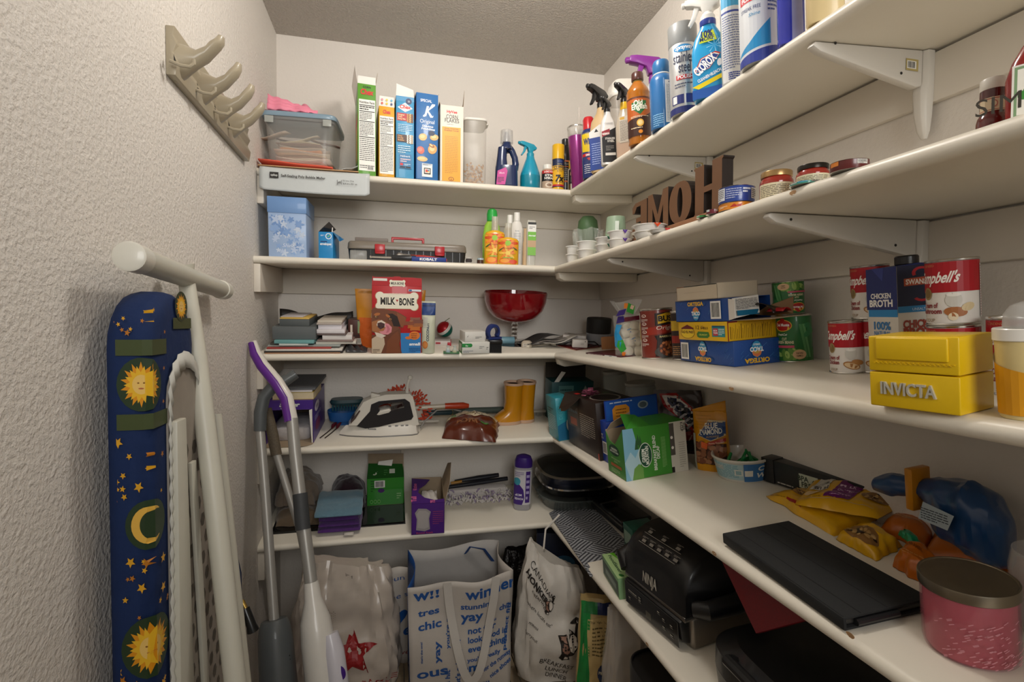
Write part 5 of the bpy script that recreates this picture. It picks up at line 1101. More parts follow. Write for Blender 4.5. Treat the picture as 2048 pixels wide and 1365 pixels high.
t = thing('tape_dispenser', 'dark blue hand tape dispenser standing on the black brush', 'tape dispenser', (x-.004, y+.022, hz_+.0003), R(25))
hh = .052; ring = []
for (a, b) in ((1, 1), (.72, .62)): ring.append([(-.005+.024*a*cos(th_), hh*.45+hh*.55*b*sin(th_)) for th_ in [-.7+ (pi+1.4)*k/16 for k in range(17)]])
MB().prism(ring[0]+ring[1][::-1], -.011, .011, plastic('#26356e')).build('arch', t, bevel=.0015)
MB().box(-.025, .026, -.011, .011, 0, .008, plastic('#26356e')).build('base', t, bevel=.001)
t, r, h = bot('glass_bowl', 'large red glass bowl on a clear beaded stem', 'bowl', 2, 964, 1091, 586, pb=697)
H_ = lambda py_: zat(t.location.x, t.location.y, py_)-t.location.z
hb = H_(644); RG = mat('#97101a', .05, trans=.25, coat=.6, noise_amt=0)
pr_ = [(0, 0), (.25, .012), (.5, .07), (.72, .2), (.88, .42), (.97, .7), (1, 1)]
pts = [(r*a, hb+(h-hb)*b) for a, b in pr_]
MB().lathe(pts+[(a-.003 if a > .01 else 0, b+.004) for a, b in pts[::-1]], RG, 48, cap0=False, cap1=False).build('bowl', t)
GL = glass('#f4f4f2')
st = []
for q in range(5):
 zb_ = .006+(hb-.008)*q/5; dz = (hb-.008)/5; rr = .0125 if q else .014
 for kk in range(7): st.append((rr*(.72+.28*sin(pi*kk/6)), zb_+dz*kk/6*.98))
MB().lathe([(0, .004)]+st+[(.012, hb+.001), (0, hb+.001)], GL, 24).build('stem', t)
MB().lathe([(0, 0), (r*.80, 0), (r*.81, .0015), (r*.6, .003), (.014, .0065), (0, .0065)], GL, 40).build('foot', t)
x, y, z, w_, h = bk(2, 1000, 1030, 670, Y=1.86)
t = thing('lint_roller', 'pale blue handle lying behind the red bowl stem', 'roller', (x, y, z+.016), 0); MB().tube([(-w_*.6, 0, 0), (w_*.5, 0, 0)], .014, plastic('#6f98a8'), 16).build('handle', t, bevel=.002)
x, y, z, w_, h = bk(2, 1045, 1066, 672, Y=1.80)
t = thing('strap_roll', 'rolled pale strap with printed end right of the bowl stem', 'strap', (x, y, z), R(-20)); MB().sup([(0, w_*.5, .02, 3), (.018, w_*.48, .018, 3), (.024, w_*.3, .012, 3)], mat('#bdb2a0', .6, noise_amt=.15, nscale=120)).build('strap', t)
p = Print(); p.rect(-w_*.3, .003, w_*.3, .016, '#d8d0c2').lines(-w_*.25, .004, w_*.25, .015, 2, '#555', .4); p.build('tag', t, on_front(-.0205))
for q, (xa_, ya_, col, lab) in enumerate([(1085, 1.88, '#8f8780', 'grey leaflet leaning against the wall right of the bowl'), (1105, 1.87, '#c9c3b9', 'white curled leaflet leaning behind the red folder'), (1068, 1.89, '#2b2928', 'dark leaflet lying behind the rolled strap')]):
 x_ = hy(xa_, 680, ya_).x
 o = MB().grid(lambda u, v: ((u-.5)*.13, (v-.5)*.10, .012+.028*u+.006*sin(u*6+q*2)-.006*v), 12, 4, mat(col, .6, noise_amt=.08)).build('leaflet', None, solid=.001)
 o.location = (x_, ya_-.06, z3+.004*q); o.rotation_euler.z = .15*q-.1; tag(o, lab, 'paper')
p0 = hy(1062, 688, 1.76)
t = thing('spoon', 'steel measuring spoon lying left of the red folder', 'spoon', (p0.x, 1.79, z3+.004), R(8))
MB().tube([(0, 0, .002), (.05, 0, .004), (.085, .006, .006)], [.003, .0035, .003], CHROME, 8).build('handle', t); MB().lathe([(.0, -.006), (.012, -.004), (.018, .003), (.017, .003), (.011, -.002), (0, -.004)], CHROME, 18, cx=.1, cz=.008, cy=-.006).build('scoop', t)
# ================================================================== middle shelf, right wall
t = thing('folder', 'dark red leather folder lying flat at the shelf corner', 'folder', (0, 0, 0))
A_, B_, C_ = hy(1097, 686, 1.87), flo(1152, 702, 2), hy(1208, 690, 1.80)
MB().add([(A_.x, A_.y, z3+.001), (B_.x, B_.y, z3+.001), (C_.x, C_.y, z3+.001), (C_.x+.02, C_.y+.17, z3+.001), (A_.x+.03, A_.y+.06, z3+.001)], [(0, 1, 2, 3, 4)], mat('#c49a86', .6)).build('pages', t, solid=.003, smooth=0)
MB().add([(A_.x-.003, A_.y, z3+.0052), (B_.x, B_.y-.004, z3+.0052), (C_.x+.004, C_.y, z3+.0052), (C_.x+.022, C_.y+.172, z3+.0052), (A_.x+.03, A_.y+.062, z3+.0052)], [(0, 1, 2, 3, 4)], mat('#6a1418', .45, noise_amt=.06)).build('cover', t, solid=.0025, smooth=0)
ZF = z3+.0068
def crate(pa, pb, pc, pt, i, dz=None):
 A, B, D = [flo(*q, i) if dz is None else hz(*q, dz) for q in (pa, pb, pc)]
 d = (Vector((D.x, D.y))-Vector((B.x, B.y))).length
 c_, rz, w_ = face(A, B, d); z = zr(i, B.y) if dz is None else dz
 return c_, rz, w_, d, z, zat(B.x, B.y, pt)-z
def crate2(pa, pb, pc, pt, ref, rz, z):
 """box higher in a pile: near corner as far off as ref, sides along rz"""
 e = Vector((EF.x, EF.y)); q = [Vector(ray(p_, pt)[:2]).normalized() for p_ in (pa, pb, pc)]
 B = e+q[1]*(Vector(ref[:2])-e).length
 def cut(dq, dl):                    # e+t*dq = B+s*dl
  r_ = B-e; return abs((r_.x*dq.y-r_.y*dq.x)/(dq.x*dl.y-dq.y*dl.x))
 u = Vector((cos(rz), sin(rz))); n = Vector((-u.y, u.x)); w_ = cut(q[0], u); d = cut(q[2], n)
 c_ = B-u*(w_/2)+n*(d/2); return Vector((c_.x, c_.y, z)), rz, w_, d, z, zat(B.x, B.y, pt)-z
t = thing('router_box', 'white boxed router with black end behind the small charger', 'box', (*hy(1150, 672, 1.83).xy, ZF+.0003), R(-24)); W2 = card('#d5cec8'); carton(t, .085, .06, .036, W2); MB().box(-.01, .0428, -.0315, -.03, .006, .024, plastic('#1d1b1b')).build('black_end', t)
mb = MB(); q0 = hy(1122, 678, 1.79); mb.grid(lambda u, v: (q0.x-.02+u*.06, 1.775+v*.05, ZF+.004+.012*u*(1-v)+.003*sin(u*9)), 8, 5, mat('#2c2b2c', .3)); tag(mb.build('snack_wrapper', None, solid=.001), 'black and orange wrapper beside the white charger', 'wrapper')
A_ = hy(1149, 683, 1.74); B_ = hy(1177, 683, 1.745)
cc, rz_, w_ = face(A_, B_, .03); t = thing('phone_charger', 'small white plug charger on the red folder', 'charger', (cc.x, cc.y, ZF), R(-14)); MB().box(-w_/2, w_/2, -.015, .015, 0, .030, plastic('#dcd6d0')).build('body', t, bevel=.004, seg=3)
p = Print(); p.ell(0, .018, .004, .005, '#8f8a88'); p.build('socket', t, on_left(-w_/2)); p = Print()
for q in range(4): p.rect(.003+q*.003, .011, .004+q*.003, .018, '#9c9692')
p.build('dots', t, on_front(-.015))
t, r, h = bot('smart_speaker', 'round speaker with black upper half and grey lower half', 'speaker', 2, 1176, 1226, 640, Y=1.80)
t.location.z = ZF
lat(t, 'grille', [(0, .42), (.995, .42), (1, .44), (1, .96), (.96, 1), (0, 1)], mat('#191818', .6, bump=.4, bscale=900), r, h, 36); lat(t, 'base', [(0, 0), (.97, 0), (1, .02), (1, .42), (0, .42)], plastic('#8d8f94'), r, h, 36)
cbl = MB(); b0 = hy(1178, 690, 1.745); cbl.tube([(b0.x+.012*q*cos(q*1.1)*.5+.02*(q/8), b0.y+.004+.012*sin(q*1.3), ZF+.0035+.003*(q % 3)+(.014 if q > 6 else 0)) for q in range(9)], .0022, mat('#141313', .5), 8)
tag(cbl.build('cable', None), 'short black charging cable lying in front of the speaker', 'cable')
begin('r', 2)
A_, B_ = flo(1171, 709, 2), flo(1238, 716, 2); cc, rz_, w_ = face(A_, B_, .11)
t = thing('book', 'thin maroon book with white spine lettering and dog picture', 'book', (cc.x, cc.y+.004, z3+.0002), rz_); carton(t, w_*1.05, .10, .0062, card('#4c1520'), 'cover')
p = Print(); p.text('DOG HORSE', -w_*.2, .0022, .0026, '#cfc0bc', w=w_*.45, bold=1).rect(w_*.08, .0006, w_*.42, .0058, '#cfd3d3').ell(w_*.25, .003, w_*.05, .002, '#5a6a78'); p.build('spine_print', t, on_front(-.05), e0=.0008)
t = thing('wood_block', 'small tan cork folded wallet standing on the maroon book', 'wallet', (*hz(1218, 698, z3+.007).xy, z3+.0069), R(-30)); 
for s_ in (-1, 1): MB().box(-.022+.0, .022, s_*.009-.0065, s_*.009+.0065, 0, .040, mat('#96663c', .7, noise_amt=.15)).build('leaf', t, bevel=.001)
# marshmallows in a clear bag
c0 = flo(1257, 714, 2); hd = Vector((c0.x, c0.y, 0)).normalized(); rt = Vector((hd.y, -hd.x, 0))
zm = zr(2, c0.y)
MM = mat('#ece4d2', .7, sss=.3, noise_amt=.03); k_ = 0
for (a, b, zz, tilt) in [(-.002, .012, .013, 1.4), (.03, .010, .012, 1.5), (.012, .032, .013, .3), (.005, .018, .036, .4), (.03, .022, .037, 1.0), (-.012, .03, .038, .7), (.018, .02, .060, .5), (.036, .028, .058, .9), (-.004, .024, .064, 1.2), (.022, .026, .082, .3), (.0, .03, .086, .9), (.038, .03, .078, 1.3)]:
 o = MB().lathe([(0, 0), (.0115, 0), (.0145, .003), (.0145, .020), (.0115, .023), (0, .023)], MM, 18).build('marshmallow', None)
 q_ = c0+rt*a+hd*(b+.008); o.location = (q_.x, q_.y, zm+zz); o.rotation_euler = (tilt, .4*tilt, k_*.9); k_ += 1
 o.data.transform(Matrix.Translation((0, 0, -.0115))); tag(o, 'plump white marshmallow inside the clear bag with blue and green print', 'marshmallow', 'marshmallows in the clear bag')
t = thing('marshmallow_bag', 'clear plastic marshmallow bag with blue green and purple print', 'bag', (*(c0+rt*.008+hd*.032).xy, zm), fc(c0.x, c0.y))
FILM = clear('#e8e6e0', .18, .08)
fm = pouch(t, .088, .115, .034, FILM, 'film', wr=.005, seed=8, top=.012, n=40)
mb = MB(); mb.grid(lambda u, v: ((.013+.022*v+.004*sin(u*2*pi*7))*sin(u*2*pi)*1.2-.004, -(.010+.016*v+.004*sin(u*2*pi*5+1))*cos(u*2*pi), .112+.042*v+.003*sin(u*2*pi*3)), 40, 6, FILM); mb.build('gathered_top', t, smooth=30)
p = Print(); p.poly([(-.044, .03), (-.030, .022), (-.022, .05), (-.030, .066), (-.02, .088), (-.036, .09), (-.044, .06)], '#1f8fc8').poly([(-.038, .03), (-.026, .01), (-.012, .022), (-.02, .048), (-.034, .045)], '#2f9a3a').poly([(-.026, .004), (-.018, .002), (-.014, .012), (-.024, .014)], '#e07a2a').poly([(-.036, .092), (-.012, .096), (-.014, .112), (-.030, .112)], '#35206e').poly([(-.014, .096), (.04, .1), (.04, .112), (-.012, .108)], '#6a1a30')
for a, b in ((-.002, .075), (.008, .05)): p.ell(a, b, .007, .0012, '#6a8fb8', 8, .4).ell(a+.004, b-.007, .0015, .0015, '#4a6a9c', 8)
p.build('print', t, fm, cut=(.006, .006), rough=.25)
p = Print(); p.poly([(-.035, .001), (-.012, .004), (-.006, .02), (-.026, .016)], '#3c2a7a').poly([(-.006, .012), (.012, .003), (.018, .026), (.0, .036)], '#2c9432').poly([(.004, .02), (.012, .016), (.016, .026), (.008, .03)], '#e2b9a0').poly([(-.012, .022), (-.004, .02), (0, .034), (-.01, .036)], '#e0802c')
p.build('top_print', t, lambda a, b, e: Vector((a, -.028-b*.1-e, .112+b)), rough=.25)
# cans
def steelcan(t, r, h, mt, seed=0):
 lidcan(t, r, h, mt, 40)
def rcan(lab, pl, pr, pt, pb, col, grp=None, off=0, nm='food_can', z=None, X=None):
 if z is None: x, y, z, r, h = rd(2, pl, pr, pt, pb=pb, side='r')
 else: x, y, z, r, h = rd(2, pl, pr, pt, X=X, z=z)
 t = thing(nm, lab, 'can', (x, y, z+.0003), fc(x, y, off), grp); steelcan(t, r, h, mat(col, .35, coat=.25, noise_amt=.01)); return t, r, h
t, r, h = rcan('tall reddish brown baked beans can left of the taco boxes', 1283, 1351, 617, 719, '#7c2a1c')
q = r*1.5; p = Print(); p.rect(-q, h*.05, -q*.80, h*.92, '#d8ccc0').rect(-q, h*.38, -q*.82, h*.72, '#d9a526').poly([(-q*.05, h*.9), (q, h*.93), (q, h*.6), (-q*.05, h*.66)], '#2a1712').poly([(-q*.1, h*.05), (q, h*.05), (q, h*.45), (0, h*.38)], '#2a1712').poly([(q*.06, h*.86), (q*.4, h*.90), (q, h*.90), (q, h*.68), (q*.5, h*.72), (q*.06, h*.69)], '#e3b41f').text('BUSH', q*.5, h*.745, h*.10, '#1f1712', w=q*.85, bold=1.5).poly([(-q*.4, h*.62), (q, h*.70), (q, h*.55), (-q*.4, h*.47)], '#a03020').text('Original', q*.45, h*.58, h*.075, '#f3e6d6', w=q*.95, shear=.25).poly([(-q*.1, h*.46), (q, h*.52), (q, h*.4), (0, h*.36)], '#1d1512').text('BAKED BEANS', q*.5, h*.425, h*.035, '#d9c68a', w=q*.8, bold=1)
for k in range(4): p.ell(-q*.52, h*(.86-.16*k), q*.12, h*.03, '#e8dcd0').ell(-q*.52, h*(.86-.16*k), q*.08, h*.02, '#7c2a1c').lines(-q*.7, h*(.74-.16*k), -q*.34, h*(.80-.16*k), 3, '#e8dcd0', .4, k)
p.ell(q*.5, h*.14, q*.62, h*.13, '#4a4846').ell(q*.55, h*.2, q*.5, h*.16, '#5a2c16'); rg = random.Random(2)
for k in range(40): p.ell(q*.55+rg.uniform(-.44, .44)*q, h*.2+rg.uniform(-.12, .13)*h, .0042, .003, rg.choice(('#b5683a', '#a8562c', '#c47a4a')), 8, rg.uniform(0, 3))
p.build('label', t, on_cyl(r*.965), cut=CL, de=.00003)
t, r, h = rcan('dark can with a yellow and red label behind the beans can', 1338, 1372, 622, 690, '#2a1c18', z=zr(2, 1.1), X=.66)
p = Print(); p.rect(-r*1.2, h*.6, r*1.2, h*.8, '#c9a52a').rect(-r*1.2, h*.35, r*1.2, h*.5, '#8f2a20').lines(-r, h*.1, r, h*.3, 5, '#b08050', .4); p.build('label', t, on_cyl(r*.965), cut=CL)
# taco boxes
def shield(p, cu, cv, s_, up=1):
 p.ell(cu, cv, s_*.62, s_*.8, '#153a70').ell(cu, cv, s_*.56, s_*.74, '#2f8fc0'); p.poly([(cu-s_*.54, cv+up*s_*.12), (cu+s_*.54, cv+up*s_*.12), (cu+s_*.40, cv+up*s_*.52), (cu, cv+up*s_*.72), (cu-s_*.40, cv+up*s_*.52)], '#dd7a4a'); p.ell(cu, cv+up*s_*.26, s_*.3, s_*.13, '#c9a04a')
def ortega(p, cu, h, w_, up, txt2=True):
 r_ = 0 if up > 0 else pi; m = h/2
 p.ell(cu, m+up*h*.30, w_*.17*1.15, h*.13, '#1f4f8f'); shield(p, cu, m-up*h*.12, h*.44, up)
 p.text('TACO', cu, m-up*h*.20, h*.17, '#f2f2ee', w=h*.62, rot=r_, bold=1.5).text('SHELLS', cu, m-up*h*.34, h*.07, '#f2f2ee', w=h*.3, rot=r_, bold=1).text('ORTEGA', cu, m+up*h*.24, h*.17, '#e8b432', w=h*1.15, rot=r_, bold=1.8)
def swirl(p, w_, h, seed):
 rg = random.Random(seed)
 for q in range(26):
  u = rg.uniform(-.46, .46)*w_; v = rg.uniform(.06, .94)*h; a = rg.choice((.6, .8, 2.3, 2.5)); L = rg.uniform(.006, .014); x1, y1 = u+L*cos(a), v+L*sin(a)
  if abs(x1) > w_*.48 or not .02*h < y1 < .98*h: continue
  p.poly([(u, v), (x1, y1), (x1+.0005, y1-.0008), (u+.0005, v-.0008)], '#3f74b4')
TB_ = card('#1f4a92')
cc, rz_, w_, d, z, h = crate((1362, 723), (1469, 735), (1554, 724), 684, 2)
t = thing('taco_shell_box', 'blue taco shell box printed upside down at the bottom of the pile', 'box', (cc.x, cc.y, z+.0003), rz_, 'taco shell boxes'); carton(t, w_, d, h, TB_)
p = Print(); swirl(p, w_, h, 3); p.barcode(-w_*.47, h*.1, -w_*.31, h*.85); ortega(p, -w_*.03, h, w_, -1); p.build('front_print', t, on_front(-d/2), de=.00004)
p = Print(); swirl(p, d, h, 5); ortega(p, -d*.02, h, d, -1); p.build('end_print', t, on_right(w_/2), de=.00004)
z += h+.0006; zt1 = z; rf = flo(1469, 735, 2); r0_ = rz_
cc, rz_, w_, d, _, h = crate2(1356, 1454, 1552, 644, rf, r0_+.03, z)
t = thing('taco_shell_box', 'yellow taco shell box in the middle of the pile', 'box', (cc.x, cc.y, z), rz_, 'taco shell boxes'); carton(t, w_, d, h, card('#e3b415'))
p = Print(); p.ell(-w_*.29, h*.40, w_*.155, h*.33, '#8a5a18').ell(-w_*.29, h*.40, w_*.145, h*.30, '#e9c530').poly([(-w_*.43, h*.66), (-w_*.29, h*.85), (-w_*.15, h*.66), (-w_*.16, h*.60), (-w_*.42, h*.60)], '#6e1f22').text('OLD EL PASO', -w_*.29, h*.38, h*.13, '#4a1a12', w=w_*.27, bold=1.5).text('12', -w_*.07, h*.60, h*.21, '#4a2a10', w=w_*.07).text('TACO', w_*.02, h*.74, h*.06, '#4a2a10').text('SHELLS', w_*.065, h*.61, h*.12, '#4a2a10', w=w_*.15, bold=.6).poly([(-w_*.08, h*.2), (-w_*.04, h*.14), (w_*.13, h*.14), (w_*.17, h*.25), (w_*.15, h*.46), (-w_*.06, h*.48), (-w_*.09, h*.35)], '#3f7a30').text('CRUNCHY', w_*.04, h*.27, h*.08, '#d8d25a', w=w_*.17, bold=1).rect(w_*.22, h*.22, w_*.46, h*.8, '#2f8f96').rect(w_*.22, h*.71, w_*.46, h*.8, '#1c5f78').rect(w_*.24, h*.28, w_*.33, h*.66, '#c23040').text('BOX', w_*.285, h*.50, h*.09, '#fff', w=w_*.07, bold=1).text('TOPS', w_*.285, h*.37, h*.09, '#fff', w=w_*.08, bold=1).lines(w_*.34, h*.3, w_*.45, h*.66, 4, '#d9ecec', .5); p.build('front_print', t, on_front(-d/2), de=.00004)
p = Print(); p.rect(-d/2, 0, -d*.48, h, '#8a2a20').rect(-d/2, h*.93, -d*.3, h, '#7a1f1c').rect(-d*.46, h*.05, d*.42, h*.9, '#d9aa1c')
rg = random.Random(9)
for q in range(24): p.rect(-d*.45+d*.036*q, h*.1, -d*.45+d*.036*q+(.0016 if q % 6 == 0 else .0007), h*rg.uniform(.6, .88), '#5a4210')
p.build('side_print', t, on_right(w_/2), de=.00004)
z += h+.0006
cc, rz_, w_, d, _, h = crate2(1350, 1456, 1540, 596, rf, r0_+.06, z)
t = thing('taco_shell_box', 'blue taco shell box with torn open end on top', 'box', (cc.x, cc.y, z), rz_, 'taco shell boxes')
mb = MB(); th_ = .0012
mb.box(-w_/2, w_/2, -d/2, -d/2+th_, 0, h, TB_).box(-w_/2, -w_/2+th_, -d/2, d/2, 0, h, TB_).box(-w_/2, w_/2, d/2-th_, d/2, 0, h, TB_).box(-w_/2, w_/2, -d/2, d/2, 0, th_, TB_).box(-w_/2, w_*.46, -d/2, d/2, h-th_, h, TB_).box(w_*.3, w_*.305, -d*.48, d*.48, th_, h*.95, mat('#241a18', .8)); mb.build('carton', t)
p = Print(); swirl(p, w_, h, 6); ortega(p, -w_*.08, h, w_, 1); p.barcode(w_*.2, h*.12, w_*.38, h*.9); p.build('front_print', t, on_front(-d/2), de=.00004)
x0 = w_/2
flap(t, [(x0, -d/2, .002), (x0, -d/2, h-.002), (x0+.022, -d/2-.004, h-.004), (x0+.022, -d/2-.004, .006)])
f = flap(t, [(x0+.010, -d*.44, h*.12), (x0+.014, d*.10, h*.28), (x0+.008, d*.14, h*1.04), (x0+.003, -d*.44, h*.96)], WHITEBOARD, 'printed_flap')
p = Print(); p.rect(-d*.42, h*.02, d*.09, h*.24, '#1a6a8f').lines(-d*.42, h*.28, d*.09, h*.74, 9, '#3a3a40', .35); p.build('flap_print', f, on_plane((x0+.014, 0, h*.2), (.0, 1, 0), (-.12, 0, 1), (1, 0, .12)))
flap(t, [(x0, -d*.45, .001), (x0+.065, -d*.1, -.001+.002), (x0+.085, d*.42, .004), (x0, d*.49, .001)], INNER)
flap(t, [(x0, d*.1, h*.2), (x0+.02, d*.2, h*.5), (x0+.06, d*.48, h*.86), (x0+.055, d*.5, h*.15), (x0, d*.5, .004)], mat('#8a6a4a', .7))
mb = MB(); mb.grid(lambda u, v: (x0-.01+u*.065, d*(.02+.34*v)+.004*sin(u*9), h*(.25+.45*sin(pi*u)*(1-.4*v))), 10, 6, mat('#2a1f1e', .2, alpha=.8, noise_amt=.3, nscale=60)); mb.build('inner_wrapper', t, solid=.0008)
mb = MB(); mb.grid(lambda u, v: (x0+.03+u*.04, d*(.12+.2*v), h*(.30+.14*sin(pi*v))), 6, 4, mat('#a3151c', .3)); mb.build('red_seal', t, solid=.0008)
z += h+.0006
cc, rz_, w_, d, _, h = crate2(1358, 1441, 1523, 565, rf, r0_+.04, z)
t = thing('taco_shell_box', 'plain cream inside out box topmost on the taco box pile', 'box', (cc.x, cc.y+.012, z), rz_, 'taco shell boxes')
CB = card('#cfc0a8'); th_ = .0012; mb = MB()
mb.box(-w_/2, w_/2, -d/2, -d/2+th_, 0, h*.93, CB).box(-w_/2, -w_/2+th_, -d/2, d/2, 0, h, mat('#a8795a', .6)).box(-w_/2, w_/2, d/2-th_, d/2, 0, h, CB).box(w_/2-th_, w_/2, -d/2, d/2, 0, h, CB).box(-w_/2, w_/2, -d/2, d/2, 0, th_, CB); mb.build('carton', t)
p = Print(); p.rect(-w_*.3, h*.52, w_*.25, h*.535, '#b09f86'); p.build('crease', t, on_front(-d/2))
mb = MB(); mb.box(-w_*.4, w_*.3, -d*.4, d*.4, h*.5, h*1.0, mat('#3a3f38', .5, noise_amt=.5, nscale=70)); mb.build('printed_liner', t)
# green bean cans
def beans(lab, pl, pr, pt, pb, up, z=None, X=None):
 t, r, h = rcan(lab, pl, pr, pt, pb, '#1c6a30', 'green bean cans in a stack', 0, z=z, X=X)
 q = r*1.45; f = (lambda v: v) if up else (lambda v: 1-v); ro = 0 if up else pi; s_ = 1 if up else -1; p = Print(); U = lambda a: s_*a*q
 p.rect(-q, h*min(f(.03), f(.3)), q, h*max(f(.03), f(.3)), '#2a6a2c')
 rg = random.Random(3)
 for k in range(14): p.ell(U(rg.uniform(-.9, .2)), h*f(rg.uniform(.06, .26)), .008, .0045, rg.choice(('#7fa84a', '#9cbc62', '#5f8f3a')), 10, rg.uniform(0, 3))
 for a, b, c_ in ((.28, .25, .5), (.36, .3, .7), (.22, .3, .62)): p.poly([(U(a-.04), h*f(.8)), (U(a+.06), h*f(.8)), (U(a+b), h*f(.1)), (U(a+b-.1), h*f(.1))], ('#4f8f52', '#5f9c60', '#3f8046')[int(c_*10) % 3])
 for a, v in ((.6, .76), (.72, .66), (.55, .6)): p.ell(U(a), h*f(v), q*.22, h*.06, '#2f7f48', 10, s_*.5*(1 if a < .6 else -.4))
 p.ell(U(-.42), h*f(.78), q*.37, h*.125, '#e3b93a').ell(U(-.42), h*f(.78), q*.34, h*.11, '#b51d20').ell(U(-.42), h*f(.90), q*.10, h*.03, '#b51d20').text('Del Monte', U(-.42), h*f(.765), h*.06, '#fff', w=q*.55, rot=ro, bold=1)
 p.text('FreshCut', U(-.45), h*f(.57), h*.045, '#eef2e8', w=q*.4, rot=ro, shear=.3, bold=1).text('CUT', U(-.36), h*f(.47), h*.055, '#e6e2b8', w=q*.2, rot=ro, bold=1).text('GREEN BEANS', U(-.36), h*f(.40), h*.055, '#e6e2b8', w=q*.7, rot=ro, bold=1).rect(-q if up else U(0), h*min(f(.31), f(.36)), U(0) if up else q, h*max(f(.31), f(.36)), '#c9506a').ell(U(.18), h*f(.17), q*.25, h*.10, '#d9b48a').text('NON', U(.18), h*f(.18), h*.035, '#4a3a20', rot=ro, bold=1).text('GMO', U(.18), h*f(.125), h*.035, '#4a3a20', rot=ro, bold=1)
 p.build('label', t, on_cyl(r*.965), cut=CL, de=.00003); return t, r, h
t, r, h = beans('green bean can at the bottom of its stack', 1553, 1628, 629, 726, True)
tl = t.location
t2, r2, h2 = beans('green bean can standing upside down on another green bean can', 1551, 1618, 562, None, False, z=tl.z+h+.0003, X=tl.x-r*.75); t2.location = (tl.x-.006, tl.y+.004, tl.z+h+.0004)
# soup cans
def soup(lab, loc, r, h, kind, off=0):
 t = thing('soup_can', lab, 'can', loc, fc(loc[0], loc[1], off-.28), 'red and white soup cans'); steelcan(t, r, h, mat('#e2ddd6', .35, coat=.25, noise_amt=.01))
 q = r*1.5; p = Print(); p.rect(-q*1.5, h*.50, q*1.5, h*.955, '#a90f1d').text('CONDENSED', -q*.55, h*.895, h*.035, '#c9855a', w=q*.6).text("Campbell's", -q*.30, h*.65, h*.16, '#f5f0ea', w=q*1.25, bold=1, shear=.35).ell(-q*.50, h*.485, q*.16, h*.095, '#9a8250').ell(-q*.50, h*.485, q*.12, h*.07, '#7d6538')
 p.text('Cream of', -q*.44, h*.27, h*.075, '#8a1a24', w=q*.55, bold=1).text(kind, -q*.44, h*.18, h*.075, '#8a1a24', w=q*(.5 if kind == 'Chicken' else .74), bold=1).text('SOUP', -q*.42, h*.055, h*.05, '#8a6a3a', w=q*.32).ell(q*.22, h*.38, q*.20, h*.11, '#cfccc4').ell(q*.22, h*.46, q*.17, h*.03, '#ece9e2')
 if kind == 'Chicken': p.ell(q*.24, h*.16, q*.30, h*.07, '#a8723c', 14, -.3).ell(q*.24, h*.155, q*.26, h*.05, '#e0c49a', 14, -.3).ell(q*.45, h*.22, q*.22, h*.05, '#b8824a', 14, -.2)
 else: p.ell(q*.26, h*.20, q*.28, h*.075, '#a8693a', 14, -.1).ell(q*.20, h*.13, q*.12, h*.06, '#e6d6b8', 12, .4).ell(q*.56, h*.27, q*.18, h*.06, '#d9c49a', 12, .4)
 p.rect(q*1.02, h*.1, q*1.25, h*.9, '#d9d2ca').lines(q*1.04, h*.12, q*1.22, h*.88, 20, '#a85058', .4); p.build('label', t, on_cyl(r*.965), cut=CL, de=.00003); return t
x, y, z, r, h = rd(2, 1658, 1737, 641, pb=749, side='r'); HC = h; RC = r
soup('front soup can with chicken slices, nearest the shelf edge', (x, y, z+.0003), r, h, 'Chicken', .1)
x, y, z, r, h = rd(2, 1704, 1778, 540, z=z+HC, X=.735)
zz0 = zr(2, y); soup('lower chicken soup can behind the front one', (x, y, zz0+.0003), RC, HC, 'Chicken'); soup('upper chicken soup can left of the broth carton', (x, y, zz0+HC+.0008), RC, HC, 'Chicken')
x, y, z, r, h = rd(2, 1848, 1961, 518, z=zr(2, .55)+HC*.98, X=.66)
zz0 = zr(2, y); hs_ = (zat(x, y, 518)-zz0)/2; soup('lower mushroom soup can behind the yellow case', (x, y, zz0+.0003), r, hs_-.0004, 'Mushroom'); soup('upper mushroom soup can with brown mushroom picture', (x, y, zz0+hs_+.0003), r, hs_-.0004, 'Mushroom')
x, y, z, r, h = rd(2, 1968, 2075, 632, z=zr(2, .48), X=.67)
soup('single soup can behind the white lidded tub', (x, y, z+.0003), r, h, 'Mushroom', .5)
# broth carton
zq = zr(2, .72); xb_, yb2 = hx(1795, 600, .70).xy
A_ = hx(1734, 600, .715); B_ = Vector((xb_, yb2, 0)); cc, rz_, w_ = face(A_, B_, .062); h = zat(xb_, yb2, 535)-zq
t = thing('broth_carton', 'navy and white chicken broth carton with black screw cap', 'carton', (cc.x, cc.y, zr(2, cc.y)+.0003), rz_); d = .062
carton(t, w_, d, h, card('#d9d4ca')); top = MB(); top.add([(-w_/2, -d/2, h), (w_/2, -d/2, h), (w_/2, d/2, h), (-w_/2, d/2, h), (-w_*.47, d*.05, h+.003), (w_*.47, d*.05, h+.003)], [(0, 1, 5, 4), (2, 3, 4, 5), (1, 2, 5), (3, 0, 4)], card('#22306e')).build('folded_top', t, bevel=.0006)
MB().lathe([(.0135, h+.002), (.0145, h+.003), (.0145, h+.013), (.013, h+.015), (0, h+.015)], plastic('#161518'), 24, cx=w_*.12, cy=d*.02).build('cap', t)
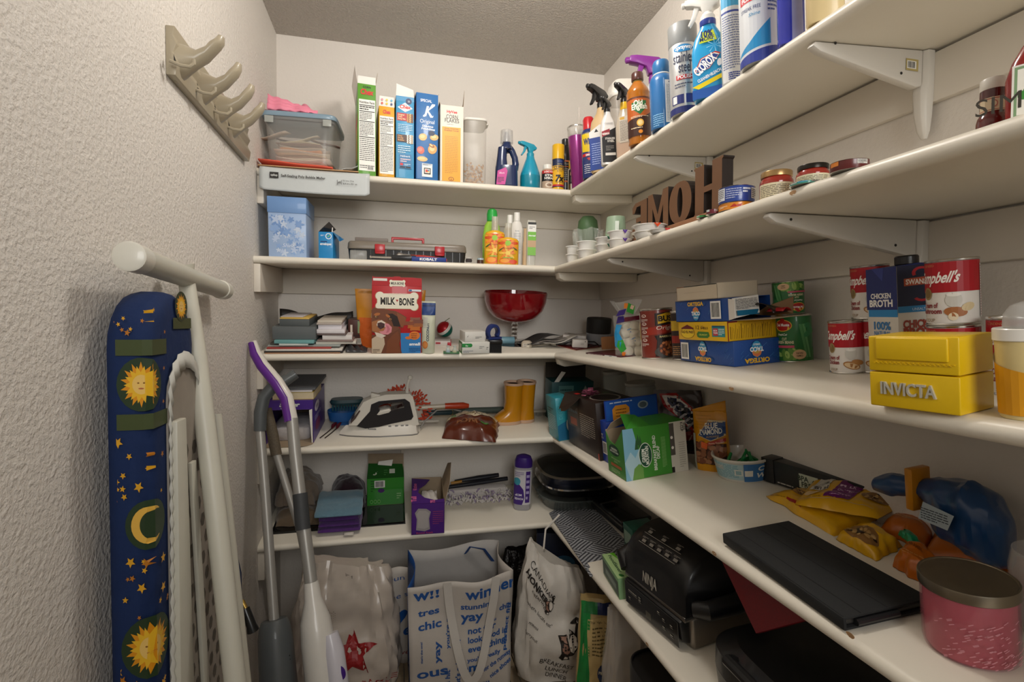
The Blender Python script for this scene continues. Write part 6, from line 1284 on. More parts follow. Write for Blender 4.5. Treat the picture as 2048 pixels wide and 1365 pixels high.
p = Print(); p.rect(-w_/2, h*.62, w_/2, h, '#22306e').rect(-w_*.44, h*.555, w_/2, h*.62, '#2b86c4').poly([(-w_*.3, h), (w_*.05, h*.88), (w_*.1, h)], '#33428a').text('CHICKEN', -w_*.02, h*.725, h*.045, '#f2f0ec', w=w_*.66, bold=1.2).text('BROTH', -w_*.02, h*.65, h*.06, '#f2f0ec', w=w_*.76, bold=1.5).text('100%', 0, h*.44, h*.07, '#2f78b4', w=w_*.55, bold=1).text('NATURAL', 0, h*.385, h*.04, '#2f78b4', w=w_*.55, bold=.5).rect(-w_*.24, h*.365, w_*.24, h*.37, '#2f4f94').text('NON-GMO', 0, h*.32, h*.028, '#2f78b4', w=w_*.44, bold=.5).rect(-w_*.24, h*.29, w_*.24, h*.295, '#2f4f94').text('GLUTEN', 0, h*.24, h*.033, '#2f78b4').text('FREE', 0, h*.195, h*.033, '#2f78b4').lines(-w_*.3, h*.05, w_*.3, h*.15, 4, '#888', .3); p.build('front_print', t, on_front(-d/2))
p = Print(); p.rect(-d/2, h*.645, d/2, h, '#151a38').rect(-d/2, h*.59, d/2, h*.645, '#2b7fb8').poly([(-d*.35, h*.82), (d*.4, h*.83), (d*.4, h*.90), (-d*.35, h*.885)], '#b5502f').text('SWANSON', d*.03, h*.835, h*.042, '#f2ece4', w=d*.68, bold=1.2)
for a0, a1, cu, cv in ((.4, 3.6, .05, .93), (-2.6, 1.2, .05, .735)):
 pts = [(d*cu+d*.22*cos(a0+(a1-a0)*k/12), h*cv+h*.055*sin(a0+(a1-a0)*k/12)) for k in range(13)]; pts2 = [(d*cu+d*.14*cos(a0+(a1-a0)*k/12), h*cv+h*.035*sin(a0+(a1-a0)*k/12)) for k in range(13)]; p.poly(pts+pts2[::-1], '#b3202a')
p.text('UNSALTED', d*.02, h*.605, h*.022, '#dfeaf4', w=d*.4).text('CHICKEN', .0, h*.455, h*.065, '#9c3a26', w=d*.8, bold=1.5).text('BROTH', 0, h*.37, h*.08, '#9c3a26', w=d*.8, bold=2).lines(-d*.4, h*.33, d*.4, h*.35, 1, '#3a4a80', .5).ell(-d*.2, h*.22, d*.12, h*.04, '#2f5fa0').ell(d*.2, h*.12, d*.3, h*.08, '#6a4a2a'); p.build('side_print', t, on_right(w_/2))
# yellow case
cc, rz_, w_, d, z, h = crate((1741, 812), (1922, 834), (2031, 822), 675, 2)
t = thing('watch_case', 'bright yellow hinged watch case with raised silver lettering', 'case', (cc.x, cc.y, z+.0003), rz_)
YC = mat('#e0b80c', .38, noise_amt=.02, coat=.15); hs_ = h*.50
MB().box(-w_/2, w_/2, -d/2, d/2, 0, hs_-.0008, YC).build('base', t, bevel=.0015, seg=3)
l_ = MB().box(-w_/2, w_/2, -d/2, d/2, hs_+.0004, h, YC).build('lid', t, bevel=.0015, seg=3)
MB().box(-w_*.40, w_*.40, -d/2-.0022, -d/2+.001, hs_+h*.17, h*.985, YC).build('raised_panel', l_, bevel=.0025, seg=3)
sb = MB()
for q in range(34): sb.box(-w_*.44+q*w_*.0266, -w_*.44+q*w_*.0266+.0018, -d/2-.001, -d/2+.001, hs_+h*.115, hs_+h*.13, YC, lambda v, q=q: v+Vector((0, 0, .0012*(q % 2))))
sb.build('stitching', l_, smooth=0)
vs, fs, x0_, x1_ = text_geo('INVICTA', .6); kx = w_*.62/(x1_-x0_); kz = h*.17/.7; mb = MB()
n_ = len(vs); mb.add([((a-(x0_+x1_)/2)*kx-w_*.04, -d/2-.0026, hs_*.38+b*kz) for a, b in vs]+[((a-(x0_+x1_)/2)*kx-w_*.04, -d/2+.0002, hs_*.38+b*kz) for a, b in vs], fs+[tuple(i+n_ for i in reversed(f)) for f in fs], mat('#c9c6ba', .35, .4))
bmx = bmesh.new(); 
for a, b in vs: bmx.verts.new((a, b, 0))
bmx.verts.ensure_lookup_table()
for f in fs:
 try: bmx.faces.new([bmx.verts[i] for i in f])
 except ValueError: pass
bmx.verts.index_update(); ed = [(e.verts[0].index, e.verts[1].index) for e in bmx.edges if len(e.link_faces) == 1]; bmx.free()
k_ = mb.m(mat('#c9c6ba', .35, .4))
for a, b in ed: mb.f.append((a, b, b+n_, a+n_)); mb.mi.append(k_)
mb.build('silver_lettering', t, smooth=0)
# tub at the right edge
x, y, z, r, h = rd(2, 1984, 2130, 655, pb=846, side='r')
t = thing('mayonnaise_tub', 'cream and orange plastic tub with white lid behind yellow case', 'tub', (x, y, z+.0003), fc(x, y))
lat(t, 'tub', [(0, 0), (.78, 0), (.82, .02), (.94, .86), (.94, .9), (0, .9)], plastic('#dcc78c'), r, h, 40); lat(t, 'lid', [(.97, .86), (1, .87), (1, .99), (.97, 1), (0, 1)], plastic('#ebe7de'), r, h, 40)
p = Print(); q = r*1.4; p.poly([(-q, h*.05), (q, h*.05), (q, h*.6), (0, h*.52), (-q, h*.62)], '#dd9a1c'); p.build('label', t, lambda a, b, e: on_cyl(r)(a, b, 0)*1 if False else Vector(((r*(.82+.12*(b/h-.02)/.84)+e+.0006)*sin(a/r), -(r*(.82+.12*(b/h-.02)/.84)+e+.0006)*cos(a/r), b)), cut=CL)
t2 = thing('dome_lid', 'translucent grey plastic cup lying on the white tub lid', 'cup', (x+.0, y-.004, z+h+.0007), fc(x, y))  # a loose plastic dome lid resting on the tub, not a cup
lat(t2, 'dome', [(.82, 0), (.84, .02), (.80, .14), (.6, .24), (.3, .28), (0, .28)], clear('#c2bfba', .65), r, h, 36)
# ================================================================== fourth shelf, back wall
begin('b', 3)
z4 = zb(3)
x, y, z, w_, h = bk(3, 531, 627, 802, pb=888)
t = thing('wipes_box', 'open purple and white box with torn front flap and wipes inside', 'box', (x, y, z+.0002), R(-1)); d = min(.24, BY-.02-y)
PV = card('#4a2a86'); mb = MB(); e = .0015
mb.box(-w_/2, w_/2, 0, d, 0, e, INNER).box(-w_/2, -w_/2+e, 0, d, 0, h, PV).box(w_/2-e, w_/2, 0, d, 0, h, PV).box(-w_/2, w_/2, d-e, d, 0, h, INNER).box(-w_/2, w_/2, 0, d, h-e, h, PV).box(-w_/2, w_/2, -.0005, e, h*.79, h, PV); mb.build('carton', t)
flap(t, [(-w_/2, 0, .001), (-w_*.5, -.036, .0012), (w_*.1, -.038, .0015), (w_*.2, -.046, .004), (w_*.38, -.034, .002), (w_*.48, -.02, .0015), (w_/2, 0, .001)], INNER, 'torn_flap'); flap(t, [(w_/2-.003, -.0015, 0), (w_/2-.003, -.0015, h*.8), (w_*.42, -.006, h*.78), (w_*.44, -.006, h*.4), (w_*.46, -.004, 0)], None, 'side_flap')
p = Print(); p.text('Swiffer', 0, h*.865, h*.085, '#dfe6d8', w=w_*.42, shear=.3, bold=2).poly([(-w_*.12, h*.85), (0, h*.83), (-w_*.04, h*.87)], '#3f9a4a').text('WetJet', -w_*.04, h*.805, h*.03, '#d9d0e8', w=w_*.3, bold=1).rect(-w_*.45, h*.79, w_*.45, h*.797, '#6a4aa0'); p.build('front_print', t, on_front(-.0006))
p = Print(); p.ell(d*.3, h*.75, d*.18, h*.12, '#c9c4d2').ell(d*.35, h*.3, d*.2, h*.14, '#7a2a5a').text('Swiffer', d*.3, h*.72, h*.08, '#3a2a6a', shear=.3).lines(d*.1, h*.45, d*.6, h*.58, 3, '#b9aed0', .4); p.build('side_print', t, on_right(w_/2))
SOFT = mat('#cbc6c6', .7, bump=.5, bscale=60, bdist=.006, noise_amt=.06)
tag(MB().sup([(.0022, w_*.40, d*.36, 5), (.022, w_*.44, d*.40, 5), (.042, w_*.43, d*.39, 5), (.048, w_*.36, d*.33, 4)], SOFT).build('wipes_pack', None, smooth=60, loc=(x, y+d*.47, z+.0004)), 'soft white pack of wipes inside the purple box', 'packet')
zq = z+h+.0006
for nm, lab, cat, th, cc_, m1, dx, sc, dd in (('book', 'thick cream paged paperback on top of the purple box', 'book', .024, '#d3c3a0', '#b9a23a', .01, .86, .14), ('paper_stack', 'white paper pad lying on the thick paperback', 'paper', .006, '#d8d2d2', '#d8d2d2', .002, .92, .19), ('folder', 'grey ring folder topmost on the purple box', 'folder', .007, '#6d6f72', '#5a5c60', .006, 1.0, .21)):
 t = thing(nm, lab, cat, (x+dx, y+.012, zq), R(-2)); MB().box(-w_*sc/2, w_*sc/2, 0, dd, .0008, th-.0008, mat(cc_, .7, noise_amt=.08)).build('pages', t)
 for zz in (0, th-.0012): MB().box(-w_*sc/2-.001, w_*sc/2+.001, -.001, dd+.002, zz, zz+.0012, mat(m1, .5)).build('cover', t)
 zq += th+.0005
for k, (px_, py_) in enumerate(((640, 878), (650, 878))):
 p0 = flo(px_, py_, 3); t = thing('carving_fork', ('left', 'right')[k]+' of two thin dark metal skewers with red tops beside the purple box', 'skewer', (p0.x, p0.y, z4), R(-12)); MB().tube([(0, 0, .0025), (.004, .06, .0028), (.006, .10, .004)], .0018, mat('#4a3a32', .4, .5), 8).build('shaft', t); MB().tube([(.006, .10, .004), (.004, .12, .008), (.008, .14, .012)], [.003, .007, .003], mat('#6a1a20', .4, noise_amt=.3), 8).build('red_top', t)
x, y, z, r, h = rd(3, 654, 722, 820, pb=857)
t = thing('scrub_basin', 'oval blue plastic basin beside the iron tip', 'basin', (x, y, z+.0002), 0)
shell([(0, r*.55, r*.4, 2.4), (h*.3, r*.66, r*.5, 2.4), (h*.32, r*.88, r*.66, 2.4), (h, r*1.0, r*.78, 2.4)], .002, plastic('#1f5a9c', .4)).build('basin', t)
t = thing('scrub_brush', 'dark teal scrub brush lying bristles down on the blue basin', 'brush', (x+.012, y+.005, z+h+.0005), R(4)); TQ = plastic('#1f3f46', .5)
MB().sup([(.022, .056, .028, 3), (.030, .060, .031, 3), (.040, .054, .027, 3)], TQ).build('back', t); mb = MB()
for q in range(11):
 for s_ in range(4): mb.lathe([(.0028, .0), (.0034, .022)], mat('#2a5560', .5), 6, cx=(q-5)*.0098, cy=(s_-1.5)*.012)
o = mb.build('bristles', t); o['kind'] = 'stuff'
# iron, measured from its side view
A_ = flo(677, 877, 3); B_ = flo(838, 868, 3); cc, rz_, w_ = face(A_, B_, .0); sc = w_/955.0
t = thing('steam_iron', 'white and dark grey steam iron with its pointed tip facing left', 'iron', (A_.x, A_.y+.03, z4+.0005), rz_)
I = lambda pts: [((a-95)*sc, (800-b)*sc) for a, b in pts]
WH = plastic('#cfcac0', .3); DK = mat('#26262a', .15, coat=.5, noise_amt=.02)
plan = [(0, 0)]+[(w_*k/10, .047*min(1, (k/10*2.1)**.6)) for k in range(1, 10)]+[(w_*.97, .040), (w_*1.0, .02)]
tear = plan+[(a, -b) for a, b in plan[:0:-1]]
MB().prism(tear, .0, .0035, mat('#8a8a8c', .3, .8), 'z').build('soleplate', t)
r0 = [(a, b, .004) for a, b in tear]; r1 = [(a*.98+.003, b*.85, .014) for a, b in tear]; r2 = [(w_*.08+a*.90, b*.5, .034) for a, b in tear]
MB().loft([r0, r1, r2], WH).build('skirt', t)
outer = I([(205, 655), (235, 610), (380, 375), (470, 335), (640, 292), (930, 292), (970, 330), (1045, 690), (980, 705)])
hole = I([(560, 430), (550, 470), (600, 520), (760, 480), (860, 460), (870, 420), (840, 385), (620, 405)])
def holed(o_, h_): 
 return o_+[(o_[0][0]+4e-5, o_[0][1])]+h_+[(h_[0][0]-4e-5, h_[0][1])]
dark = I([(300, 668), (455, 490), (470, 405), (560, 368), (870, 350), (930, 395), (975, 580), (950, 618), (700, 660), (560, 690), (400, 702)])
MB().prism(holed(outer, hole), -.026, .026, WH).build('body', t); MB().prism(holed(dark, hole), -.0275, .0275, DK).build('dark_panel', t)
MB().prism(I([(535, 535), (570, 490), (680, 470), (705, 488), (680, 515), (560, 542)]), -.0295, .0295, WH).build('spray_button', t, bevel=.001)
MB().prism(I([(225, 640), (235, 600), (330, 470), (345, 480), (290, 570)]), -.028, .028, mat('#4a3a36', .4)).build('front_trim', t); MB().prism(I([(470, 340), (470, 280), (500, 285), (600, 310), (560, 325)]), -.012, .012, WH).build('steam_trigger', t, bevel=.001)
MB().tube([(*(lambda q: (q[0], 0, q[1]))(I([(a, b)])[0]),) for a, b in ((905, 300), (910, 200), (925, 140), (942, 105))], [.006, .0055, .005, .005], WH, 10).lathe([(.003, -.008), (.0085, -.004), (.0085, .004), (.004, .008)], WH, 12, cx=I([(942, 105)])[0][0], cz=I([(942, 105)])[0][1]).build('cord_post', t)
p = Print(); u, v = I([(480, 715)])[0]; p.text('Rowenta', u, v, .0042, '#2f3440', w=.026, bold=1)
for a in (690, 770, 840, 895): p.rect(I([(a-18, 688)])[0][0], I([(0, 688)])[0][1], I([(a+18, 0)])[0][0], I([(0, 680)])[0][1], '#55585e')
p.build('logo', t, lambda a, b, e: Vector((a, -.047*min(1, (a/w_*2.1)**.6)*(.85-.3*max(0, (b-.014)/.02))-e-.0012, b)), cut=(.006, 0))
tag(MB().tube([(t.location.x+.27, t.location.y+.01, z4+.012), (t.location.x+.285, t.location.y+.04, z4+.026), (t.location.x+.33, t.location.y+.06, z4+.06), (t.location.x+.39, t.location.y+.075, z4+.058), (t.location.x+.42, t.location.y+.08, z4+.048)], .0028, mat('#8d8a86', .5), 8).build('iron_cord', None), 'grey iron cord curling behind the brown package', 'cord')
# chenille duster and sticks near the wall
xa, xb = hy(752, 800, 1.86).x, hy(862, 800, 1.86).x; rg = random.Random(6); cx_ = (xa+xb)/2; rr = (xb-xa)/2
t = thing('duster', 'orange chenille duster with white and orange handle behind the iron', 'duster', (cx_, 1.875, z4), 0); mb = MB(); OR = mat('#c43d14', .8, noise_amt=.2, nscale=120, sheen=.3)
for k in range(230):
 a = rg.uniform(-.25, pi+.25); q = rg.uniform(.55, 1.0); c_ = Vector((rr*q*cos(a), rg.uniform(-.022, .022), .045+rr*1.05*q*sin(a))); d_ = Vector((cos(a)+rg.uniform(-.5, .5), rg.uniform(-.8, .8), sin(a)+rg.uniform(-.5, .5))).normalized()*rg.uniform(.007, .012)
 if c_.z < .008: continue
 mb.tube([c_-d_*.3, c_+d_*.5, c_+d_], [.0028, .0038, .002], OR, 6)
o = mb.build('chenille', t, smooth=60); o['kind'] = 'stuff'
MB().sup([(.004, rr*.75, .012, 3), (rr*.7, rr*.7, .014, 3), (rr*.95, rr*.4, .01, 3)], mat('#b9b0a4', .6), 24).build('pad', t)
def xr(px): return hy(px, 812, 1.88).x-cx_
zh = zat(cx_+.1, 1.88, 811)-z4
MB().tube([(xr(826), -.012, zh-.004), (xr(890), -.012, zh)], .0085, plastic('#bdb3a2'), 14).build('handle', t); MB().tube([(xr(889), -.012, zh), (xr(925), -.012, zh), (xr(936), -.012, zh-.002)], [.011, .0125, .008], plastic('#b03a18'), 14).build('orange_grip', t)
def stick(nm, lab, cat, pl, pr, py, Y, r_, col, extra=None):
 x0, x1 = hy(pl, py, Y).x, hy(pr, py, Y).x; zz = max(zat((x0+x1)/2, Y, py), z4+r_+.0005); t = thing(nm, lab, cat, (x0, Y, z4)); L = x1-x0
 MB().tube([(0, 0, zz-z4), (L*.3, 0, zz-z4), (L*.95, 0, zz-z4), (L, 0, zz-z4)], [r_*.8, r_, r_, r_*.6], plastic(col, .45), 14).build('handle', t)
 if extra: MB().tube([(L*.02, 0, zz-z4), (L*.24, 0, zz-z4)], r_*1.06, mat(extra, .5), 14).build('band', t)
stick('brush_handle', 'long grey green stick lying against the wall left of the boots', 'handle', 870, 1012, 822, 1.945, .0125, '#4a5650', '#c9a52a')
stick('brush_handle', 'dark blue green stick lying below the orange duster handle', 'handle', 838, 905, 826, 1.912, .010, '#243a40')
stick('dowel', 'thin pale stick lying behind the iron heel', 'stick', 838, 878, 843, 1.86, .005, '#b3aea4')
# ---- bag laid over a quadrilateral of shelf
def qbag(nm, lab, cat, qd, th, mt, i=3, z0=.0005, prints=None, seed=0, wr=.004, group=None, vs=(0, 1), e=.5):
 c_ = [flo(px, py, i) for px, py in qd]; o_ = (c_[0]+c_[1]+c_[2]+c_[3])/4; bz = max(c.z for c in c_)*0+o_.z+z0
 def S(u, v):
  p_ = (c_[0]*(1-u)*(1-v)+c_[1]*u*(1-v)+c_[2]*u*v+c_[3]*(1-u)*v)-o_
  b = (max(0, 1-(2*u-1)**2)*max(0, 1-(2*v-1)**4))**e
  n_ = wr*noise.noise(Vector((p_.x*32+seed, p_.y*32, seed)))*min(1, b*2)+wr*.6*abs(noise.noise(Vector((p_.x*70, p_.y*45+seed, 2))))*min(1, b*2)
  return Vector((p_.x+wr*.8*noise.noise(Vector((u*5, v*5, seed+3))), p_.y+wr*.8*noise.noise(Vector((u*5, v*5, seed+9))), max(.001, th*b+n_)))
 t = thing(nm, lab, cat, (o_.x, o_.y, bz), 0, group); mb = MB(); n1 = 26
 mb.grid(lambda u, v: S(u, v), n1, n1, mt); mb.grid(lambda u, v: Vector((S(u, v).x, S(u, v).y, .0002)), n1, n1, mt); mb.build('bag', t, smooth=50)
 if prints:
  p = Print(); prints(p); p.build('print', t, lambda a, b, ee: S(min(max(a, .01), .99), min(max(vs[0]+vs[1]*b**(2 if vs[0] else 1), .01), .99))+Vector((0, 0, ee+.0006)), cut=(.04, .04), rough=.3)
 return t
def pk(p):
 p.poly([(.03, .55), (.3, .62), (.55, .55), (.97, .72), (.97, .97), (.03, .97)], '#cbbc9e').poly([(.35, .6), (.9, .66), (.9, .7), (.35, .65)], '#8a7a5a').poly([(.1, .62), (.2, .6), (.18, .85), (.08, .8)], '#7a9a62').text('PORK', .45, .22, .12, '#8a5a3a', w=.42, bold=1.5).ell(.76, .28, .08, .05, '#3f7a2a')
qbag('snack_bag', 'glossy brown snack package with cream top lying at shelf edge', 'bag', [(884, 878), (992, 886), (1000, 846), (893, 842)], .052, FOIL('#5a2412'), prints=pk, seed=5, wr=.009)
# boots
x, y, z, r, h = rd(3, 1006, 1069, 762, pb=853)
t = thing('rain_boots', 'pair of yellow ceramic rain boots joined side by side', 'boots', (x, y, z+.0002), R(6))
YB = mat('#c8860e', .25, coat=.3, noise_amt=.05); SOL = mat('#c9a58a', .5)
for nm, ox, oy, s_ in (('left_boot', -r*.48, -.006, 1), ('right_boot', r*.46, .004, .2)):
 mb = MB(); q = r*.58
 def sec(zz, k, toe): return (zz, (q*k+toe*s_), q*k*1.0, 2.2, ox-toe*s_, oy)
 mb.sup([sec(.012, 1.02, r*.36), (sec(h*.16, 1.0, r*.34)), sec(h*.24, .95, r*.22), sec(h*.32, .92, r*.04), sec(h*.5, .93, 0), sec(h*.93, 1.03, 0)], YB, 32).build(nm, t); 
 MB().sup([(0, (q*1.04+r*.37*s_), q*1.06, 2.2, ox-r*.37*s_, oy), (.0125, (q*1.05+r*.37*s_), q*1.07, 2.2, ox-r*.37*s_, oy)], SOL, 32).build('sole', t, bevel=.001)
 rm = MB(); n_ = 28; prf = [(1.1, .93), (1.13, .955), (1.1, .985), (1.0, .985), (.96, .93)]
 rm.loft([[(ox+q*a*sin(2*pi*k/n_), oy-q*a*cos(2*pi*k/n_), h*b) for k in range(n_)] for a, b in prf], SOL, False, False).build('rim', t)
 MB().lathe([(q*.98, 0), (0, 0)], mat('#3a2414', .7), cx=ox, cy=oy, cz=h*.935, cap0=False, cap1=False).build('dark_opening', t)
x, y, z, w_, h = bk(3, 1066, 1112, 814, Y=1.935)
t = thing('scrub_brush', 'white bristled brush lying by the wall right of the boots', 'brush', (x, y, z), 0); MB().box(-w_/2, w_/2, 0, .03, .016, .023, plastic('#c3bcae')).build('back', t, bevel=.002); mb = MB(); rg = random.Random(2)
for k in range(120): a, b = rg.uniform(-.48, .48)*w_, rg.uniform(.001, .028); mb.tube([(a, b, .0), (a+rg.uniform(-.001, .001), b, .0165)], .0009, mat('#b7b2a6', .6), 4)
o = mb.build('bristles', t, smooth=0); o['kind'] = 'stuff'
x, y, z, w_, h = bk(3, 1108, 1192, 764, Y=1.87)
t = thing('coffee_box', 'dark teal open box standing in the back corner', 'box', (x, y+.045, z)); carton(t, w_, .09, h, card('#0f4a4e')); flap(t, [(-w_/2, .044, h), (w_/2, .044, h), (w_/2, .05, h+.06), (-w_/2, .05, h+.06)], mat('#3a332c', .7)); flap(t, [(-w_*.45, -.045, h), (-w_*.34, -.045, h), (-w_*.2, -.05, h+.038), (-w_*.3, -.05, h+.042)])
p = Print(); p.rect(-w_*.34, h*.2, w_*.02, h*.9, '#4f7a78').lines(-w_*.3, h*.25, -w_*.02, h*.85, 5, '#123c40', .3).poly([(w_*.08, h*.4), (w_*.3, h*.9), (w_*.44, h*.6), (w_*.3, h*.3)], '#8f9a90'); p.build('print', t, on_front(-.045))
# ================================================================== fourth shelf, right wall
begin('r', 3)
def crateL(pa, pb, cpx, pt, i):
 """left face A-B on the shelf, far right edge at pixel column cpx"""
 A, B = flo(*pa, i), flo(*pb, i); u = Vector((B.x-A.x, B.y-A.y)); w_ = u.length; u.normalize(); n = Vector((-u.y, u.x)); e = Vector((EF.x, EF.y)); dq = Vector(ray(cpx, (pb[1]+pt)/2)[:2]); q = Vector((B.x, B.y))-e
 d = abs((q.x*dq.y-q.y*dq.x)/(dq.x*n.y-dq.y*n.x)); c_ = (Vector((A.x, A.y))+Vector((B.x, B.y)))/2+n*d/2; z = zr(i, B.y)
 return Vector((c_.x, c_.y, z)), atan2(u.y, u.x), w_, d, z, zat(B.x, B.y, pt)-z
cc, rz_, w_, d, z, h = crateL((1099, 870), (1118, 883.5), 1143, 798, 3)
t = thing('tea_box', 'light teal box with a white cup picture at shelf corner', 'box', (cc.x, cc.y, z+.0003), rz_); carton(t, w_, d, h, card('#2b93a4'))
p = Print(); p.lines(-w_*.4, h*.62, w_*.2, h*.74, 2, '#0f5a66', .4).lines(-w_*.4, h*.2, w_*.35, h*.58, 9, '#bfe0e4', .3); p.build('left_print', t, on_front(-d/2)); p = Print(); p.text('DECAF', -d*.1, h*.68, .012, '#5fb6c2', rot=pi/2, w=h*.36).poly([(-d*.5, .002), (d*.5, .002), (d*.5, h*.5), (-d*.5, h*.35)], '#1a6a92').ell(d*.42, h*.35, d*.3, h*.18, '#d9dcd6').ell(d*.45, h*.35, d*.2, h*.13, '#7a4a26'); p.build('right_print', t, on_right(w_/2), clip=(-d*.49, d*.49, 0, h))
cc, rz_, w_, d, z, h = crateL((1139, 886), (1201, 923.5), 1275, 808, 3)
d = min(d, .17); rzc = rz_; t = thing('coffee_box', 'large dark brown coffee box with torn corner flap', 'box', (cc.x, cc.y, z+.0003), rz_); BR = card('#271a15'); carton(t, w_, d, h, BR)
p = Print(); p.rect(-w_*.44, h*.38, -w_*.08, h*.78, '#4a4440').text('DUNKIN', -w_*.26, h*.66, .009, '#6a95a8', w=w_*.3).rect(-w_*.36, h*.42, -w_*.14, h*.56, '#a85238').lines(-w_*.02, h*.3, w_*.42, h*.72, 11, '#b9ae9e', .3); p.poly([(-w_*.46, h*.84), (-w_*.05, h*.98), (-w_*.02, h*.86), (-w_*.2, h*.7), (-w_*.34, h*.74)], '#080606').rect(w_*.46, h*.01, w_*.49, h*.12, '#b8331e'); p.build('left_print', t, on_front(-d/2))
p = Print(); p.text('Br', -d*.18, h*.5, .016, '#e3ddd2', bold=.5, w=.024).rect(-d*.1, h*.66, d*.02, h*.75, '#a8221c'); p.build('right_print', t, on_right(w_/2)); p = Print(); p.ell(w_*.22, 0, w_*.24, d*.36, '#9a9084').ell(w_*.22, 0, w_*.21, d*.32, '#1d1512').rect(-w_*.3, -d*.4, -w_*.2, -d*.28, '#b3201c').rect(-w_*.1, d*.2, 0, d*.34, '#3f5a3a').rect(-w_*.2, 0, -w_*.1, d*.2, '#8f4a2a'); p.build('top_print', t, on_top(h)); flap(t, [(-w_*.47, -d/2-.001, h), (w_*.05, -d/2-.001, h), (-w_*.02, -d/2-.018, h*.88), (-w_*.2, -d/2-.03, h*.72), (-w_*.36, -d/2-.03, h*.68), (-w_*.40, -d/2-.028, h*.74), (-w_*.5, -d/2-.026, h*.68)], BR, 'torn_flap')
bwx = t.location+Vector((-.03, -.02, h)); tb_ = thing('gift_bow', 'shiny pink gift bow on the brown coffee box', 'bow', tuple(bwx)); PK = mat('#b0607c', .15, .5, coat=.4); mb = MB()
for k in range(16):
 a = k*2.4; el = .15+.8*(k % 4)/4; s_ = .027; dx = Vector((cos(a)*cos(el), sin(a)*cos(el), sin(el))); sd = Vector((-sin(a), cos(a), 0))
 mb.loft([[c0_+sd*q_ for q_ in (-.005, .005)] for c0_ in [Vector((0, 0, .004))+dx*s_*b+Vector((0, 0, cc_)) for b, cc_ in ((.1, 0), (.6, .004), (1, .003), (1.05, .0), (.7, -.002), (.2, -.001))]], PK, False, False, False)
mb.build('loops', tb_, smooth=30)
for pl, pr, pt, X, lab, li in ((1192, 1246, 742, .76, 'tall clear glass jar in shadow behind the brown coffee box', False), (1247, 1318, 762, .77, 'clear jar half full of white powder behind the coffee boxes', True)):
 x, y, z, r, h = rd(3, pl, pr, pt, X=X, side='r'); r *= .9; t = thing('glass_jar', lab, 'jar', (min(x, RX-r-.03), y, z+.0003), 0); JG = clear('#b9c0ba', .28, .05); lat(t, 'jar', [(0, 0), (.98, 0), (1, .02), (1, .9), (.9, .95), (.9, .97), (.86, .97), (.95, .9), (.96, .03), (0, .03)], JG, r, h, c0=False, c1=False)
 lat(t, 'lid', [(.92, .95), (.96, .96), (.96, 1), (0, 1)], plastic('#a8a79c'), r, h)
 if li: lat(t, 'powder', [(0, .035), (.94, .035), (.94, .62), (.5, .66), (0, .66)], mat('#cfc9be', .9), r, h)
cc, rz_, w_, d, z, h = crateL((1204, 917), (1221, 936), 1304, 851, 3); rz_ = rzc; pA = flo(1205, 921, 3); w_, d = .042, .16; cc = Vector((pA.x, pA.y, 0))+Vector((cos(rz_), sin(rz_), 0))*(w_/2+.004)+Vector((-sin(rz_), cos(rz_), 0))*d/2
t = thing('creamer_box', 'royal blue box with raised back flap behind green box', 'box', (cc.x, cc.y, z+.0003), rz_); BB = card('#1c3f9c'); carton(t, w_, d, h, BB)
p = Print(); p.barcode(-w_*.3, h*.2, w_*.35, h*.5, 8).text('24', -w_*.1, h*.62, .012, '#e9e4da', rot=pi/2); p.build('left_print', t, on_front(-d/2))
f = MB().box(w_/2-.0015, w_/2, -d*.5, d*.5, h, h+.058, BB).build('raised_flap', t); p = Print(); p.rect(-d*.48, h+.002, d*.48, h+.056, '#1f58b0').poly([(-d*.36, h+.002), (-d*.36, h+.032), (-d*.3, h+.042), (-d*.1, h+.042), (-d*.04, h+.032), (-d*.04, h+.002)], '#d9902a').lines(-d*.3, h+.008, -d*.1, h+.034, 3, '#6a3a14', .3).ell(d*.22, h+.034, d*.1, .011, '#9fb0b8').ell(d*.22, h+.034, d*.07, .008, '#5a6a70').lines(-d*.4, h+.046, d*.3, h+.054, 1, '#c9d6ec', .4); p.build('flap_print', f, on_right(w_/2))
cc, rz_, w_, d, z, h = crate((1218, 942), (1253, 964.5), (1371, 938.5), 861, 3)
t = thing('coffee_pod_box', 'torn open green coffee pod box with mountain picture', 'box', (cc.x, cc.y, z+.0003), rz_); GB = card('#3c8a2c'); mb = MB(); e = .0012
mb.prism([(-w_/2, 0), (w_/2, 0), (w_/2, h), (w_*.42, h*.93), (0, h*.62), (-w_*.3, h*.66), (-w_/2, h*.82)], -d/2, -d/2+e, GB).box(w_/2-e, w_/2, -d/2, d/2, 0, h, GB).box(-w_/2, -w_/2+e, -d/2, d/2, 0, h*.85, INNER).box(-w_/2, w_/2, d/2-e, d/2, 0, h, GB).box(-w_/2, w_/2, -d/2, d/2, 0, e, INNER).box(-w_*.5, w_*.5, -d*.05, d/2, h-e, h, GB); mb.build('carton', t)
flap(t, [(w_*.5, -d*.44, h), (w_*.5, -d*.05, h), (-w_*.3, -d*.05, h+.012), (w_*.1, -d*.4, h+.03)], GB, 'torn_lid'); flap(t, [(-w_/2, -d/2, h*.8), (-w_/2, -d*.1, h*.95), (-w_*.4, -d*.1, h+.02), (-w_*.42, -d*.42, h*.98)], INNER)
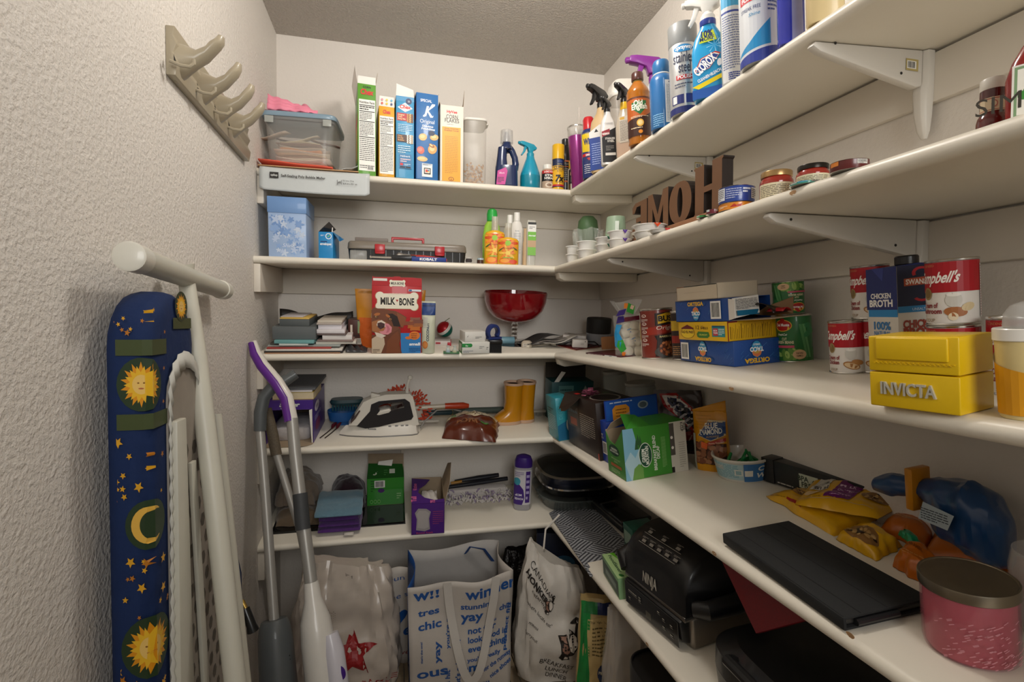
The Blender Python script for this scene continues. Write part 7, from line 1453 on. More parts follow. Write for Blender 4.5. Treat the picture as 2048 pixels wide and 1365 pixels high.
p = Print(); p.ell(-w_*.06, h*.5, w_*.3, h*.11, '#16402e').text('GREEN', -w_*.06, h*.50, h*.04, '#dfe6d8', w=w_*.34, bold=1).text('MOUNTAIN', -w_*.06, h*.45, h*.035, '#dfe6d8', w=w_*.46, bold=1).text('BREAKFAST', 0, h*.31, h*.035, '#b9d6a0', w=w_*.5).text('BLEND', 0, h*.26, h*.035, '#b9d6a0').rect(-w_*.3, h*.165, w_*.3, h*.225, '#b0602a').lines(-w_*.3, h*.04, w_*.2, h*.13, 3, '#b9d6a0', .4); p.build('left_print', t, on_front(-d/2))
p = Print(); p.poly([(-d/2, 0), (-d*.28, 0), (-d*.26, h*.5), (-d*.34, h), (-d/2, h)], '#7fb4cc').poly([(-d*.5, h*.35), (-d*.4, h*.55), (-d*.33, h*.42), (-d*.26, h*.6), (-d*.24, h*.4), (-d*.3, 0), (-d*.42, 0)], '#a9c9d4').poly([(-d*.40, 0), (-d*.36, h*.22), (-d*.28, h*.3), (-d*.22, h*.2), (-d*.22, 0)], '#6a9a4a')
for a, b in ((-.30, .72), (-.27, .8), (-.235, .76)): p.poly([(d*(a-.03), h*(b-.14)), (d*(a+.03), h*(b-.14)), (d*a, h*(b+.08))], '#2f5a34')
p.ell(-d*.17, h*.45, d*.105, h*.24, '#dfe4d4').ell(-d*.17, h*.45, d*.098, h*.225, '#1a4a34').text('GREEN', -d*.175, h*.44, h*.07, '#e9ecdf', rot=pi/2, w=h*.26, bold=1).text('MOUNTAIN', -d*.12, h*.44, h*.07, '#e9ecdf', rot=pi/2, w=h*.36, bold=1).poly([(-d*.23, h*.52), (-d*.21, h*.58), (-d*.19, h*.52)], '#e9ecdf').text('BREAKFAST BLEND', -d*.0, h*.46, h*.06, '#e9ecdf', rot=pi/2, w=h*.68, bold=1).text('DECAF', d*.055, h*.46, h*.06, '#e9ecdf', rot=pi/2, w=h*.25, bold=1).lines(d*.09, h*.15, d*.16, h*.75, 24, '#8fbf74', .4).rect(d*.235, 0, d*.5, h, '#cfcabd').rect(d*.235, h*.35, d*.31, h*.98, '#55504a').rect(d*.235, .001, d*.28, h*.12, '#221f1c').ell(d*.265, h*.7, d*.02, h*.03, '#e9e4da').ell(d*.27, h*.5, d*.02, h*.03, '#e9e4da').lines(d*.37, h*.08, d*.47, h*.6, 12, '#9a958a', .3).text('K-CUP', d*.42, h*.88, h*.05, '#3a3632', rot=-pi/2, w=h*.18, bold=1).text('PODS', d*.46, h*.88, h*.05, '#3a3632', rot=-pi/2, w=h*.14, bold=1); p.build('side_print', t, on_right(w_/2), de=.00004)
for k in range(3):
 o = MB().lathe([(0, 0), (.016, 0), (.0215, .036), (.0235, .037), (.0235, .039), (0, .039)], mat('#dcd8d2', .4), 24).build('coffee_pod', None); q_ = t.matrix_basis @ Vector((-w_*.02, -d*.3+k*.044, .002)); o.location = q_; tag(o, 'white coffee pod standing inside the torn green box', 'coffee pod', 'pods in the green box')
# bags
p0 = flo(1346, 912, 3)
t = thing('chip_bag', 'dark maroon snack bag with red and navy stripes behind almond pouch', 'bag', (p0.x+.045, p0.y+.03, p0.z), fc(p0.x, p0.y, -.3)); fm = pouch(t, .15, .175, .035, FOIL('#2b1416'), wr=.008, seed=3, tw=.9)
p = Print()
for q, c_ in enumerate(('#a3201f', '#d9d2cc', '#1b2244', '#0f0d14')):
 k = .012*q; p.poly([(-.05+k*.6, .165-k*.3), (.0, .168-k*.6), (.045-k*.4, .13), (.065, .08+k*.4), (.06, .05+k*.5), (.01+k*.2, .1), (-.035+k, .13)], c_)
for q in range(5): p.poly([(-.015+q*.011, .128-q*.013), (.012+q*.009, .142-q*.012), (.014+q*.009, .136-q*.012), (-.012+q*.011, .123-q*.013)], '#b9b4b8')
p.ell(.04, .045, .028, .022, '#8a1f1e').text('10', .042, .036, .018, '#d9b9a8', rot=-.5, bold=.5).poly([(-.07, .01), (.0, .0), (.07, .02), (.07, .045), (-.07, .03)], '#141018'); p.build('print', t, fm, cut=(.008, .008), rough=.25)
A_, B_ = flo(1389, 940, 3), flo(1452, 948, 3); cc, rz_, w_ = face(A_, B_, .05); h = zat(cc.x, cc.y, 822)-cc.z*0-zr(3, cc.y)
t = thing('almond_pouch', 'yellow and blue almond pouch with folded slanting top', 'bag', (cc.x, cc.y, zr(3, cc.y)+.0003), rz_); fm = pouch(t, w_*1.08, h, .026, FOIL('#d08d17'), wr=.0035, seed=9)
q = w_*.52; p = Print(); p.rect(-q, 0, q, h*.5, '#d9951c').rect(-q, h*.12, q, h*.48, '#4a2a1c'); rg = random.Random(8)
for k in range(44): p.ell(rg.uniform(-.92, .92)*q, h*rg.uniform(.15, .46), .0085, .0062, rg.choice(('#8a563a', '#7a4630', '#9c6a4a')), 10, rg.uniform(0, 3))
p.rect(-q, 0, q, h*.115, '#c98a14').rect(-q, .0, -q*.8, h*.62, '#b9b8a8').poly([(-q*.62, h*.6), (0, h*.86), (q, h*.86), (q, h*.62), (q*.2, h*.52)], '#c9b48a').poly([(-q*.56, h*.6), (.0, h*.84), (q, h*.84), (q, h*.63), (q*.2, h*.535)], '#1d3f74').text('BLUE', q*.22, h*.73, h*.085, '#e6e2d6', w=q*.75, rot=.1, bold=.8).text('DIAMOND', q*.2, h*.635, h*.085, '#e6e2d6', w=q*1.3, rot=.14, bold=.8).text('ALMONDS', q*.3, h*.585, h*.03, '#c9a45a', rot=.14).poly([(-q*.4, h*.5), (0, h*.48), (-q*.05, h*.38), (-q*.4, h*.4)], '#d9602a').poly([(0, h*.5), (q, h*.58), (q, h*.52), (0, h*.44)], '#a8352a').text('Honey Roasted', q*.5, h*.485, h*.03, '#e6d0b0', rot=.14, w=q*.85).lines(-q*.8, h*.70, q*.2, h*.95, 5, '#b87d14', .2); p.build('print', t, fm, cut=(.005, .006), rough=.3)
MB().grid(lambda u, v: (-w_*.54+u*w_*1.08, -.003-.002*sin(u*6), h*(.985)+v*(.004+.026*u)), 10, 3, FOIL('#d08d17')).build('slanting_top', t, solid=.0012)
x, y, z, r, h = rd(3, 1424, 1554, 906, pb=971, side='r')
t = thing('whipped_topping_tub', 'round white tub with blue label used as a bowl for green clips', 'tub', (x, y, z+.0003), fc(x, y)); TW = plastic('#d0cbc0')
lat(t, 'tub', [(0, 0), (.78, 0), (.8, .02), (.93, .88), (.99, .9), (1, .95), (.985, 1), (.94, .99), (.92, .9), (.76, .04), (0, .04)], TW, r, h, 44, c0=False, c1=False)
sl = lambda a, b, e: Vector(((r*(.8+.13*(b/h-.02)/.86)+e+.0006)*sin(a/r), -(r*(.8+.13*(b/h-.02)/.86)+e+.0006)*cos(a/r), b)); q = r*1.4
p = Print(); p.rect(-q*1.1, h*.12, q*.02, h*.82, '#a9c3c6').rect(-q*1.1, h*.5, -q*.5, h*.7, '#cfcabd').lines(-q*.98, h*.15, -q*.1, h*.78, 10, '#5f94a4', .4).rect(q*.03, h*.06, q*1.1, h*.84, '#3a6fa4').rect(-q*.2, h*.32, q*.0, h*.58, '#dcd8cc').rect(-q*.17, h*.36, -q*.03, h*.54, '#8fb0b4').rect(q*.05, h*.3, q*.25, h*.56, '#dcd8cc').text('Cool', q*.62, h*.54, h*.2, '#e6e2d6', w=q*.5, shear=.3, bold=1).text('Whip', q*.62, h*.24, h*.2, '#e6e2d6', w=q*.6, shear=.3, bold=1); p.build('label', t, sl, cut=CL)
for k, (a, b, rot, L) in enumerate(((-.035, .01, .4, .035), (-.02, -.01, -.5, .03), (.0, .005, .2, .03), (.015, -.012, 1.2, .028), (.032, .01, 1.9, .026))):
 o = thing('bag_clip', 'green plastic bag clip lying in the white tub', 'clip', (x+a, y+b, z+.028), rot, 'green clips in the white tub'); G_ = plastic('#127a3c')
 MB().prism([(-L*.6, 0), (L*.6, .0), (L*.6, .004), (L*.1, .012), (-L*.6, .005)], -.004, .004, G_).build('jaw', o, bevel=.001); MB().prism([(L*.1, .012), (L*.55, .026), (L*.6, .022), (L*.25, .008)], -.003, .003, G_).build('lever', o, bevel=.001)
A_, B_ = flo(1524, 966, 3), flo(1778, 1048, 3); cc, rz_, w_ = face(A_, B_, .03); z = zr(3, cc.y); h = .052
t = thing('foil_box', 'long black carton leaning beside the white tub along the wall', 'box', (cc.x+.008, cc.y+.004, z+.002), rz_); carton(t, w_, .03, h, card('#161514'))
MB().box(-w_/2-.002, -w_*.39, -.0165, .0165, -.001, h+.0015, card('#1c1a18')).build('end_cap', t, bevel=.001)
p = Print(); p.rect(-w_*.37, h*.45, -w_*.36, h*.47, '#3a3836').lines(-w_*.36, h*.06, -w_*.12, h*.16, 1, '#b9b4aa', .5).rect(-w_*.16, h*.2, w_*.0, h*.78, '#b9c0ae').text('BPA', -w_*.125, h*.5, h*.2, '#2a3a2a', rot=0, bold=1).text('FREE', -w_*.085, h*.26, h*.2, '#2a3a2a', bold=1).ell(-w_*.03, h*.45, w_*.022, h*.2, '#333').ell(w_*.05, h*.42, w_*.03, h*.28, '#2a6a3a').ell(w_*.05, h*.42, w_*.022, h*.2, '#c9cfc0').lines(w_*.15, h*.4, w_*.45, h*.5, 1, '#8f8a80', .5); p.build('print', t, on_front(-.015))
YF2 = FOIL('#dba512')
def cookie(p, u, v, s_, seed):
 p.ell(u, v, s_, s_*.8, '#8a6234'); rg = random.Random(seed)
 for k in range(26): a, b = rg.uniform(0, 6.3), rg.uniform(0, .85); p.ell(u+s_*b*cos(a), v+s_*.8*b*sin(a), s_*.16, s_*.1, rg.choice(('#b08a52', '#5a3a1c', '#2f1c10', '#c9a468')), 8, a)
def t1(p): p.poly([(.06, .6), (.3, .62), (.34, .92), (.1, .94)], '#cfcac0').text('TOLL', .2, .8, .06, '#3a2a1c', rot=pi, bold=1).text('HOUSE', .2, .7, .07, '#3a2a1c', rot=pi, bold=1.5, w=.2).poly([(.34, .2), (.6, .25), (.66, .75), (.42, .9), (.36, .6)], '#6a1a66').text('MILK', .48, .72, .05, '#d9b9d6', bold=1).text('CHOCOLATE', .5, .6, .05, '#d9b9d6', w=.2, bold=1).lines(.4, .3, .6, .5, 3, '#c99ac6', .35).ell(.12, .45, .06, .07, '#d9b98a').ell(.2, .42, .06, .07, '#d9b98a').text('REAL SEMI', .2, .18, .05, '#4a2a10', w=.22); cookie(p, .82, .6, .14, 3); p.rect(.03, .02, .9, .07, '#a89a9c')
qbag('chocolate_chip_bag', 'yellow chocolate chip bag with purple patch topmost of the pile', 'bag', [(1592, 1038), (1757, 1068), (1866, 1008), (1640, 974)], .022, YF2, z0=.026, prints=t1, vs=(.06, .62), seed=2, wr=.007, group='yellow baking chip bags')
def t2(p): p.poly([(.3, .03), (.55, .03), (.5, .3), (.3, .25)], '#a32020').lines(.05, .05, .28, .2, 2, '#5a3a10', .5); cookie(p, .3, .8, .12, 5)
qbag('chocolate_chip_bag', 'yellow bag with red corner under the purple patched bag', 'bag', [(1532, 995), (1668, 1074), (1760, 1040), (1602, 984)], .024, YF2, prints=t2, vs=(.05, .6), seed=6, wr=.006, group='yellow baking chip bags')
qbag('chocolate_chip_bag', 'yellow bag showing a chocolate cookie beside the black tablet case', 'bag', [(1672, 1081), (1752, 1124), (1806, 1096), (1735, 1060)], .026, YF2, vs=(.02, .7), prints=lambda p: cookie(p, .5, .55, .4, 7), seed=11, wr=.006, group='yellow baking chip bags')
OG = FOIL('#b8600f')
for k, (qd, lab) in enumerate((([(1757, 1064), (1852, 1106), (1888, 1056), (1832, 1032)], 'smaller orange snack bag right of the yellow bags'), ([(1848, 1115), (2080, 1215), (2110, 1120), (1882, 1050)], 'large orange snack bag behind the pink candle'), ([(1786, 1136), (1856, 1178), (1884, 1142), (1816, 1113)], 'orange snack bag corner between tablet case and candle'))):
 qbag('snack_bag', lab, 'bag', qd, .032, OG, e=.38, prints=lambda p: p.text('CARAMEL', .4, .5, .1, '#7a3a0a', w=.5, bold=1).lines(.1, .2, .8, .35, 2, '#c98a4a', .4), seed=20+k, wr=.006, group='orange snack bags')
qbag('snack_packet', 'small green packet tucked between the orange bags', 'packet', [(1798, 1096), (1828, 1118), (1842, 1110), (1808, 1090)], .012, FOIL('#128a5a'), seed=31, z0=.02)
# blue bag closed with a clip, against the wall
rr = [.010, .019, .013, .024, .040, .036, .016]
P3 = [hx(px, py, RX-.05) for px, py in ((1746, 968), (1790, 970), (1838, 978), (1876, 988), (1940, 1016), (1996, 1050), (2026, 1076))]
t = thing('chip_bag', 'crumpled blue bag closed by an orange clip against the wall', 'bag', tuple(P3[3]))
mb = MB(); n_ = 26; rings = []
for k in range(25):
 f = k/24*6; i_ = min(int(f), 5); f -= i_; f = f*f*(3-2*f); c_ = P3[i_].lerp(P3[i_+1], f); r_ = rr[i_]*(1-f)+rr[i_+1]*f
 dn = max(0, c_.z-r_-zr(3, c_.y)-.002)*(.45 if k > 10 else .0)
 rings.append([c_-P3[3]+Vector((0, 0, -dn*(sin(2*pi*j/n_) < -.2)))+Vector((r_*.9*cos(2*pi*j/n_), .25*r_*cos(2*pi*j/n_), r_*sin(2*pi*j/n_)))*(1+.35*noise.noise(Vector((k*.9, cos(2*pi*j/n_)*2.5, sin(2*pi*j/n_)*2.5)))) for j in range(n_)])
mb.loft(rings, FOIL('#17406e')).build('bag', t, smooth=45, sub=1)
c_ = P3[2]-P3[3]; MB().box(c_.x-.02, c_.x+.016, c_.y-.006, c_.y+.006, c_.z-.03, c_.z+.034, plastic('#c98412')).build('orange_clip', t, bevel=.002)
p = Print(); p.poly([(-.05, -.02), (.0, -.022), (.012, .002), (-.04, .008)], '#a9b4b8').lines(-.045, -.018, .002, .0, 5, '#333a40', .4); p.build('white_label', t, lambda a, b, e: Vector((-.032-e-.006, -.02+a*-.8-.02, b-.01)))
# tablet case
cc, rz_, w_, d, z, h = crate((1447, 1092), (1690, 1267), (1866, 1226), 1240, 3)
h = .017; t = thing('tablet_case', 'black fabric folding tablet case lying at the shelf edge', 'tablet case', (cc.x, cc.y, z+.002), rz_); FB = mat('#1f2021', .75, noise_amt=.15, nscale=300, bump=.2, bscale=700, bdist=.0004)
for nm, z0, z1 in (('back_cover', 0, .0035), ('front_cover', h-.0035, h)): MB().box(-w_/2, w_/2, -d/2, d/2, z0, z1, FB).build(nm, t, bevel=.0012)
MB().box(-w_/2, w_/2, -d/2-.0008, -d/2+.004, 0, h, FB).build('spine', t, bevel=.002); MB().box(-w_/2+.004, w_/2-.003, -d/2+.005, d/2-.004, .0037, h-.0037, plastic('#151617', .3)).build('tablet', t, bevel=.003)
mb = MB()
for q in (-.33, 0, .33): mb.box(-w_/2+.002, w_/2-.002, d*q*.9-.0006, d*q*.9+.0006, h-.0001, h+.0003, mat('#111213', .8))
mb.build('fold_lines', t, smooth=0); MB().tube([(w_/2+.0005, -d/2+.016, .0085), (w_/2+.0005, d*.1, .0085)], .0045, plastic('#202123', .3), 10).build('stylus', t)
# candle
x, y, z, r, h = rd(3, 1834, 2052, 1150, pb=1345, side='r'); r *= .96
t = thing('candle', 'large pink jar candle with brushed metal lid nearest the door', 'candle', (x, y, z+.0003), fc(x, y)); WX = mat('#c85460', .18, sss=.3, coat=.5, noise_amt=.04, nscale=30)
lat(t, 'wax', [(0, .03), (.92, .03), (.97, .08), (.97, .82), (0, .82)], WX, r*.97, h, 48)
lat(t, 'glass_jar', [(0, 0), (.88, 0), (.96, .03), (1, .1), (1, .86), (.985, .86), (.985, .1), (.9, .025), (0, .02)], clear('#c97a88', .22, .05), r, h, 48, c0=False, c1=False)
lat(t, 'metal_lid', [(1.005, .84), (1.03, .85), (1.035, .96), (1.02, .985), (.98, .985), (.96, .975), (0, .975)], mat('#958b7a', .34, 1, noise_amt=.05), r, h, 48, c0=False)
p = Print(); rg = random.Random(12)
for k in range(120):
 a = rg.gauss(.012, .022); b = h*(.1+.55*rg.random()**1.4); L = rg.uniform(.0025, .006); p.poly([(a, b), (a+L*.8, b+L*.5), (a+L*.8+.0006, b+L*.5-.0008), (a+.0006, b-.0008)], '#c98a92')
p.build('glitter_flecks', t, on_cyl(r*1.0), cut=CL)
p0 = flo(2062, 1290, 3); t = thing('drinking_glass', 'clear glass just entering the right edge of the photo', 'glass', (p0.x+.035, p0.y+.0, p0.z)); lat(t, 'glass', [(0, 0), (.7, 0), (1, .25), (1, .8), (.9, 1), (.87, 1), (.96, .8), (.96, .25), (.66, .04), (0, .04)], clear('#cfc9c4', .3, .04), .036, .10, 32, c0=False, c1=False)
# ================================================================== lowest shelf, back wall
begin('b', 4)
z5 = zb(4)
A_, B_, D_ = flo(541, 1070, 4), flo(811, 1064, 4), flo(813, 985, 4); yb_ = min(D_.y, BY-.03); x0 = max(A_.x, LX+.024)
t = thing('serving_tray', 'large glossy black tray lying under the towels and green box', 'tray', ((x0+B_.x)/2, A_.y, z5+.0003)); w_ = B_.x-x0; d = yb_-A_.y; TBK = mat('#0c0c0c', .12, coat=.4, noise_amt=0)
MB().box(-w_/2, w_/2, 0, d, 0, .004, TBK).build('base', t); MB().box(-w_/2, w_/2, 0, .005, 0, .008, TBK).box(-w_/2, w_/2, d-.005, d, 0, .008, TBK).box(-w_/2, -w_/2+.005, 0, d, 0, .008, TBK).box(w_/2-.005, w_/2, 0, d, 0, .008, TBK).build('rim', t, bevel=.001)
def cloth(c_, b=.5): return mat(c_, .95, sheen=.4, noise_amt=.12, nscale=90, bump=b, bscale=420, bdist=.002)
ZT = .0048
qbag('towel', 'brown folded cloth lying on the black tray below the beige cloth', 'towel', [(551, 1058), (650, 1052), (652, 1010), (556, 1012)], .045, cloth('#6d5c48'), 4, ZT, seed=4, wr=.008)
qbag('towel', 'crumpled beige cloth heaped at the left end of the tray', 'towel', [(552, 1040), (632, 1036), (648, 992), (562, 996)], .085, cloth('#84776a'), 4, ZT+.042, seed=7, wr=.016, e=.4)
qbag('towel', 'dark purple rounded cloth behind the light blue towel', 'towel', [(662, 1022), (730, 1018), (732, 984), (664, 986)], .085, cloth('#2a1420'), 4, ZT, seed=9, wr=.008, e=.35)
PT = cloth('#4c1f6e', .8); F0 = flo(680, 1073, 4); xa, xb = flo(637, 1066, 4).x, flo(722, 1066, 4).x
def towel(lab, m, xa, xb, ya, yb, za, zb_, th, sd, tagc=None):
 t = thing('towel', lab, 'towel', ((xa+xb)/2, ya, za)); w_ = xb-xa; L = yb-ya; mb = MB(); n_ = 22
 def sec(k):
  v = k/n_; y_ = v*L; zc_ = v*(zb_-za); r_ = []
  for j in range(40):
   c_, s_ = cos(2*pi*j/40), sin(2*pi*j/40); u = math.copysign(abs(c_)**.5, c_); q = math.copysign(abs(s_)**.6, s_); e_ = min(1, (v*6)**.5 if v < .16 else 1, ((1-v)*6)**.5 if v > .84 else 1)
   r_.append((u*w_/2*(.97+.03*e_)+.003*noise.noise(Vector((u*3, v*4, sd))), y_, zc_+th/2+q*th/2*max(e_, .2)+.003*noise.noise(Vector((u*4+sd, v*5, 1)))*(q > 0)))
  return r_
 mb.loft([sec(k) for k in range(n_+1)], m).build('cloth', t, smooth=60)
 if tagc: MB().grid(lambda u, v: (w_*.12+u*.03, -.004-.012*v, th*.3-.004*v), 3, 3, mat('#cfc9c0', .7)).build('care_tag', t, solid=.0008)
 return t
yy = max(F0.y, SY[4]+.012)
for k in range(3): towel(('bottom', 'middle', 'top')[k]+' folded purple towel of the stack under the light blue towel', PT, xa+.002*k, xb-.003*k, yy+.004*k, yy+.13, z5+.0085+k*.0175, z5+.0085+k*.019, .017, k, k == 0)
towel('light blue towel draped over the purple folded towels', cloth('#5f8294', .8), xa-.008, xb+.004, yy-.002, yy+.14, z5+.0625, z5+.082, .016, 8)
x, y, z, w_, h = bk(4, 734, 808, 957, pb=1013)
t = thing('duster_refill_box', 'bright green box with torn open top standing on the black tray', 'box', (x, y, z+.0045)); d = .10; h *= .96; GB2 = card('#2f8a26'); mb = MB(); e = .0012
mb.box(-w_/2, w_/2, 0, e, 0, h, GB2).box(-w_/2, -w_/2+e, 0, d, 0, h, GB2).box(w_/2-e, w_/2, 0, d, 0, h, GB2).box(-w_/2, w_/2, d-e, d, 0, h+.02, INNER).box(-w_/2, w_/2, 0, d, 0, e, INNER); mb.build('carton', t)
DG = card('#1f5a20'); f = flap(t, [(-w_/2, 0, h), (w_/2, 0, h), (w_*.46, .055, h+.028), (-w_*.48, .06, h+.034)], DG, 'front_flap'); p = Print(); p.text('S', -w_*.3, .016, .02, '#cfd6c2', bold=1, shear=.3).rect(w_*.1, .02, w_*.25, .04, '#cfd2c4').lines(-w_*.05, .01, w_*.05, .04, 3, '#4f8a4a', .4); p.build('flap_print', f, on_plane((0, 0, h), (1, 0, 0), (0, .058, .031), (0, -.47, .88))); flap(t, [(-w_*.3, .03, h*.9), (w_*.1, .03, h*.95), (w_*.2, .06, h+.045), (-w_*.2, .06, h+.04)], WHITEBOARD, 'liner'); flap(t, [(-w_/2, d, h), (w_/2, d, h), (w_/2, d+.004, h+.05), (-w_/2, d+.004, h+.055)], INNER)
p = Print(); p.barcode(-w_*.3, h*.66, -w_*.02, h*.92).lines(-w_*.4, h*.5, -w_*.3, h*.95, 5, '#174a14', .4).ell(w_*-.12, h*.55, w_*.09, h*.08, '#4a2a6a')
for k in range(3): p.ell(-w_*.38+k*w_*.1, h*.15, w_*.04, h*.07, '#8fc07a').ell(-w_*.38+k*w_*.1, h*.15, w_*.03, h*.05, '#2f8a26')
p.lines(w_*.3, h*.2, w_*.42, h*.45, 3, '#a9cf98', .4); p.build('print', t, on_front(0))
x, y, z, w_, h = bk(4, 823, 889, 1007, pb=1069)
t = thing('trash_bag_box', 'purple trash bag box with torn top and raised side flap', 'box', (x, y, z+.0003), R(-2)); d = min(.20, BY-.03-y); PV2 = card('#4f2580'); mb = MB()
mb.box(-w_/2, w_/2, 0, e, 0, h, PV2).box(-w_/2, -w_/2+e, 0, d, 0, h, PV2).box(w_/2-e, w_/2, 0, d, 0, h, INNER).box(-w_/2, w_/2, d-e, d, 0, h, INNER).box(-w_/2, w_/2, 0, d, 0, e, INNER).prism([(-w_/2, 0), (w_*.5, 0), (w_*.5, d*.13), (w_*.2, d*.1), (-w_*.1, d*.2), (-w_*.3, d*.4), (-w_*.25, d*.55), (-w_*.05, d*.7), (w_*.1, d*.9), (-w_/2, d*.98)], h-.001, h, PV2, 'z'); mb.build('carton', t)
flap(t, [(w_/2, .0, h), (w_/2, d*.9, h), (w_/2+.02, d*.9, h+.06), (w_/2+.026, d*.5, h+.095), (w_/2+.018, d*.2, h+.05)], INNER, 'raised_flap')
MB().grid(lambda u, v: (-w_*.2+u*w_*.5, d*(.15+.4*v), h-.01+.014*sin(pi*v)*sin(pi*u)+.003*sin(u*14+v*6)), 10, 8, mat('#c4beb8', .5)).build('bag_roll', t, solid=.001, smooth=30)
p = Print(); bag = [(-w_*.36, h*.15), (-w_*.34, h*.5), (-w_*.40, h*.7), (-w_*.3, h*.84), (-w_*.05, h*.82), (w_*.08, h*.72), (w_*.03, h*.5), (w_*.06, h*.16), (-w_*.1, h*.1)]; p.poly(bag, '#a09a9a').poly([(a*.8-w_*.03, b*.8+h*.1) for a, b in bag], '#b3adac').lines(w_*.14, h*.3, w_*.46, h*.75, 7, '#a0446f', .3).text('Round Trash', -w_*.1, h*.03, h*.05, '#b0446a', w=w_*.5, bold=1); p.build('print', t, on_front(0)); p = Print(); p.text('Tall', -w_*.36, d*.16, .016, '#d96aa0', rot=pi/2, bold=1.5, w=.04).text('Kitchen', -w_*.34, d*.62, .012, '#d96aa0', rot=pi/2, bold=1).text('75', w_*.2, d*.045, .014, '#d96aa0', rot=pi/2, bold=2); p.build('top_print', t, on_top(h))
x0, x1 = hy(893, 985, 1.88).x, hy(1030, 985, 1.88).x; ym = min(flo(960, 1000, 4).y, 1.86); rg = random.Random(4)
t = thing('mop_head', 'shaggy white and lilac mop head with navy frame lying near wall', 'mop', ((x0+x1)/2, ym, z5+.0005)); L = (x1-x0); mb = MB(); CT = [mat('#d9d2ce', .9, noise_amt=.1), mat('#a596b0', .9), mat('#e0dad4', .9)]
for k in range(190):
 a = rg.uniform(-.5, .5)*L; b = rg.uniform(0, .05); zz = .005+.03*rg.random()*(b/.05); c_ = Vector((a, b, zz)); v = Vector((rg.uniform(-.016, .016), rg.uniform(-.014, -.004), rg.uniform(-.004, .004))); mb.tube([c_, c_+v*.5+Vector((0, 0, .003)), Vector((c_+v)[:2]+(max(.002, zz-.006),))], [.003, .0036, .0022], CT[k % 3], 5)
o = mb.build('strands', t, smooth=60); o['kind'] = 'stuff'; MB().box(-L*.46, L*.40, .045, .085, .0, .035, CT[0]).build('pad', t, bevel=.006); NV = plastic('#10131d', .4)
MB().tube([(-L*.48, .05, .047), (-L*.1, .058, .052), (L*.42, .066, .060)], [.007, .009, .008], NV, 10).build('lower_bar', t); MB().tube([(-L*.36, .075, .057), (L*.0, .08, .063), (L*.3, .085, .068)], [.006, .01, .008], NV, 10).build('upper_bar', t); MB().tube([(-L*.42, .066, .054), (-L*.26, .07, .057)], .006, plastic('#b07a14'), 8).build('yellow_clip', t)
x, y, z, r, h = rd(4, 1024, 1062, 910, pb=1025)
t = thing('floor_cleaner_bottle', 'white and purple floor cleaner bottle with purple domed cap upside down', 'bottle', (x, y, z+.0003), fc(x, y)); CB2 = clear('#b9b7bd', .8, .15)
MB().sup([(0, r*.82, r*.66, 3), (.004, r*.92, r*.74, 3), (h*.3, r, r*.8, 2.6), (h*.81, r, r*.8, 2.6)], CB2).build('body', t); MB().sup([(h*.80, r*1.0, r*.81, 2.6), (h*.9, r*.98, r*.8, 2.4), (h*.97, r*.8, r*.66, 2.2), (h, r*.4, r*.34, 2)], plastic('#3a1f78', .3)).build('cap', t)
q = r*.97; p = Print(); p.rect(-q, h*.12, q, h*.76, '#cfcdd2').poly([(-q, h*.12), (q*.0, h*.12), (q*.25, h*.25), (q*.1, h*.4), (-q*.4, h*.5), (-q, h*.52)], '#42237c').text('MOP', -q*.45, h*.32, .008, '#e3e0ea', bold=1, rot=pi).text('POWER', -q*.4, h*.25, .008, '#e3e0ea', bold=1, rot=pi, w=q).ell(-q*.65, h*.55, q*.38, h*.07, '#3f9ab0').rect(q*.32, h*.16, q*.82, h*.74, '#42237c').lines(q*.4, h*.2, q*.75, h*.7, 5, '#b9aedb', .5).lines(-q*.9, h*.64, q*.1, h*.73, 3, '#7a6aa0', .4); p.build('label', t, lambda a, b, e_: Vector((a, -r*.8*(1-min(abs(a)/r, .985)**2.6)**(1/2.6)-e_-.0006, b)), cut=(.003, 0))
# baking dishes in the corner
p0 = flo(1118, 1011, 4); cx_, cy_ = p0.x+.085, min(p0.y+.10, BY-.16); cx_ = min(cx_, RX-.17)
t = thing('glass_baking_dish', 'clear glass baking dish at the bottom of the pan stack', 'dish', (cx_, cy_, z5+.0003)); GD = clear('#6f7672', .45, .04); shell([(0, .125, .10, 3), (.004, .13, .105, 3), (.045, .15, .125, 3), (.05, .158, .133, 3), (.054, .158, .133, 3)], .004, GD, 60).build('dish', t)
mb = MB()
for k in range(26): a = 2*pi*k/26; mb.lathe([(.0, -.006), (.006, -.003), (.006, .003), (0, .006)], GD, 8, cx=.142*sin(a), cy=-.117*cos(a), cz=.025)
mb.build('beading', t)
t = thing('roasting_pan', 'black round pan with silver rim in the middle of the stack', 'pan', (cx_, cy_, z5+.0548)); BE = mat('#121314', .2, coat=.3, noise_amt=.02); MB().sup([(0, .12, .10, 3), (.035, .135, .115, 3)], BE, 60).build('pan', t); MB().sup([(.033, .140, .120, 3), (.037, .148, .128, 3), (.043, .148, .128, 3), (.046, .138, .118, 3)], CHROME, 60).build('silver_rim', t)
t = thing('roasting_pan', 'foil wrapped blue black pan with dark glass lid on top', 'pan', (cx_-.004, cy_, z5+.1012)); FB2 = mat('#16203a', .15, .4, noise_amt=.7, nscale=70, coat=.5, bump=.5, bscale=90, bdist=.006); MB().sup([(0, .12, .10, 3), (.03, .135, .115, 3)], FB2, 60).build('pan', t); MB().sup([(.029, .142, .122, 3), (.034, .148, .128, 3), (.038, .142, .122, 3)], CHROME, 60).build('silver_rim', t); MB().sup([(.038, .138, .118, 3), (.052, .11, .09, 3), (.058, .06, .05, 2.5)], mat('#191b1c', .08, coat=.6, noise_amt=0), 60).build('glass_lid', t)
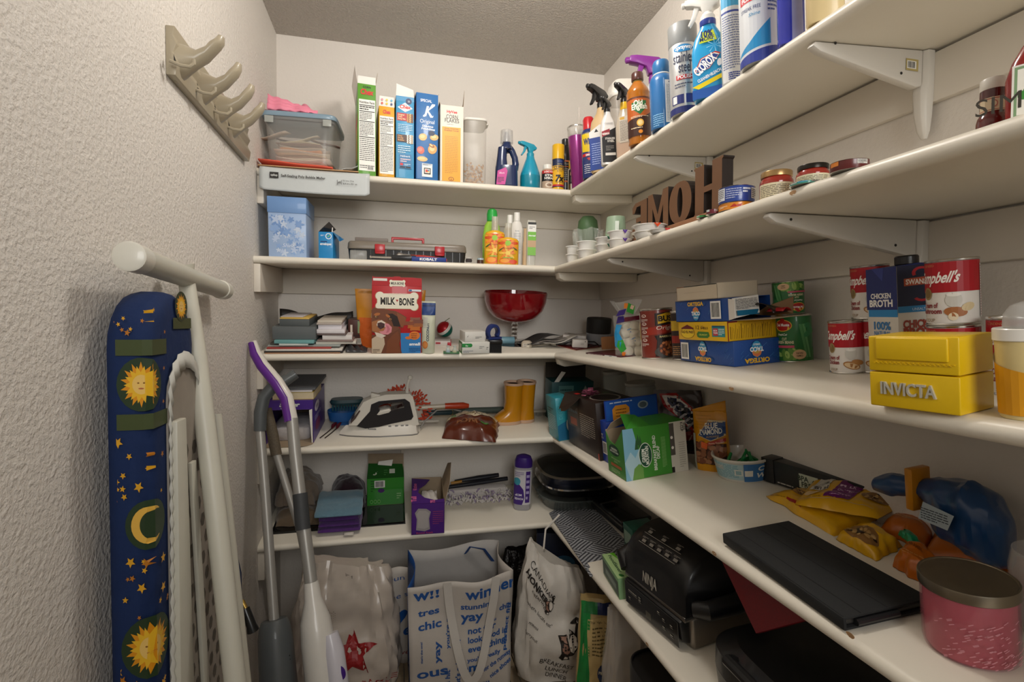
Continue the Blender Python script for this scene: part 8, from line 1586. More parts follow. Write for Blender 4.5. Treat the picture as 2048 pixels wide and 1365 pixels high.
# ================================================================== lowest shelf, right wall
begin('r', 4)
WV = bpy.data.materials.new('woven_vinyl'); WV.use_nodes = True; nt = WV.node_tree; b = nt.nodes['Principled BSDF']; b.inputs['Roughness'].default_value = .7
tc = nt.nodes.new('ShaderNodeTexCoord'); mp = []
for a in (pi/4, -pi/4):
 m_ = nt.nodes.new('ShaderNodeMapping'); m_.inputs['Rotation'].default_value = (0, 0, a+.12); nt.links.new(tc.outputs['Object'], m_.inputs['Vector']); wv = nt.nodes.new('ShaderNodeTexWave'); wv.inputs['Scale'].default_value = 26; wv.inputs['Distortion'].default_value = 1.5; wv.inputs['Detail'].default_value = 2; nt.links.new(m_.outputs[0], wv.inputs['Vector']); mp.append((m_, wv))
ck = nt.nodes.new('ShaderNodeTexChecker'); ck.inputs['Scale'].default_value = 15; nt.links.new(mp[0][0].outputs[0], ck.inputs['Vector']); mx = nt.nodes.new('ShaderNodeMix'); mx.data_type = 'FLOAT'
nt.links.new(ck.outputs['Fac'], mx.inputs[0]); nt.links.new(mp[0][1].outputs['Fac'], mx.inputs[2]); nt.links.new(mp[1][1].outputs['Fac'], mx.inputs[3]); rp = nt.nodes.new('ShaderNodeValToRGB'); rp.color_ramp.elements[0].color = (*lin('#35363c'), 1); rp.color_ramp.elements[1].color = (*lin('#a5a7ab'), 1); rp.color_ramp.elements[0].position = .25; rp.color_ramp.elements[1].position = .7; nt.links.new(mx.outputs[0], rp.inputs[0]); nt.links.new(rp.outputs[0], b.inputs['Base Color'])
for k, (qd, lab) in enumerate((([(1096, 1018), (1180, 1150), (1275, 1112), (1196, 1026)], 'lower grey woven placemat peeking out under the upper one'), ([(1088, 1016), (1172, 1138), (1270, 1100), (1190, 1024)], 'upper grey woven placemat lying at the corner of lowest shelf'))):
 P_ = [flo(px, py, 4) for px, py in qd]; o_ = sum(P_, Vector())/4; zz = zr(4, SY[4])+.002+.004*k
 o = MB().add([(q_.x-o_.x, q_.y-o_.y, 0) for q_ in P_], [(0, 1, 2, 3)], WV).build('placemat', None, solid=.0022, smooth=0); o.location = (o_.x, o_.y, zz+.004*(1-k)*0); tag(o, lab, 'placemat', 'grey woven placemats')
cc, rz_, w_, d, z, h = crateL((1174, 1013), (1246, 1074), 1306, 1050, 4)
t = thing('vacuum_sealer', 'long glossy black vacuum sealer with a silver stripe', 'appliance', (cc.x, cc.y, z+.009), rz_); BG = mat('#0d0d0e', .12, coat=.5, noise_amt=0); d = min(d, .16)
MB().box(-w_/2, w_/2, -d/2, d/2, 0, h*.5, plastic('#17181a', .35)).build('base', t, bevel=.004); MB().box(-w_/2, w_/2, -d/2-.001, d/2, h*.5, h*.62, mat('#77746c', .3, .8)).build('silver_stripe', t, bevel=.002); MB().box(-w_/2, w_/2, -d/2, d/2, h*.62, h, BG).build('lid', t, bevel=.006, seg=3); p = Print(); p.ell(-w_*.40, -d*.1, .010, .008, '#3f4a44').ell(-w_*.40, -d*.1, .0085, .0068, '#0d0d0e').ell(-w_*.385, -d*.12, .003, .003, mat('#3fae3a', .3)); p.build('power_light', t, on_top(h))
cc, rz_, w_, d, z, h = crateL((1249, 1093), (1268, 1112), 1318, 1062, 4); t = thing('bag_roll_box', 'teal green box standing behind the black grill handle', 'box', (cc.x, cc.y, z+.0003), rz_); carton(t, w_, min(d, .12), h, card('#2f6a58')); p = Print(); p.rect(-w_*.4, h*.2, w_*.3, h*.75, '#9fb8a4'); p.build('print', t, on_front(-min(d, .12)/2))
cc, rz_, w_, d, z, h = crateL((1207, 1150), (1239, 1201), 1264, 1159, 4); d = min(d, .09); t = thing('bag_roll_box', 'light green bag roll box with dark window beside the black grill', 'box', (cc.x, cc.y, z+.0003), rz_); carton(t, w_, d, h, card('#7fa878'))
p = Print(); p.rect(-w_*.47, h*.08, w_*.47, h*.8, '#2a4a3e').rect(-w_*.3, h*.3, w_*.36, h*.56, '#7d9488'); p.build('left_print', t, on_front(-d/2)); p = Print(); p.poly([(-w_*.5, -d*.5), (w_*.5, -d*.5), (w_*.5, d*.5), (-w_*.5, d*.5)], '#a9c88c').poly([(-w_*.5, d*.1), (-w_*.2, d*.5), (-w_*.5, d*.5)], '#5fae26').text('FoodSaver', -w_*.06, -d*.12, d*.26, '#1f4a2a', w=w_*.7, rot=0, bold=.8).ell(w_*.40, -d*.1, w_*.06, d*.16, '#2a7a2a', 10, .6); p.build('top_print', t, on_top(h))
# grill
cc, rz_, w_, d, z, h = crateL((1250, 1209), (1368, 1312), 1530, 1246, 4); d = min(d, RX-.03-SX[4]-.02)
t = thing('countertop_grill', 'large black countertop grill with domed lid and control panel', 'grill', (cc.x+.004, cc.y, z+.0003), rz_); BP = plastic('#121213', .4)
MB().box(-w_/2, w_/2, -d/2+.02, d/2, 0, h, mat('#8a8278', .35, .85, noise_amt=.05)).build('steel_body', t, bevel=.008, seg=3)
MB().prism([(-d/2+.022, .008), (-d/2, .02), (-d/2-.004, h*.9), (-d/2+.022, h*1.02)], -w_*.49, w_*.46, BP, 'x').build('control_housing', t, bevel=.006)
hl = h*1.0; lp = []
for k in range(15): a = pi*k/14; lp.append((-cos(a)*d*.5*.98, hl+.006+(.12*(sin(a)**.55))))
rings = []
for s_, k_ in ((-.5, .8), (-.46, .95), (-.3, 1), (.3, 1), (.46, .95), (.5, .8)): rings.append([(s_*w_*1.02, a*(.9+.1*k_), hl+.006+(b_-hl-.006)*k_) for a, b_ in lp])
MB().loft(rings, BP).build('domed_lid', t, smooth=50); MB().box(-w_*.505, w_*.505, -d*.49, d*.49, hl-.004, hl+.007, mat('#8a8680', .25, .9)).build('steel_band', t, bevel=.002)
MB().tube([(w_*.50, -d*.38, hl+.02), (w_*.60, -d*.30, hl+.022), (w_*.64, 0, hl+.024), (w_*.60, d*.30, hl+.022), (w_*.50, d*.38, hl+.02)], [.013, .016, .017, .016, .013], BP, 12, flat=1.3).build('side_handle', t); MB().tube([(-w_*.52, -d*.45, hl+.01), (-w_*.62, -d*.42, hl+.03), (-w_*.60, -d*.2, hl+.055)], [.015, .022, .016], BP, 12).build('hinge_knob', t)
LDF = lambda a, b, e_: Vector((a, -d*.49-e_-.003+max(0, b-hl-.03)*.25, b)); p = Print(); p.text('NINJA', -w_*.02, hl+.022, .022, '#a9a498', w=w_*.24, bold=1); p.build('logo', t, lambda a, b, e_: Vector((a, -d*.5*.985-e_-.002+.2*max(0, b-hl-.03), b)))
th0 = 1.0
def dome(a, b, e_):
 an = .35+b*1.0; y_ = -cos(an)*d*.49*1.01; zz = hl+.006+(.12+e_*4)*(sin(an)**.55)+.0012; return Vector((a, y_-.001, zz))
p = Print()
for r_ in range(2):
 p.rect(-w_*.3, .25+r_*.25, w_*.3, .26+r_*.25, '#a9a498')
 for k in range(5-r_*2): p.rect(-w_*.26+k*w_*(.13+.1*r_), .29+r_*.25, -w_*.26+k*w_*(.13+.1*r_)+w_*.06, .36+r_*.25, '#8f8a80').lines(-w_*.28+k*w_*(.13+.1*r_), .38+r_*.25, -w_*.28+k*w_*(.13+.1*r_)+w_*.09, .43+r_*.25, 2, '#8f8a80', .5)
p.build('lid_icons', t, dome, cut=(0, .03)); p = Print(); p.rect(-w_*.47, h*.1, w_*.44, h*.88, '#4a4a48').rect(-w_*.46, h*.12, w_*.43, h*.86, '#0a0a0b').rect(-w_*.09, h*.18, -w_*.0, h*.4, '#4f4a3e')
for a, b_ in ((-.4, .6), (-.36, .6), (-.32, .6), (-.28, .6), (-.4, .35), (.12, .7), (.2, .6), (.32, .6), (.2, .35), (.32, .3), (-.2, .65), (-.2, .55)): p.rect(w_*a, h*b_, w_*(a+.035), h*(b_+.035), '#a9a59a').rect(w_*a, h*(b_-.05), w_*(a+.045), h*(b_-.03), '#7d7a72')
p.build('control_panel', t, on_front(-d/2-.0045), rough=.2)
xs_ = SX[4]+.085; P_ = [hx(px, py, xs_) for px, py in ((1414, 1120), (1514, 1268), (1650, 1232), (1590, 1190))]; o_ = sum(P_, Vector())/4
o = MB().add([q_-o_+Vector((.05*k_, 0, 0)) for q_, k_ in zip(P_, (.6, 0, 0, .6))], [(0, 1, 2, 3)], mat('#7a0f16', .35, noise_amt=.25, nscale=260)).build('cutting_board', None, solid=.004, smooth=0); o.location = o_; tag(o, 'dark red textured cutting board leaning behind the black grill', 'cutting board')
P_ = flo(1440, 1330, 4); y1 = P_.y-.02; y0 = y1-.30; t = thing('waffle_iron', 'low black rounded appliance with top handle nearest on lowest shelf', 'appliance', ((SX[4]+RX)/2+.0, (y0+y1)/2, zr(4, y1)+.0), 0)
MB().sup([(.001, .105, .14, 4), (.01, .115, .148, 4), (.05, .118, .15, 4)], BP, 44).build('base', t); MB().sup([(.051, .118, .15, 4), (.085, .115, .148, 4), (.105, .09, .12, 3.5)], BP, 44).build('lid', t); MB().box(-.12, .12, -.152, .152, .0485, .0525, STEEL).build('seam', t, bevel=.001) if False else None; MB().tube([(-.105, -.06, .09), (-.125, -.05, .104), (-.125, .05, .104), (-.105, .06, .09)], .01, plastic('#1c1c1d'), 10).build('handle', t)
# ================================================================== floor
begin()
zk = .052
t = thing('wire_rack', 'chrome wire rack lying on the floor under the bags', 'rack', (0, 0, zk)); xa, xb, ya, yb = -.05, .60, 1.42, 1.93
mb = MB(); CW = mat('#9a958c', .25, .9, noise_amt=0)
for k in range(20): xx = xa+(xb-xa)*(k+.5)/20; mb.tube([(xx, ya, .004), (xx, yb, .004)], .0018, CW, 6)
o = mb.build('wires', t); o['kind'] = 'stuff'
for nm, pth in (('frame', [(xa, ya, 0), (xb, ya, 0), (xb, yb, 0), (xa, yb, 0), (xa, ya, 0)]), ('lower_rail', [(xa, ya, -.02), (xb, ya, -.02)])): MB().tube(pth, .003, CW, 8).build(nm, t)
for xx in (xa+.02, xb-.02):
 for yy in (ya, yb): MB().tube([(xx, yy, .002), (xx, yy, -zk+.0045)], .0025, CW, 8).build('foot', t)
ZB = zk+.0065
# printed tote
Yf = 1.47; xl, xr_ = hy(815, 1200, Yf).x, hy(1026, 1200, Yf).x; hf = zat((xl+xr_)/2, Yf, 1166)-ZB; hr = zat(xr_, Yf, 1143)-ZB; W_ = xr_-xl; Yb = 1.655; hb = zat((xl+xr_)/2, Yb, 1092)-ZB
t = thing('tote_bag', 'open white shopping tote covered in blue words with white handles', 'bag', (xl, Yf, ZB)); TF = mat('#bdb6ae', .55, noise_amt=.05, bump=.25, bscale=30, bdist=.004); TBL = mat('#17498c', .5, noise_amt=.05); IN = mat('#a5a29f', .6, noise_amt=.06)
dp = Yb-Yf
def fr(u, v): return Vector((u*W_*(.94+.06*v)+.03*W_*(1-v), .010*sin(u*7)*v+.006*sin(v*9+u*3)-.008*sin(pi*u), v*(hf*(1-u)+hr*u)-.004*sin(u*12)*v))
rings = []
mb = MB(); mb.grid(lambda u, v: fr(u, v), 24, 20, TF); mb.build('front_panel', t, solid=.0016, smooth=60)
MB().grid(lambda u, v: Vector((W_*(.02+.96*u), dp+.004*sin(u*8), v*(hb-.01*sin(u*6)))), 16, 10, IN).build('back_panel', t, solid=.0016, smooth=60)
for nm, u0, sg, m_ in (('left_side', 0, 1, TBL), ('right_side', 1, -1, TF)): MB().grid(lambda u, v: fr(u0, v)*(1-u)+Vector((W_*(.02 if u0 == 0 else .98), dp, v*hb))*u+Vector((sg*.022*sin(pi*u)*v, 0, 0)), 10, 12, m_).build(nm, t, solid=.0016, smooth=60)
MB().box(.02*W_, .98*W_, .01, dp-.005, 0, .003, TF).build('base_panel', t)
BI = '#1c4f93'; p = Print()
for s_, u, v, hh, w_, ro in (('w!!', .17, .88, .10, .24, 0), ('tres', .19, .735, .055, .2, 0), ('chic', .2, .615, .065, .22, 0), ('yay', .29, .40, .055, .20, pi/2), ('ous', .22, .18, .085, .30, .08), ('eat', .09, .06, .05, .11, 0), ('choice', .12, -.04, .05, .2, 0), ('winner', .78, .86, .10, .50, .05), ('stunning!', .66, .755, .05, .34, .03), ('yay', .60, .645, .08, .22, .02), ("it's", .79, .64, .03, .07, 0), ('you', .8, .595, .03, .08, 0), ('not fair', .70, .53, .055, .28, 0), ('look good in', .76, .455, .05, .40, .02), ('everything!', .76, .38, .05, .40, .03), ("you're really", .72, .295, .035, .34, .04), ('om', .58, .20, .075, .2, .05), ('made', .6, .11, .04, .14, .05), ('for you', .66, .045, .04, .24, .06), ('awesome', .74, -.10, .10, .56, .14), ("it's a hit", .385, .10, .045, .26, pi/2), ("that's a keeper", .485, .26, .045, .5, pi/2), ('your size!', .30, .02, .035, .2, pi/2), ("that's the one!", .125, .42, .018, .2, pi/2), ("you're ready", .38, .62, .03, .4, pi/2), ('nice shoes', .9, .16, .04, .24, .5), ('for the runway', .86, .23, .04, .30, .35), ('chic', .93, .68, .05, .12, .1), ('perfect fit!', .965, .52, .035, .42, pi/2-.1)):
 p.text(s_, u, v+.1, hh, BI, w=w_, rot=ro, bold=1)
p.build('printed_words', t, lambda a, b, e: fr(min(max(a, .004), .996), min(max(b*.9, .01), .99))+Vector((0, -e-.0014, 0)), cut=(.05, .05), clip=(.004, .996, .01, 1.05))
p = Print(); p.text('nice', .3, .5, .3, '#c9c6c0', rot=-pi/2, bold=1, w=.4).ell(.5, .75, .2, .06, '#c9c6c0').text('love', .5, .2, .3, '#c9c6c0', rot=-pi/2, bold=1, w=.3); p.build('side_print', t, lambda a, b, e: fr(0, b)*(1-a)+Vector((W_*.02, dp, b*hb))*a+Vector((.022*sin(pi*a)*b-e-.0016, 0, 0)), cut=(.1, .06), clip=(.05, .95, .02, .95))
SP = mat('#c4bfb8', .5, noise_amt=.04)
def strap(pts, nm):
 q = [fr(u, v)+Vector((0, -o_, dz)) for u, v, o_, dz in pts]; L = len(q); mb = MB(); rings = []
 for k in range(L):
  tg = (q[min(k+1, L-1)]-q[max(k-1, 0)]).normalized(); sd = tg.cross(Vector((0, 1, 0))).normalized()*.012; rings.append([q[k]-sd, q[k]+sd, q[k]+sd+Vector((0, -.0015, 0)), q[k]-sd+Vector((0, -.0015, 0))])
 mb.loft(rings, SP).build(nm, t, smooth=60)
strap([(.36+.46*s_, 1.0-.78*sin(pi*min(1, s_*1.0))**.75, .006+.012*sin(pi*s_), .0) for s_ in [k/24 for k in range(25)]], 'front_handle')
MB().tube([(W_*.62, dp-.004, hb*.93), (W_*.66, dp-.02, hb*1.0), (W_*.8, dp-.03, hb*.98), (W_*.9, dp-.02, hb*.86)], .009, TBL, 8, flat=.2).build('rear_handle', t)
# second tote, behind on the left
t = thing('tote_bag', 'second folded blue and white word printed tote left behind the open one', 'bag', (hy(764, 1250, 1.69).x, 1.69, ZB)); W2_ = xl-t.location.x+.02; h2 = zat(t.location.x, 1.69, 1140)-ZB
fr2 = lambda u, v: Vector((u*W2_+.01*sin(v*5), .01*sin(u*6+v*4), v*h2)); MB().grid(fr2, 10, 12, TF).build('panel', t, solid=.002, smooth=60)
p = Print(); p.text('run', .6, .86, .05, BI, w=.5).text('nice s', .5, .68, .05, BI, w=.8).poly([(.5+.3*sin(a)**3, .5+.075*(.8*cos(a)-.32*cos(2*a)-.12*cos(3*a)-.05*cos(4*a))) for a in [2*pi*k/24 for k in range(24)]], BI).text('e', .75, .3, .1, BI, bold=1, w=.3).text('love', .6, .1, .05, '#8a1f1e', w=.5); p.build('print', t, lambda a, b, e: fr2(min(max(a, .02), .98), b)+Vector((0, -e-.0016, 0)), cut=(.1, .05), clip=(.02, .98, .02, .98))
# crumpled sack builder
def sack(nm, lab, cat, px0, px1, pt, Y, th, mt, seed, wr=.02, prints=None, lean=0, e=3, topw=.8, zbase=None, rz=0, prof=None):
 zz = ZB if zbase is None else zbase; x0, x1 = hy(px0, 1250, Y).x, hy(px1, 1250, Y).x; w_ = x1-x0; h = zat((x0+x1)/2, Y, pt)-zz; t = thing(nm, lab, cat, ((x0+x1)/2, Y+th, zz), rz)
 def S(an, v):
  c_, s_ = sin(an), -cos(an); k_ = (1-(1-topw)*v**2)*(.9+.1*min(1, v*8)); kt = (1-.75*v**3)*(.85+.15*min(1, v*6)); n_ = noise.noise(Vector((c_*2.2+seed, s_*2.2, v*4+seed)))+.5*noise.noise(Vector((c_*5+seed, s_*5, v*9)))+.6*abs(noise.noise(Vector((c_*7, v*5+c_*4, seed))))
  hh_ = h*(prof(c_) if prof else 1)
  return Vector((math.copysign(abs(c_)**(2/e), c_)*w_/2*k_+wr*.6*n_*c_+lean*v*h, math.copysign(abs(s_)**(2/e), s_)*th*kt+wr*n_*s_*.8, v*hh_))
 mb = MB(); mb.loft([[S(2*pi*k/64, v/28) for k in range(64)] for v in range(29)], mt).build('bag', t, smooth=40)
 if prints:
  p = Print(); prints(p, w_, h)
  def fn(a, b, ee):
   v = min(max(b/h, .01), .99); tgt = min(max(a/(w_/2), -.93), .93); an = math.copysign(math.asin(min(1, abs(tgt)**(e/2))), tgt); return S(an, v)+Vector((0, -ee-.0018, 0))
  p.build('print', t, fn, cut=(.008, .008))
 return t
def aeprint(p, w_, h):
 sx, sy, r_ = w_*.08, h*.42, w_*.24
 p.poly([(sx+r_*(1 if k % 2 == 0 else .42)*sin(pi*k/5), sy+r_*(1 if k % 2 == 0 else .42)*cos(pi*k/5)) for k in range(10)], '#8f1a1c').text('AMERICAN EAGLE', w_*.02, h*.18, .017, '#8f1a1c', w=w_*.86).text('OUTFITTERS', w_*.05, h*.11, .017, '#8f1a1c', w=w_*.6).text('brand', w_*.05, h*.93, .008, '#2a2622')
 for k in range(60): p.ell(-w_*.30+.006*(k % 12), h*.74-.006*(k//12)-.0015*(k % 12), .0014*(1-k/90), .0014*(1-k/90), '#5a5048', 6)
PLS = mat('#c4b8ac', .3, alpha=.82, noise_amt=.05, coat=.3)
t = sack('shopping_bag', 'crumpled white plastic store bag with dark red star', 'bag', 568, 800, 1150, 1.50, .085, PLS, 2.2, .036, aeprint, topw=.7, prof=lambda c_: 1-.06*c_)
tag(MB().sup([(.01, .08, .05, 3), (.1, .095, .06, 3), (.3, .09, .055, 3), (.34, .06, .04, 3)], mat('#cfcac2', .7, noise_amt=.05)).build('wrapped_bundle', None, smooth=60, loc=(t.location.x+.02, t.location.y, ZB+.004)), 'pale bundle showing through the white store bag', 'bundle')
tag(MB().sup([(.01, .03, .05, 3), (.12, .035, .055, 3), (.17, .02, .03, 3)], mat('#b5623a', .7, noise_amt=.1)).build('orange_cloth', None, smooth=60, loc=(t.location.x-.12, t.location.y-.01, ZB+.004)), 'orange cloth showing through the left of the store bag', 'cloth')
def goose(p, cx, cy, s_):
 P_ = lambda pts: [(cx+a*s_, cy+b*s_) for a, b in pts]; K = '#241f1c'
 p.poly(P_([(-.52, .42), (.05, .5), (.16, .62), (.42, .35), (.44, .02), (.2, -.36), (-.06, -.45), (-.02, -.62), (-.34, -.66), (-.5, -.5), (-.38, -.3), (-.40, .05)]), K).poly(P_([(-.46, .37), (.0, .44), (-.1, .1), (-.34, .18)]), '#b08a78').poly(P_([(-.33, .12), (-.1, .05), (.0, -.2), (-.05, -.38), (-.33, -.25)]), '#8f6a5a').poly(P_([(.06, .44), (.16, .54), (.36, .32), (.38, .02), (.16, -.3), (.02, -.2), (-.04, .1)]), '#d3cbc0').poly(P_([(-.10, -.5), (-.06, -.58), (-.28, -.6), (-.22, -.46)]), '#d3cbc0')
 p.poly(P_([(.2, .4), (.42, .36), (.66, .95), (.62, 1.08), (.48, 1.1), (.28, .96), (.1, .88), (.26, .84), (.44, .86)]), K).poly(P_([(.5, .86), (.6, .9), (.58, .98), (.5, .96)]), '#d3cbc0').poly(P_([(.04, .5), (.0, .72), (.2, .6)]), K).poly(P_([(.06, .52), (.04, .66), (.16, .58)]), '#d3cbc0').poly(P_([(.42, .4), (.6, .36), (.5, .26)]), K)
def gprint(p, w_, h):
 goose(p, w_*.16, h*.36, h*.20); goose(p, -w_*.10, h*.66, h*.10)
 p.text('CANADIAN', -w_*.24, h*.80, .017, '#2a2522', w=w_*.42, rot=-.5).text('HONKER', -w_*.30, h*.735, .018, '#2a2522', w=w_*.36, rot=-.5, bold=1.5).text('catering', -w_*.26, h*.665, .013, '#4a423c', rot=-.45).text('"where locals eat"', -w_*.25, h*.55, .010, '#3a3530', rot=-.4, w=w_*.4).text('menu', -w_*.3, h*.46, .010, '#3a3530', rot=-.3).text('carryout', -w_*.32, h*.38, .009, '#3a3530', rot=-.3)
 for k, s_ in enumerate(('BREAKFAST', 'LUNCH', 'DINNER')): p.text(s_, w_*.0, h*(.165-.065*k), .015, '#2a2522', w=w_*(.42 if k == 0 else .28), rot=-.25)
PW = mat('#c9c3ba', .45, noise_amt=.05, bump=.3, bscale=40, bdist=.004)
t = sack('takeout_bag', 'white takeout bag printed with black geese and gathered pointed top', 'bag', 1040, 1200, 1146, 1.475, .075, PW, 5.1, .02, gprint, topw=.6, rz=R(-10), prof=lambda c_: 1+.18*max(0, -c_)-.05*c_)
MB().tube([(-.035, -.01, .40), (-.028, 0, .46), (.02, .02, .50)], .003, PW, 8, flat=.4).build('gathered_handle', t)
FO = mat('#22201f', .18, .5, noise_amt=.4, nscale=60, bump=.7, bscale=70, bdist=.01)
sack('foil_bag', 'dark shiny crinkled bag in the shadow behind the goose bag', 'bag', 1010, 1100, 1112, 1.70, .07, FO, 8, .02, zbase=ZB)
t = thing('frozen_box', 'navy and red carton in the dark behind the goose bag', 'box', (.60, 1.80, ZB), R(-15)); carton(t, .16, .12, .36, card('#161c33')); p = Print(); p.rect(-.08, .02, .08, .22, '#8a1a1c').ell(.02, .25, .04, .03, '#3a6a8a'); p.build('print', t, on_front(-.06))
def dogp(p, w_, h): p.rect(-w_*.47, h*.02, -w_*.2, h*.98, '#1c7a38').poly([(-w_*.2, h*.02), (w_*.46, h*.02), (w_*.46, h*.9), (-w_*.3, h*.86), (-w_*.2, h*.5)], '#b59c68').rect(-w_*.4, h*.9, w_*.4, h*.98, '#1c6a34').rect(w_*.0, h*.9, w_*.4, h*.98, '#1d2a55').lines(-w_*.14, h*.62, w_*.4, h*.82, 8, '#5a4a2a', .4).text('The High-Quality', w_*.1, h*.84, .006, '#3a2f1c', w=w_*.6).ell(w_*.2, h*.5, w_*.2, h*.085, '#1d2f55').text('PREMIUM', w_*.2, h*.5, .008, '#c9c0a8', bold=1, w=w_*.34).rect(-w_*.05, h*.24, w_*.44, h*.33, '#a04a2a').ell(w_*.1, h*.33, w_*.14, h*.025, '#3f6a2c').rect(w_*.0, h*.03, w_*.22, h*.17, '#1d2a55').rect(w_*.24, h*.03, w_*.44, h*.17, '#a86a4a')
ZF0 = .0045
t = sack('pet_food_bag', 'tall green and tan pet food bag standing under the right shelf', 'bag', 1168, 1246, 1212, 1.30, .05, mat('#a58d5c', .4, coat=.2, noise_amt=.04), 3, .01, dogp, zbase=ZF0, rz=R(-18))
sack('produce_bag', 'clear plastic bag with pale contents beside the pet food bag', 'bag', 1226, 1322, 1240, 1.13, .05, clear('#c2b9ae', .5, .1), 6, .014, zbase=ZF0, rz=R(-18))
t = thing('waste_bin', 'black rounded bin in front of the clear bag at photo bottom', 'bin', (hy(1322, 1320, 1.0).x+.03, .99, ZF0)); shell([(0, .075, .075, 3), (.30, .088, .088, 3), (.405, .090, .090, 3), (.412, .088, .088, 3)], .003, BP, 44).build('bin', t); MB().sup([(.400, .085, .085, 3), (.406, .084, .084, 3)], BP, 44).build('flap_lid', t)
# ================================================================== mops leaning in the left corner
def pth(pts): return [hy(px, py, Y) for px, py, Y in pts]
def rel(pts, o_): return [p_-o_ for p_ in pts]
ALU = mat('#a3a09a', .38, .3, noise_amt=.03)
Q = pth([(508, 684, 1.60), (514, 706, 1.585), (528, 730, 1.565), (556, 764, 1.54), (575, 795, 1.52), (584, 840, 1.50)]); Q2 = pth([(584, 838, 1.50), (590, 905, 1.475), (601, 1000, 1.44), (622, 1165, 1.375)]); dn = (Q2[-1]-Q2[0]).normalized(); foot = Q2[-1]+dn*((Q2[-1].z-.02)/-dn.z)
t = thing('spray_mop', 'white and purple spray mop leaning in the left corner', 'mop', (foot.x, foot.y, .0045)); o_ = t.location.copy()
MB().tube(rel(Q, o_), [.008, .011, .013, .0145, .015, .0155], plastic('#d6d1c8'), 16).build('white_grip', t); MB().tube([p_+Vector((-.006, -.008, -.0035)) for p_ in rel(Q, o_)], [.008, .011, .012, .0125, .0125, .0125], plastic('#5a1f84'), 16).build('purple_strip', t)
MB().tube(rel(Q2, o_), [.0155, .0155, .0158, .016], ALU, 18).build('pole', t); MB().tube(rel(pth([(600, 988, 1.445), (606, 1060, 1.415)]), o_), .019, mat('#3c3e40', .6), 18).build('foam_grip', t)
a = Q2[-1]-o_; dz = lambda s_: a+dn*s_
MB().tube([dz(0), dz(.04), dz(.09), dz(.14), dz(.28), dz(.34)], [.018, .021, .036, .040, .040, .03], plastic('#d9d5cd'), 24).build('body', t, smooth=60); MB().tube([dz(.12)+Vector((.032, -.012, 0)), dz(.16)+Vector((.036, -.014, 0)), dz(.32)+Vector((.038, -.016, 0)), dz(.35)+Vector((.034, -.014, 0))], [.02, .026, .027, .015], mat('#cfccd4', .25, noise_amt=.02), 20).build('solution_bottle', t, smooth=60)
p_ = dz(.20)+Vector((.05, -.034, 0)); MB().lathe([(.016, 0), (0, .002)], plastic('#4a2588'), 20).build('purple_label', t).matrix_local = Matrix.Translation(p_) @ Matrix.Rotation(R(80), 4, 'X') @ Matrix.Rotation(R(-35), 4, 'Y')
MB().box(-.13, .13, -.045, .045, -.0, .022, plastic('#4a2588')).build('mop_plate', t, bevel=.006).location = (.02, -.03, .001)
Q = pth([(592, 748, 1.575), (570, 762, 1.57), (545, 775, 1.565), (528, 795, 1.56), (521, 825, 1.555), (520, 862, 1.55)]); Q2 = pth([(520, 858, 1.55), (530, 980, 1.51), (548, 1240, 1.40)]); dn = (Q2[-1]-Q2[0]).normalized(); foot = Q2[-1]+dn*((Q2[-1].z-.02)/-dn.z)
t = thing('steam_mop', 'grey steam mop with vented body standing against the left wall', 'mop', (max(foot.x, LX+.14), foot.y, .0045)); o_ = t.location.copy(); GY = plastic('#55595a', .45)
MB().tube(rel(Q, o_), [.014, .0165, .017, .0175, .0175, .0165], GY, 18).build('grey_grip', t, smooth=60); MB().tube(rel(Q2, o_), [.0125, .0125, .0125], ALU, 16).build('pole', t); a = Q2[-1]-o_
MB().tube([dz(0), dz(.012), dz(.04), dz(.12), dz(.26), dz(.30)], [.03, .036, .041, .043, .046, .04], GY, 26).build('vented_body', t, smooth=60)
v = MB()
for k in range(5):
 for u0, u1, s0 in ((.1, 1.0, .075), (-.5, .6, .135)):
  s_ = s0+k*.009; v.add([dz(s_+.0017*b)+Vector((.0442*sin(an), -.0442*cos(an), 0)) for an, b in ((u0, -1), ((u0+u1)/2, -1), (u1, -1), (u1, 1), ((u0+u1)/2, 1), (u0, 1))], [(0, 1, 4, 5), (1, 2, 3, 4)], mat('#191a1a', .7))
o = v.build('vent_slots', t, smooth=0); MB().box(-.10, .06, -.05, .07, 0, .024, GY).build('mop_plate', t, bevel=.008)
Q = pth([(534, 818, 1.62), (545, 868, 1.605), (553, 911, 1.59)]); Q2 = pth([(553, 908, 1.59), (600, 1060, 1.51), (640, 1260, 1.42)]); dn = (Q2[-1]-Q2[0]).normalized(); foot = Q2[-1]+dn*((Q2[-1].z-.004)/-dn.z)
t = thing('broom', 'thin grey pole with brown speckled grip between the two mops', 'broom', (foot.x, foot.y, .0045)); o_ = t.location.copy(); MB().tube(rel(Q, o_), [.013, .0155, .015], mat('#5d5242', .7, noise_amt=.5, nscale=260), 16).build('brown_grip', t); MB().tube(rel(Q2+[foot], o_), .0105, ALU, 14).build('pole', t)
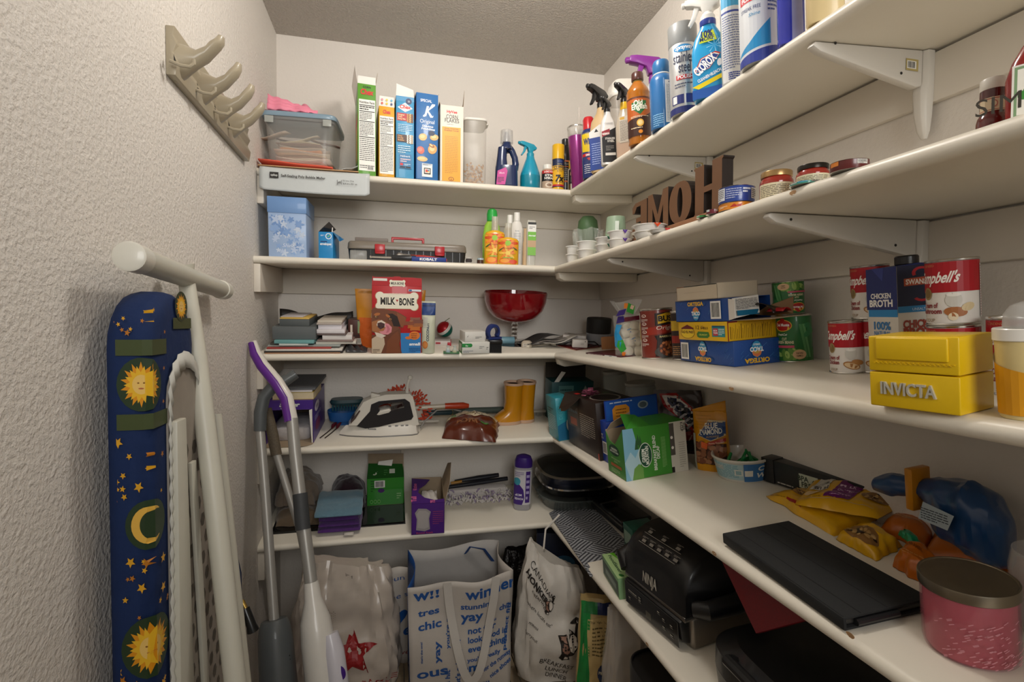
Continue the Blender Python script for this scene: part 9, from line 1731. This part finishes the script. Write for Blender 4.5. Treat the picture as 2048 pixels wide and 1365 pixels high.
# ================================================================== ironing board against the left wall
bx = LX+.060
Yn, Yw = .80, 1.24; Hb = 1.225
def outline(k_in=0, n=12):
 pts = [(Yn+k_in, .03+k_in), (Yw-k_in, .03+k_in), (Yw-k_in, .62)]
 cy_, rn = .885, .085-k_in
 for k in range(n+1):
  a = -pi*.08+ (pi*1.08)*k/n; pts.append((cy_+rn*cos(a)*(1.0), Hb-.085+rn*sin(a)))
 return pts
t = thing('ironing_board', 'folded ironing board with blue sun moon and star cover', 'ironing board', (bx, Yn, .0)); t.rotation_euler = (0, R(0), 0); o_ = Vector((bx, Yn, 0))
CV = mat('#0b2552', .85, noise_amt=.1, bump=.4, bscale=25, bdist=.008)
pts = outline(); rings = []
for d_, k_ in ((-.040, .02), (-.034, .004), (-.02, 0), (0, 0), (.012, .004), (.018, .014), (.0195, .03)):
 rings.append([(d_, y_-Yn, z_) for y_, z_ in [(q[0], q[1]) for q in (outline(k_) if k_ else pts)]])
MB().loft(rings, CV).build('cover', t, smooth=60)
pi_ = [(.05, .06), (.39, .06), (.37, .60), (.165, 1.06)]+[(.107+.058*cos(a), 1.06+.058*sin(a)) for a in [pi*k/8 for k in range(1, 9)]]
MESH = mat('#9a9186', .6, noise_amt=.1); WHT = mat('#c5c2b4', .4, noise_amt=.03)
MB().prism(pi_, .0195, .0225, MESH, 'x').build('mesh_deck', t)
hm = MB(); rg = random.Random(1); HOL = mat('#5d564d', .8)
for j in range(26):
 for i in range(9):
  yy, zz = .062+i*.034+(.017 if j % 2 else 0), .12+j*.034
  if zz > 1.07 or yy > .375-max(0, zz-.6)*.46 or (zz > 1.0 and yy < .075): continue
  hm.add([(.0229, yy+.010*cos(a), zz+.013*sin(a)) for a in [2*pi*k/6 for k in range(6)]], [tuple(range(6))], HOL)
o = hm.build('mesh_holes', t, smooth=0); o['kind'] = 'stuff'
rb = MB(); lp = [Vector((.021, y_, z_)) for y_, z_ in pi_]; lp = [lp[0].lerp(lp[-1], k/40) for k in range(41)][::-1] if False else lp
den = []
for k in range(len(lp)):
 a, b = lp[k], lp[(k+1) % len(lp)]; m_ = max(2, int((b-a).length/.012)); den += [a.lerp(b, q/m_) for q in range(m_)]
n_ = len(den); cen = Vector((.021, .15, .55))
vs = []; fs = []
for k, q in enumerate(den):
 dr = (q-cen); dr.x = 0; dr.normalize(); w0 = .003*(1 if k % 2 else -1); vs += [tuple(q-dr*.012+Vector((.006+w0*.5, 0, 0))), tuple(q+dr*.015+Vector((.004+w0*.4, 0, 0)))]
fs = [(2*k, 2*k+1, 2*((k+1) % n_)+1, 2*((k+1) % n_)) for k in range(n_)]; rb.add(vs, fs, mat('#c9c8c0', .8)); rb.build('ruffled_elastic', t, solid=.001, smooth=50)
p = Print(); YS, OS, GN = '#d9a021', '#b5701c', '#3f4a26'
def star(u, v, r_, c_=YS, n=5, ro=0, k_=.45): p.poly([(u+r_*(1 if k % 2 == 0 else k_)*sin(pi*k/n+ro), v+r_*(1 if k % 2 == 0 else k_)*cos(pi*k/n+ro)) for k in range(2*n)], c_)
def sun(u, v, r_): p.ell(u, v, r_*1.7, r_*1.7, '#24381f'); star(u, v, r_*1.45, '#d98e14', 14, 0, .6); star(u, v, r_*1.2, '#e6b428', 14, .2, .65); p.ell(u, v, r_*.62, r_*.62, '#e8c06a'); p.ell(u-r_*.2, v+r_*.1, r_*.08, r_*.05, '#8a5a1c'); p.ell(u+r_*.2, v+r_*.1, r_*.08, r_*.05, '#8a5a1c'); p.ell(u, v-r_*.25, r_*.2, r_*.05, '#b5603a')
def moon(u, v, r_): p.ell(u, v, r_*1.35, r_*1.35, '#24381f'); p.poly([(u+r_*cos(a), v+r_*sin(a)) for a in [.8+ (2*pi-1.6)*k/18 for k in range(19)]]+[(u+r_*.28+r_*.78*cos(a), v+r_*.78*sin(a)) for a in [2*pi-1.15-(2*pi-2.3)*k/18 for k in range(19)]], '#e0b04a')
for zz in (1.143, 1.04): p.rect(-.07, zz-.011, .045, zz+.011, GN)
p.rect(.07, 1.168, .14, 1.185, GN); sun(-.012, 1.092, .022); moon(-.005, .895, .026); sun(-.005, .72, .026); sun(-.01, .5, .026); moon(0, .33, .026); sun(.10, 1.203, .014); rg = random.Random(5)
for k in range(420):
 u, v_ = rg.uniform(-.055, .16), rg.uniform(.06, 1.2)
 if any((u+.01)**2+(v_-c_)**2 < .0022 for c_ in (1.092, .895, .72, .5, .33)) or any(abs(v_-c_) < .018 for c_ in (1.143, 1.04)): continue
 if u > .035 and not 1.135 < v_ < 1.165: continue
 star(u, v_, rg.choice((.0035, .005, .008)), YS if k % 3 else OS, 5, rg.uniform(0, 1))
def wrap(a, b, e):                                  # from the near edge round onto the room side
 e += .0012; r_ = .004
 if a < -.004: return Vector((.016+(a+.004)*.8, -e-.0005, b))
 return Vector((.0198+e, .004+max(a, 0)*1.0+.0, b))
p.build('celestial_print', t, wrap, de=.00002, cut=(.01, 0), clip=(-.050, .2, 0, 1.3))
rl = [(.05, .14), (.115, .14), (.10, .90), (.075, .90)]; MB().prism([(.05, .06), (.125, .06), (.085, 1.03), (.05, 1.03)], .0235, .034, WHT, 'x').build('white_rail', t, bevel=.002); MB().prism([(.21, .10), (.235, .10), (.135, .95), (.115, .95)], .0235, .030, WHT, 'x').build('thin_rail', t, bevel=.001)
def ib(pts): return [hy(px, py, Y)-o_ for px, py, Y in pts]
Lg = ib([(371, 545, 1.03), (395, 720, .985), (430, 1010, .93), (468, 1345, .885)]); dl_ = (Lg[-1]-Lg[-2]).normalized(); Lg.append(Lg[-1]+dl_*(Lg[-1].z-.02)/-dl_.z)
MB().tube(Lg, [.013, .0155, .016, .016, .016], WHT, 18).build('main_leg', t, smooth=60); MB().tube([Lg[0]+Vector((-.004, -.003, .012)), Lg[0]+Vector((0, 0, -.008))], [.02, .014], WHT, 14).build('weld', t)
L2 = ib([(432, 830, 1.06), (462, 1100, 1.0), (488, 1345, .965)]); dl_ = (L2[-1]-L2[-2]).normalized(); L2.append(L2[-1]+dl_*(L2[-1].z-.02)/-dl_.z); MB().tube(L2, .010, WHT, 12).build('second_leg', t)
b0, b1 = hy(262, 514, .80), hy(446, 581, 1.27); b1.x = max(b1.x, LX+.03); dv = (b1-b0).normalized(); b0 -= o_; b1 -= o_
MB().tube([b0, b1], .0185, WHT, 24).build('foot_bar', t); CPW = plastic('#d9d6ca', .35)
for nm, a, b, in (('end_cap', b0-dv*.008, b0+dv*.028), ('end_cap', b1-dv*.028, b1+dv*.008)): MB().tube([a, a+dv*.002, b-dv*.001, b], [.0175, .0205, .0205, .0195], CPW, 26).build(nm, t, smooth=40)
k0 = ib([(468, 1195, 1.02), (476, 1203, 1.02), (484, 1205, 1.01), (492, 1222, 1.0)]); MB().tube(k0, [.004, .005, .005, .005], mat('#a3894a', .3, .9), 10).build('brass_lever', t); k1 = ib([(490, 1218, 1.0), (503, 1252, .99), (506, 1262, .99)]); MB().tube(k1, [.008, .0085, .0105], plastic('#161616'), 14).build('lever_grip', t)
# ================================================================== mop holder on the left wall
BG2 = mat('#a59a84', .38, coat=.2, noise_amt=.02); y0, y1 = hx(331, 130, LX).y, hx(486, 280, LX).y; zc = H+.50
t = thing('tool_holder', 'beige plastic tool holder with four upturned hooks on left wall', 'holder', (LX, y0, zc)); L = y1-y0; dz_ = lambda y_: -.012*y_/L
MB().loft([[(0, y_, -.046+q), (.016, y_, -.046+q), (.020, y_, -.02+q), (.012, y_, -.004+q), (.019, y_, .012+q), (.012, y_, .028+q), (.016, y_, .044+q), (0, y_, .044+q)] for y_, q in ((0, 0), (L, -.008))], BG2).build('back_plate', t, bevel=.002)
for k, (px, py) in enumerate(((443, 74), (478, 128), (504, 171), (525, 207))):
 tip = hx(px, py, LX+.085); yy = tip.y-y0; zt = tip.z-zc
 hk = []
 for (xx, zz, hw, ht) in ((.006, -.010, .050, .040), (.022, -.006, .040, .030), (.042, .0, .026, .017), (.060, .012, .028, .014), (.074, .030, .027, .012), (.082, zt*.8, .022, .010), (.085, zt, .013, .007)):
  n_ = 14; hk.append([(xx-(ht*.8*sin(2*pi*j/n_) if xx > .065 else 0), yy+hw*.62*cos(2*pi*j/n_), zz+(ht*sin(2*pi*j/n_)*(1 if xx <= .065 else .25))) for j in range(n_)])
 MB().loft(hk, BG2).build('hook', t, smooth=60)
 if True: yq = yy-.052; MB().tube([(.014, yq, -.030), (.030, yq+.006, -.034), (.044, yq+.010, -.033), (.050, yq+.012, -.026), (.050, yq+.012, -.018)], .0035, BG2, 8).build('small_hook', t); MB().add([(.0202, yq+.004, -.027), (.0202, yq+.018, -.027), (.017, yq+.012, -.012)], [(0, 1, 2)], mat('#1c1814', .8)).build('slot', t, smooth=0)
begin()
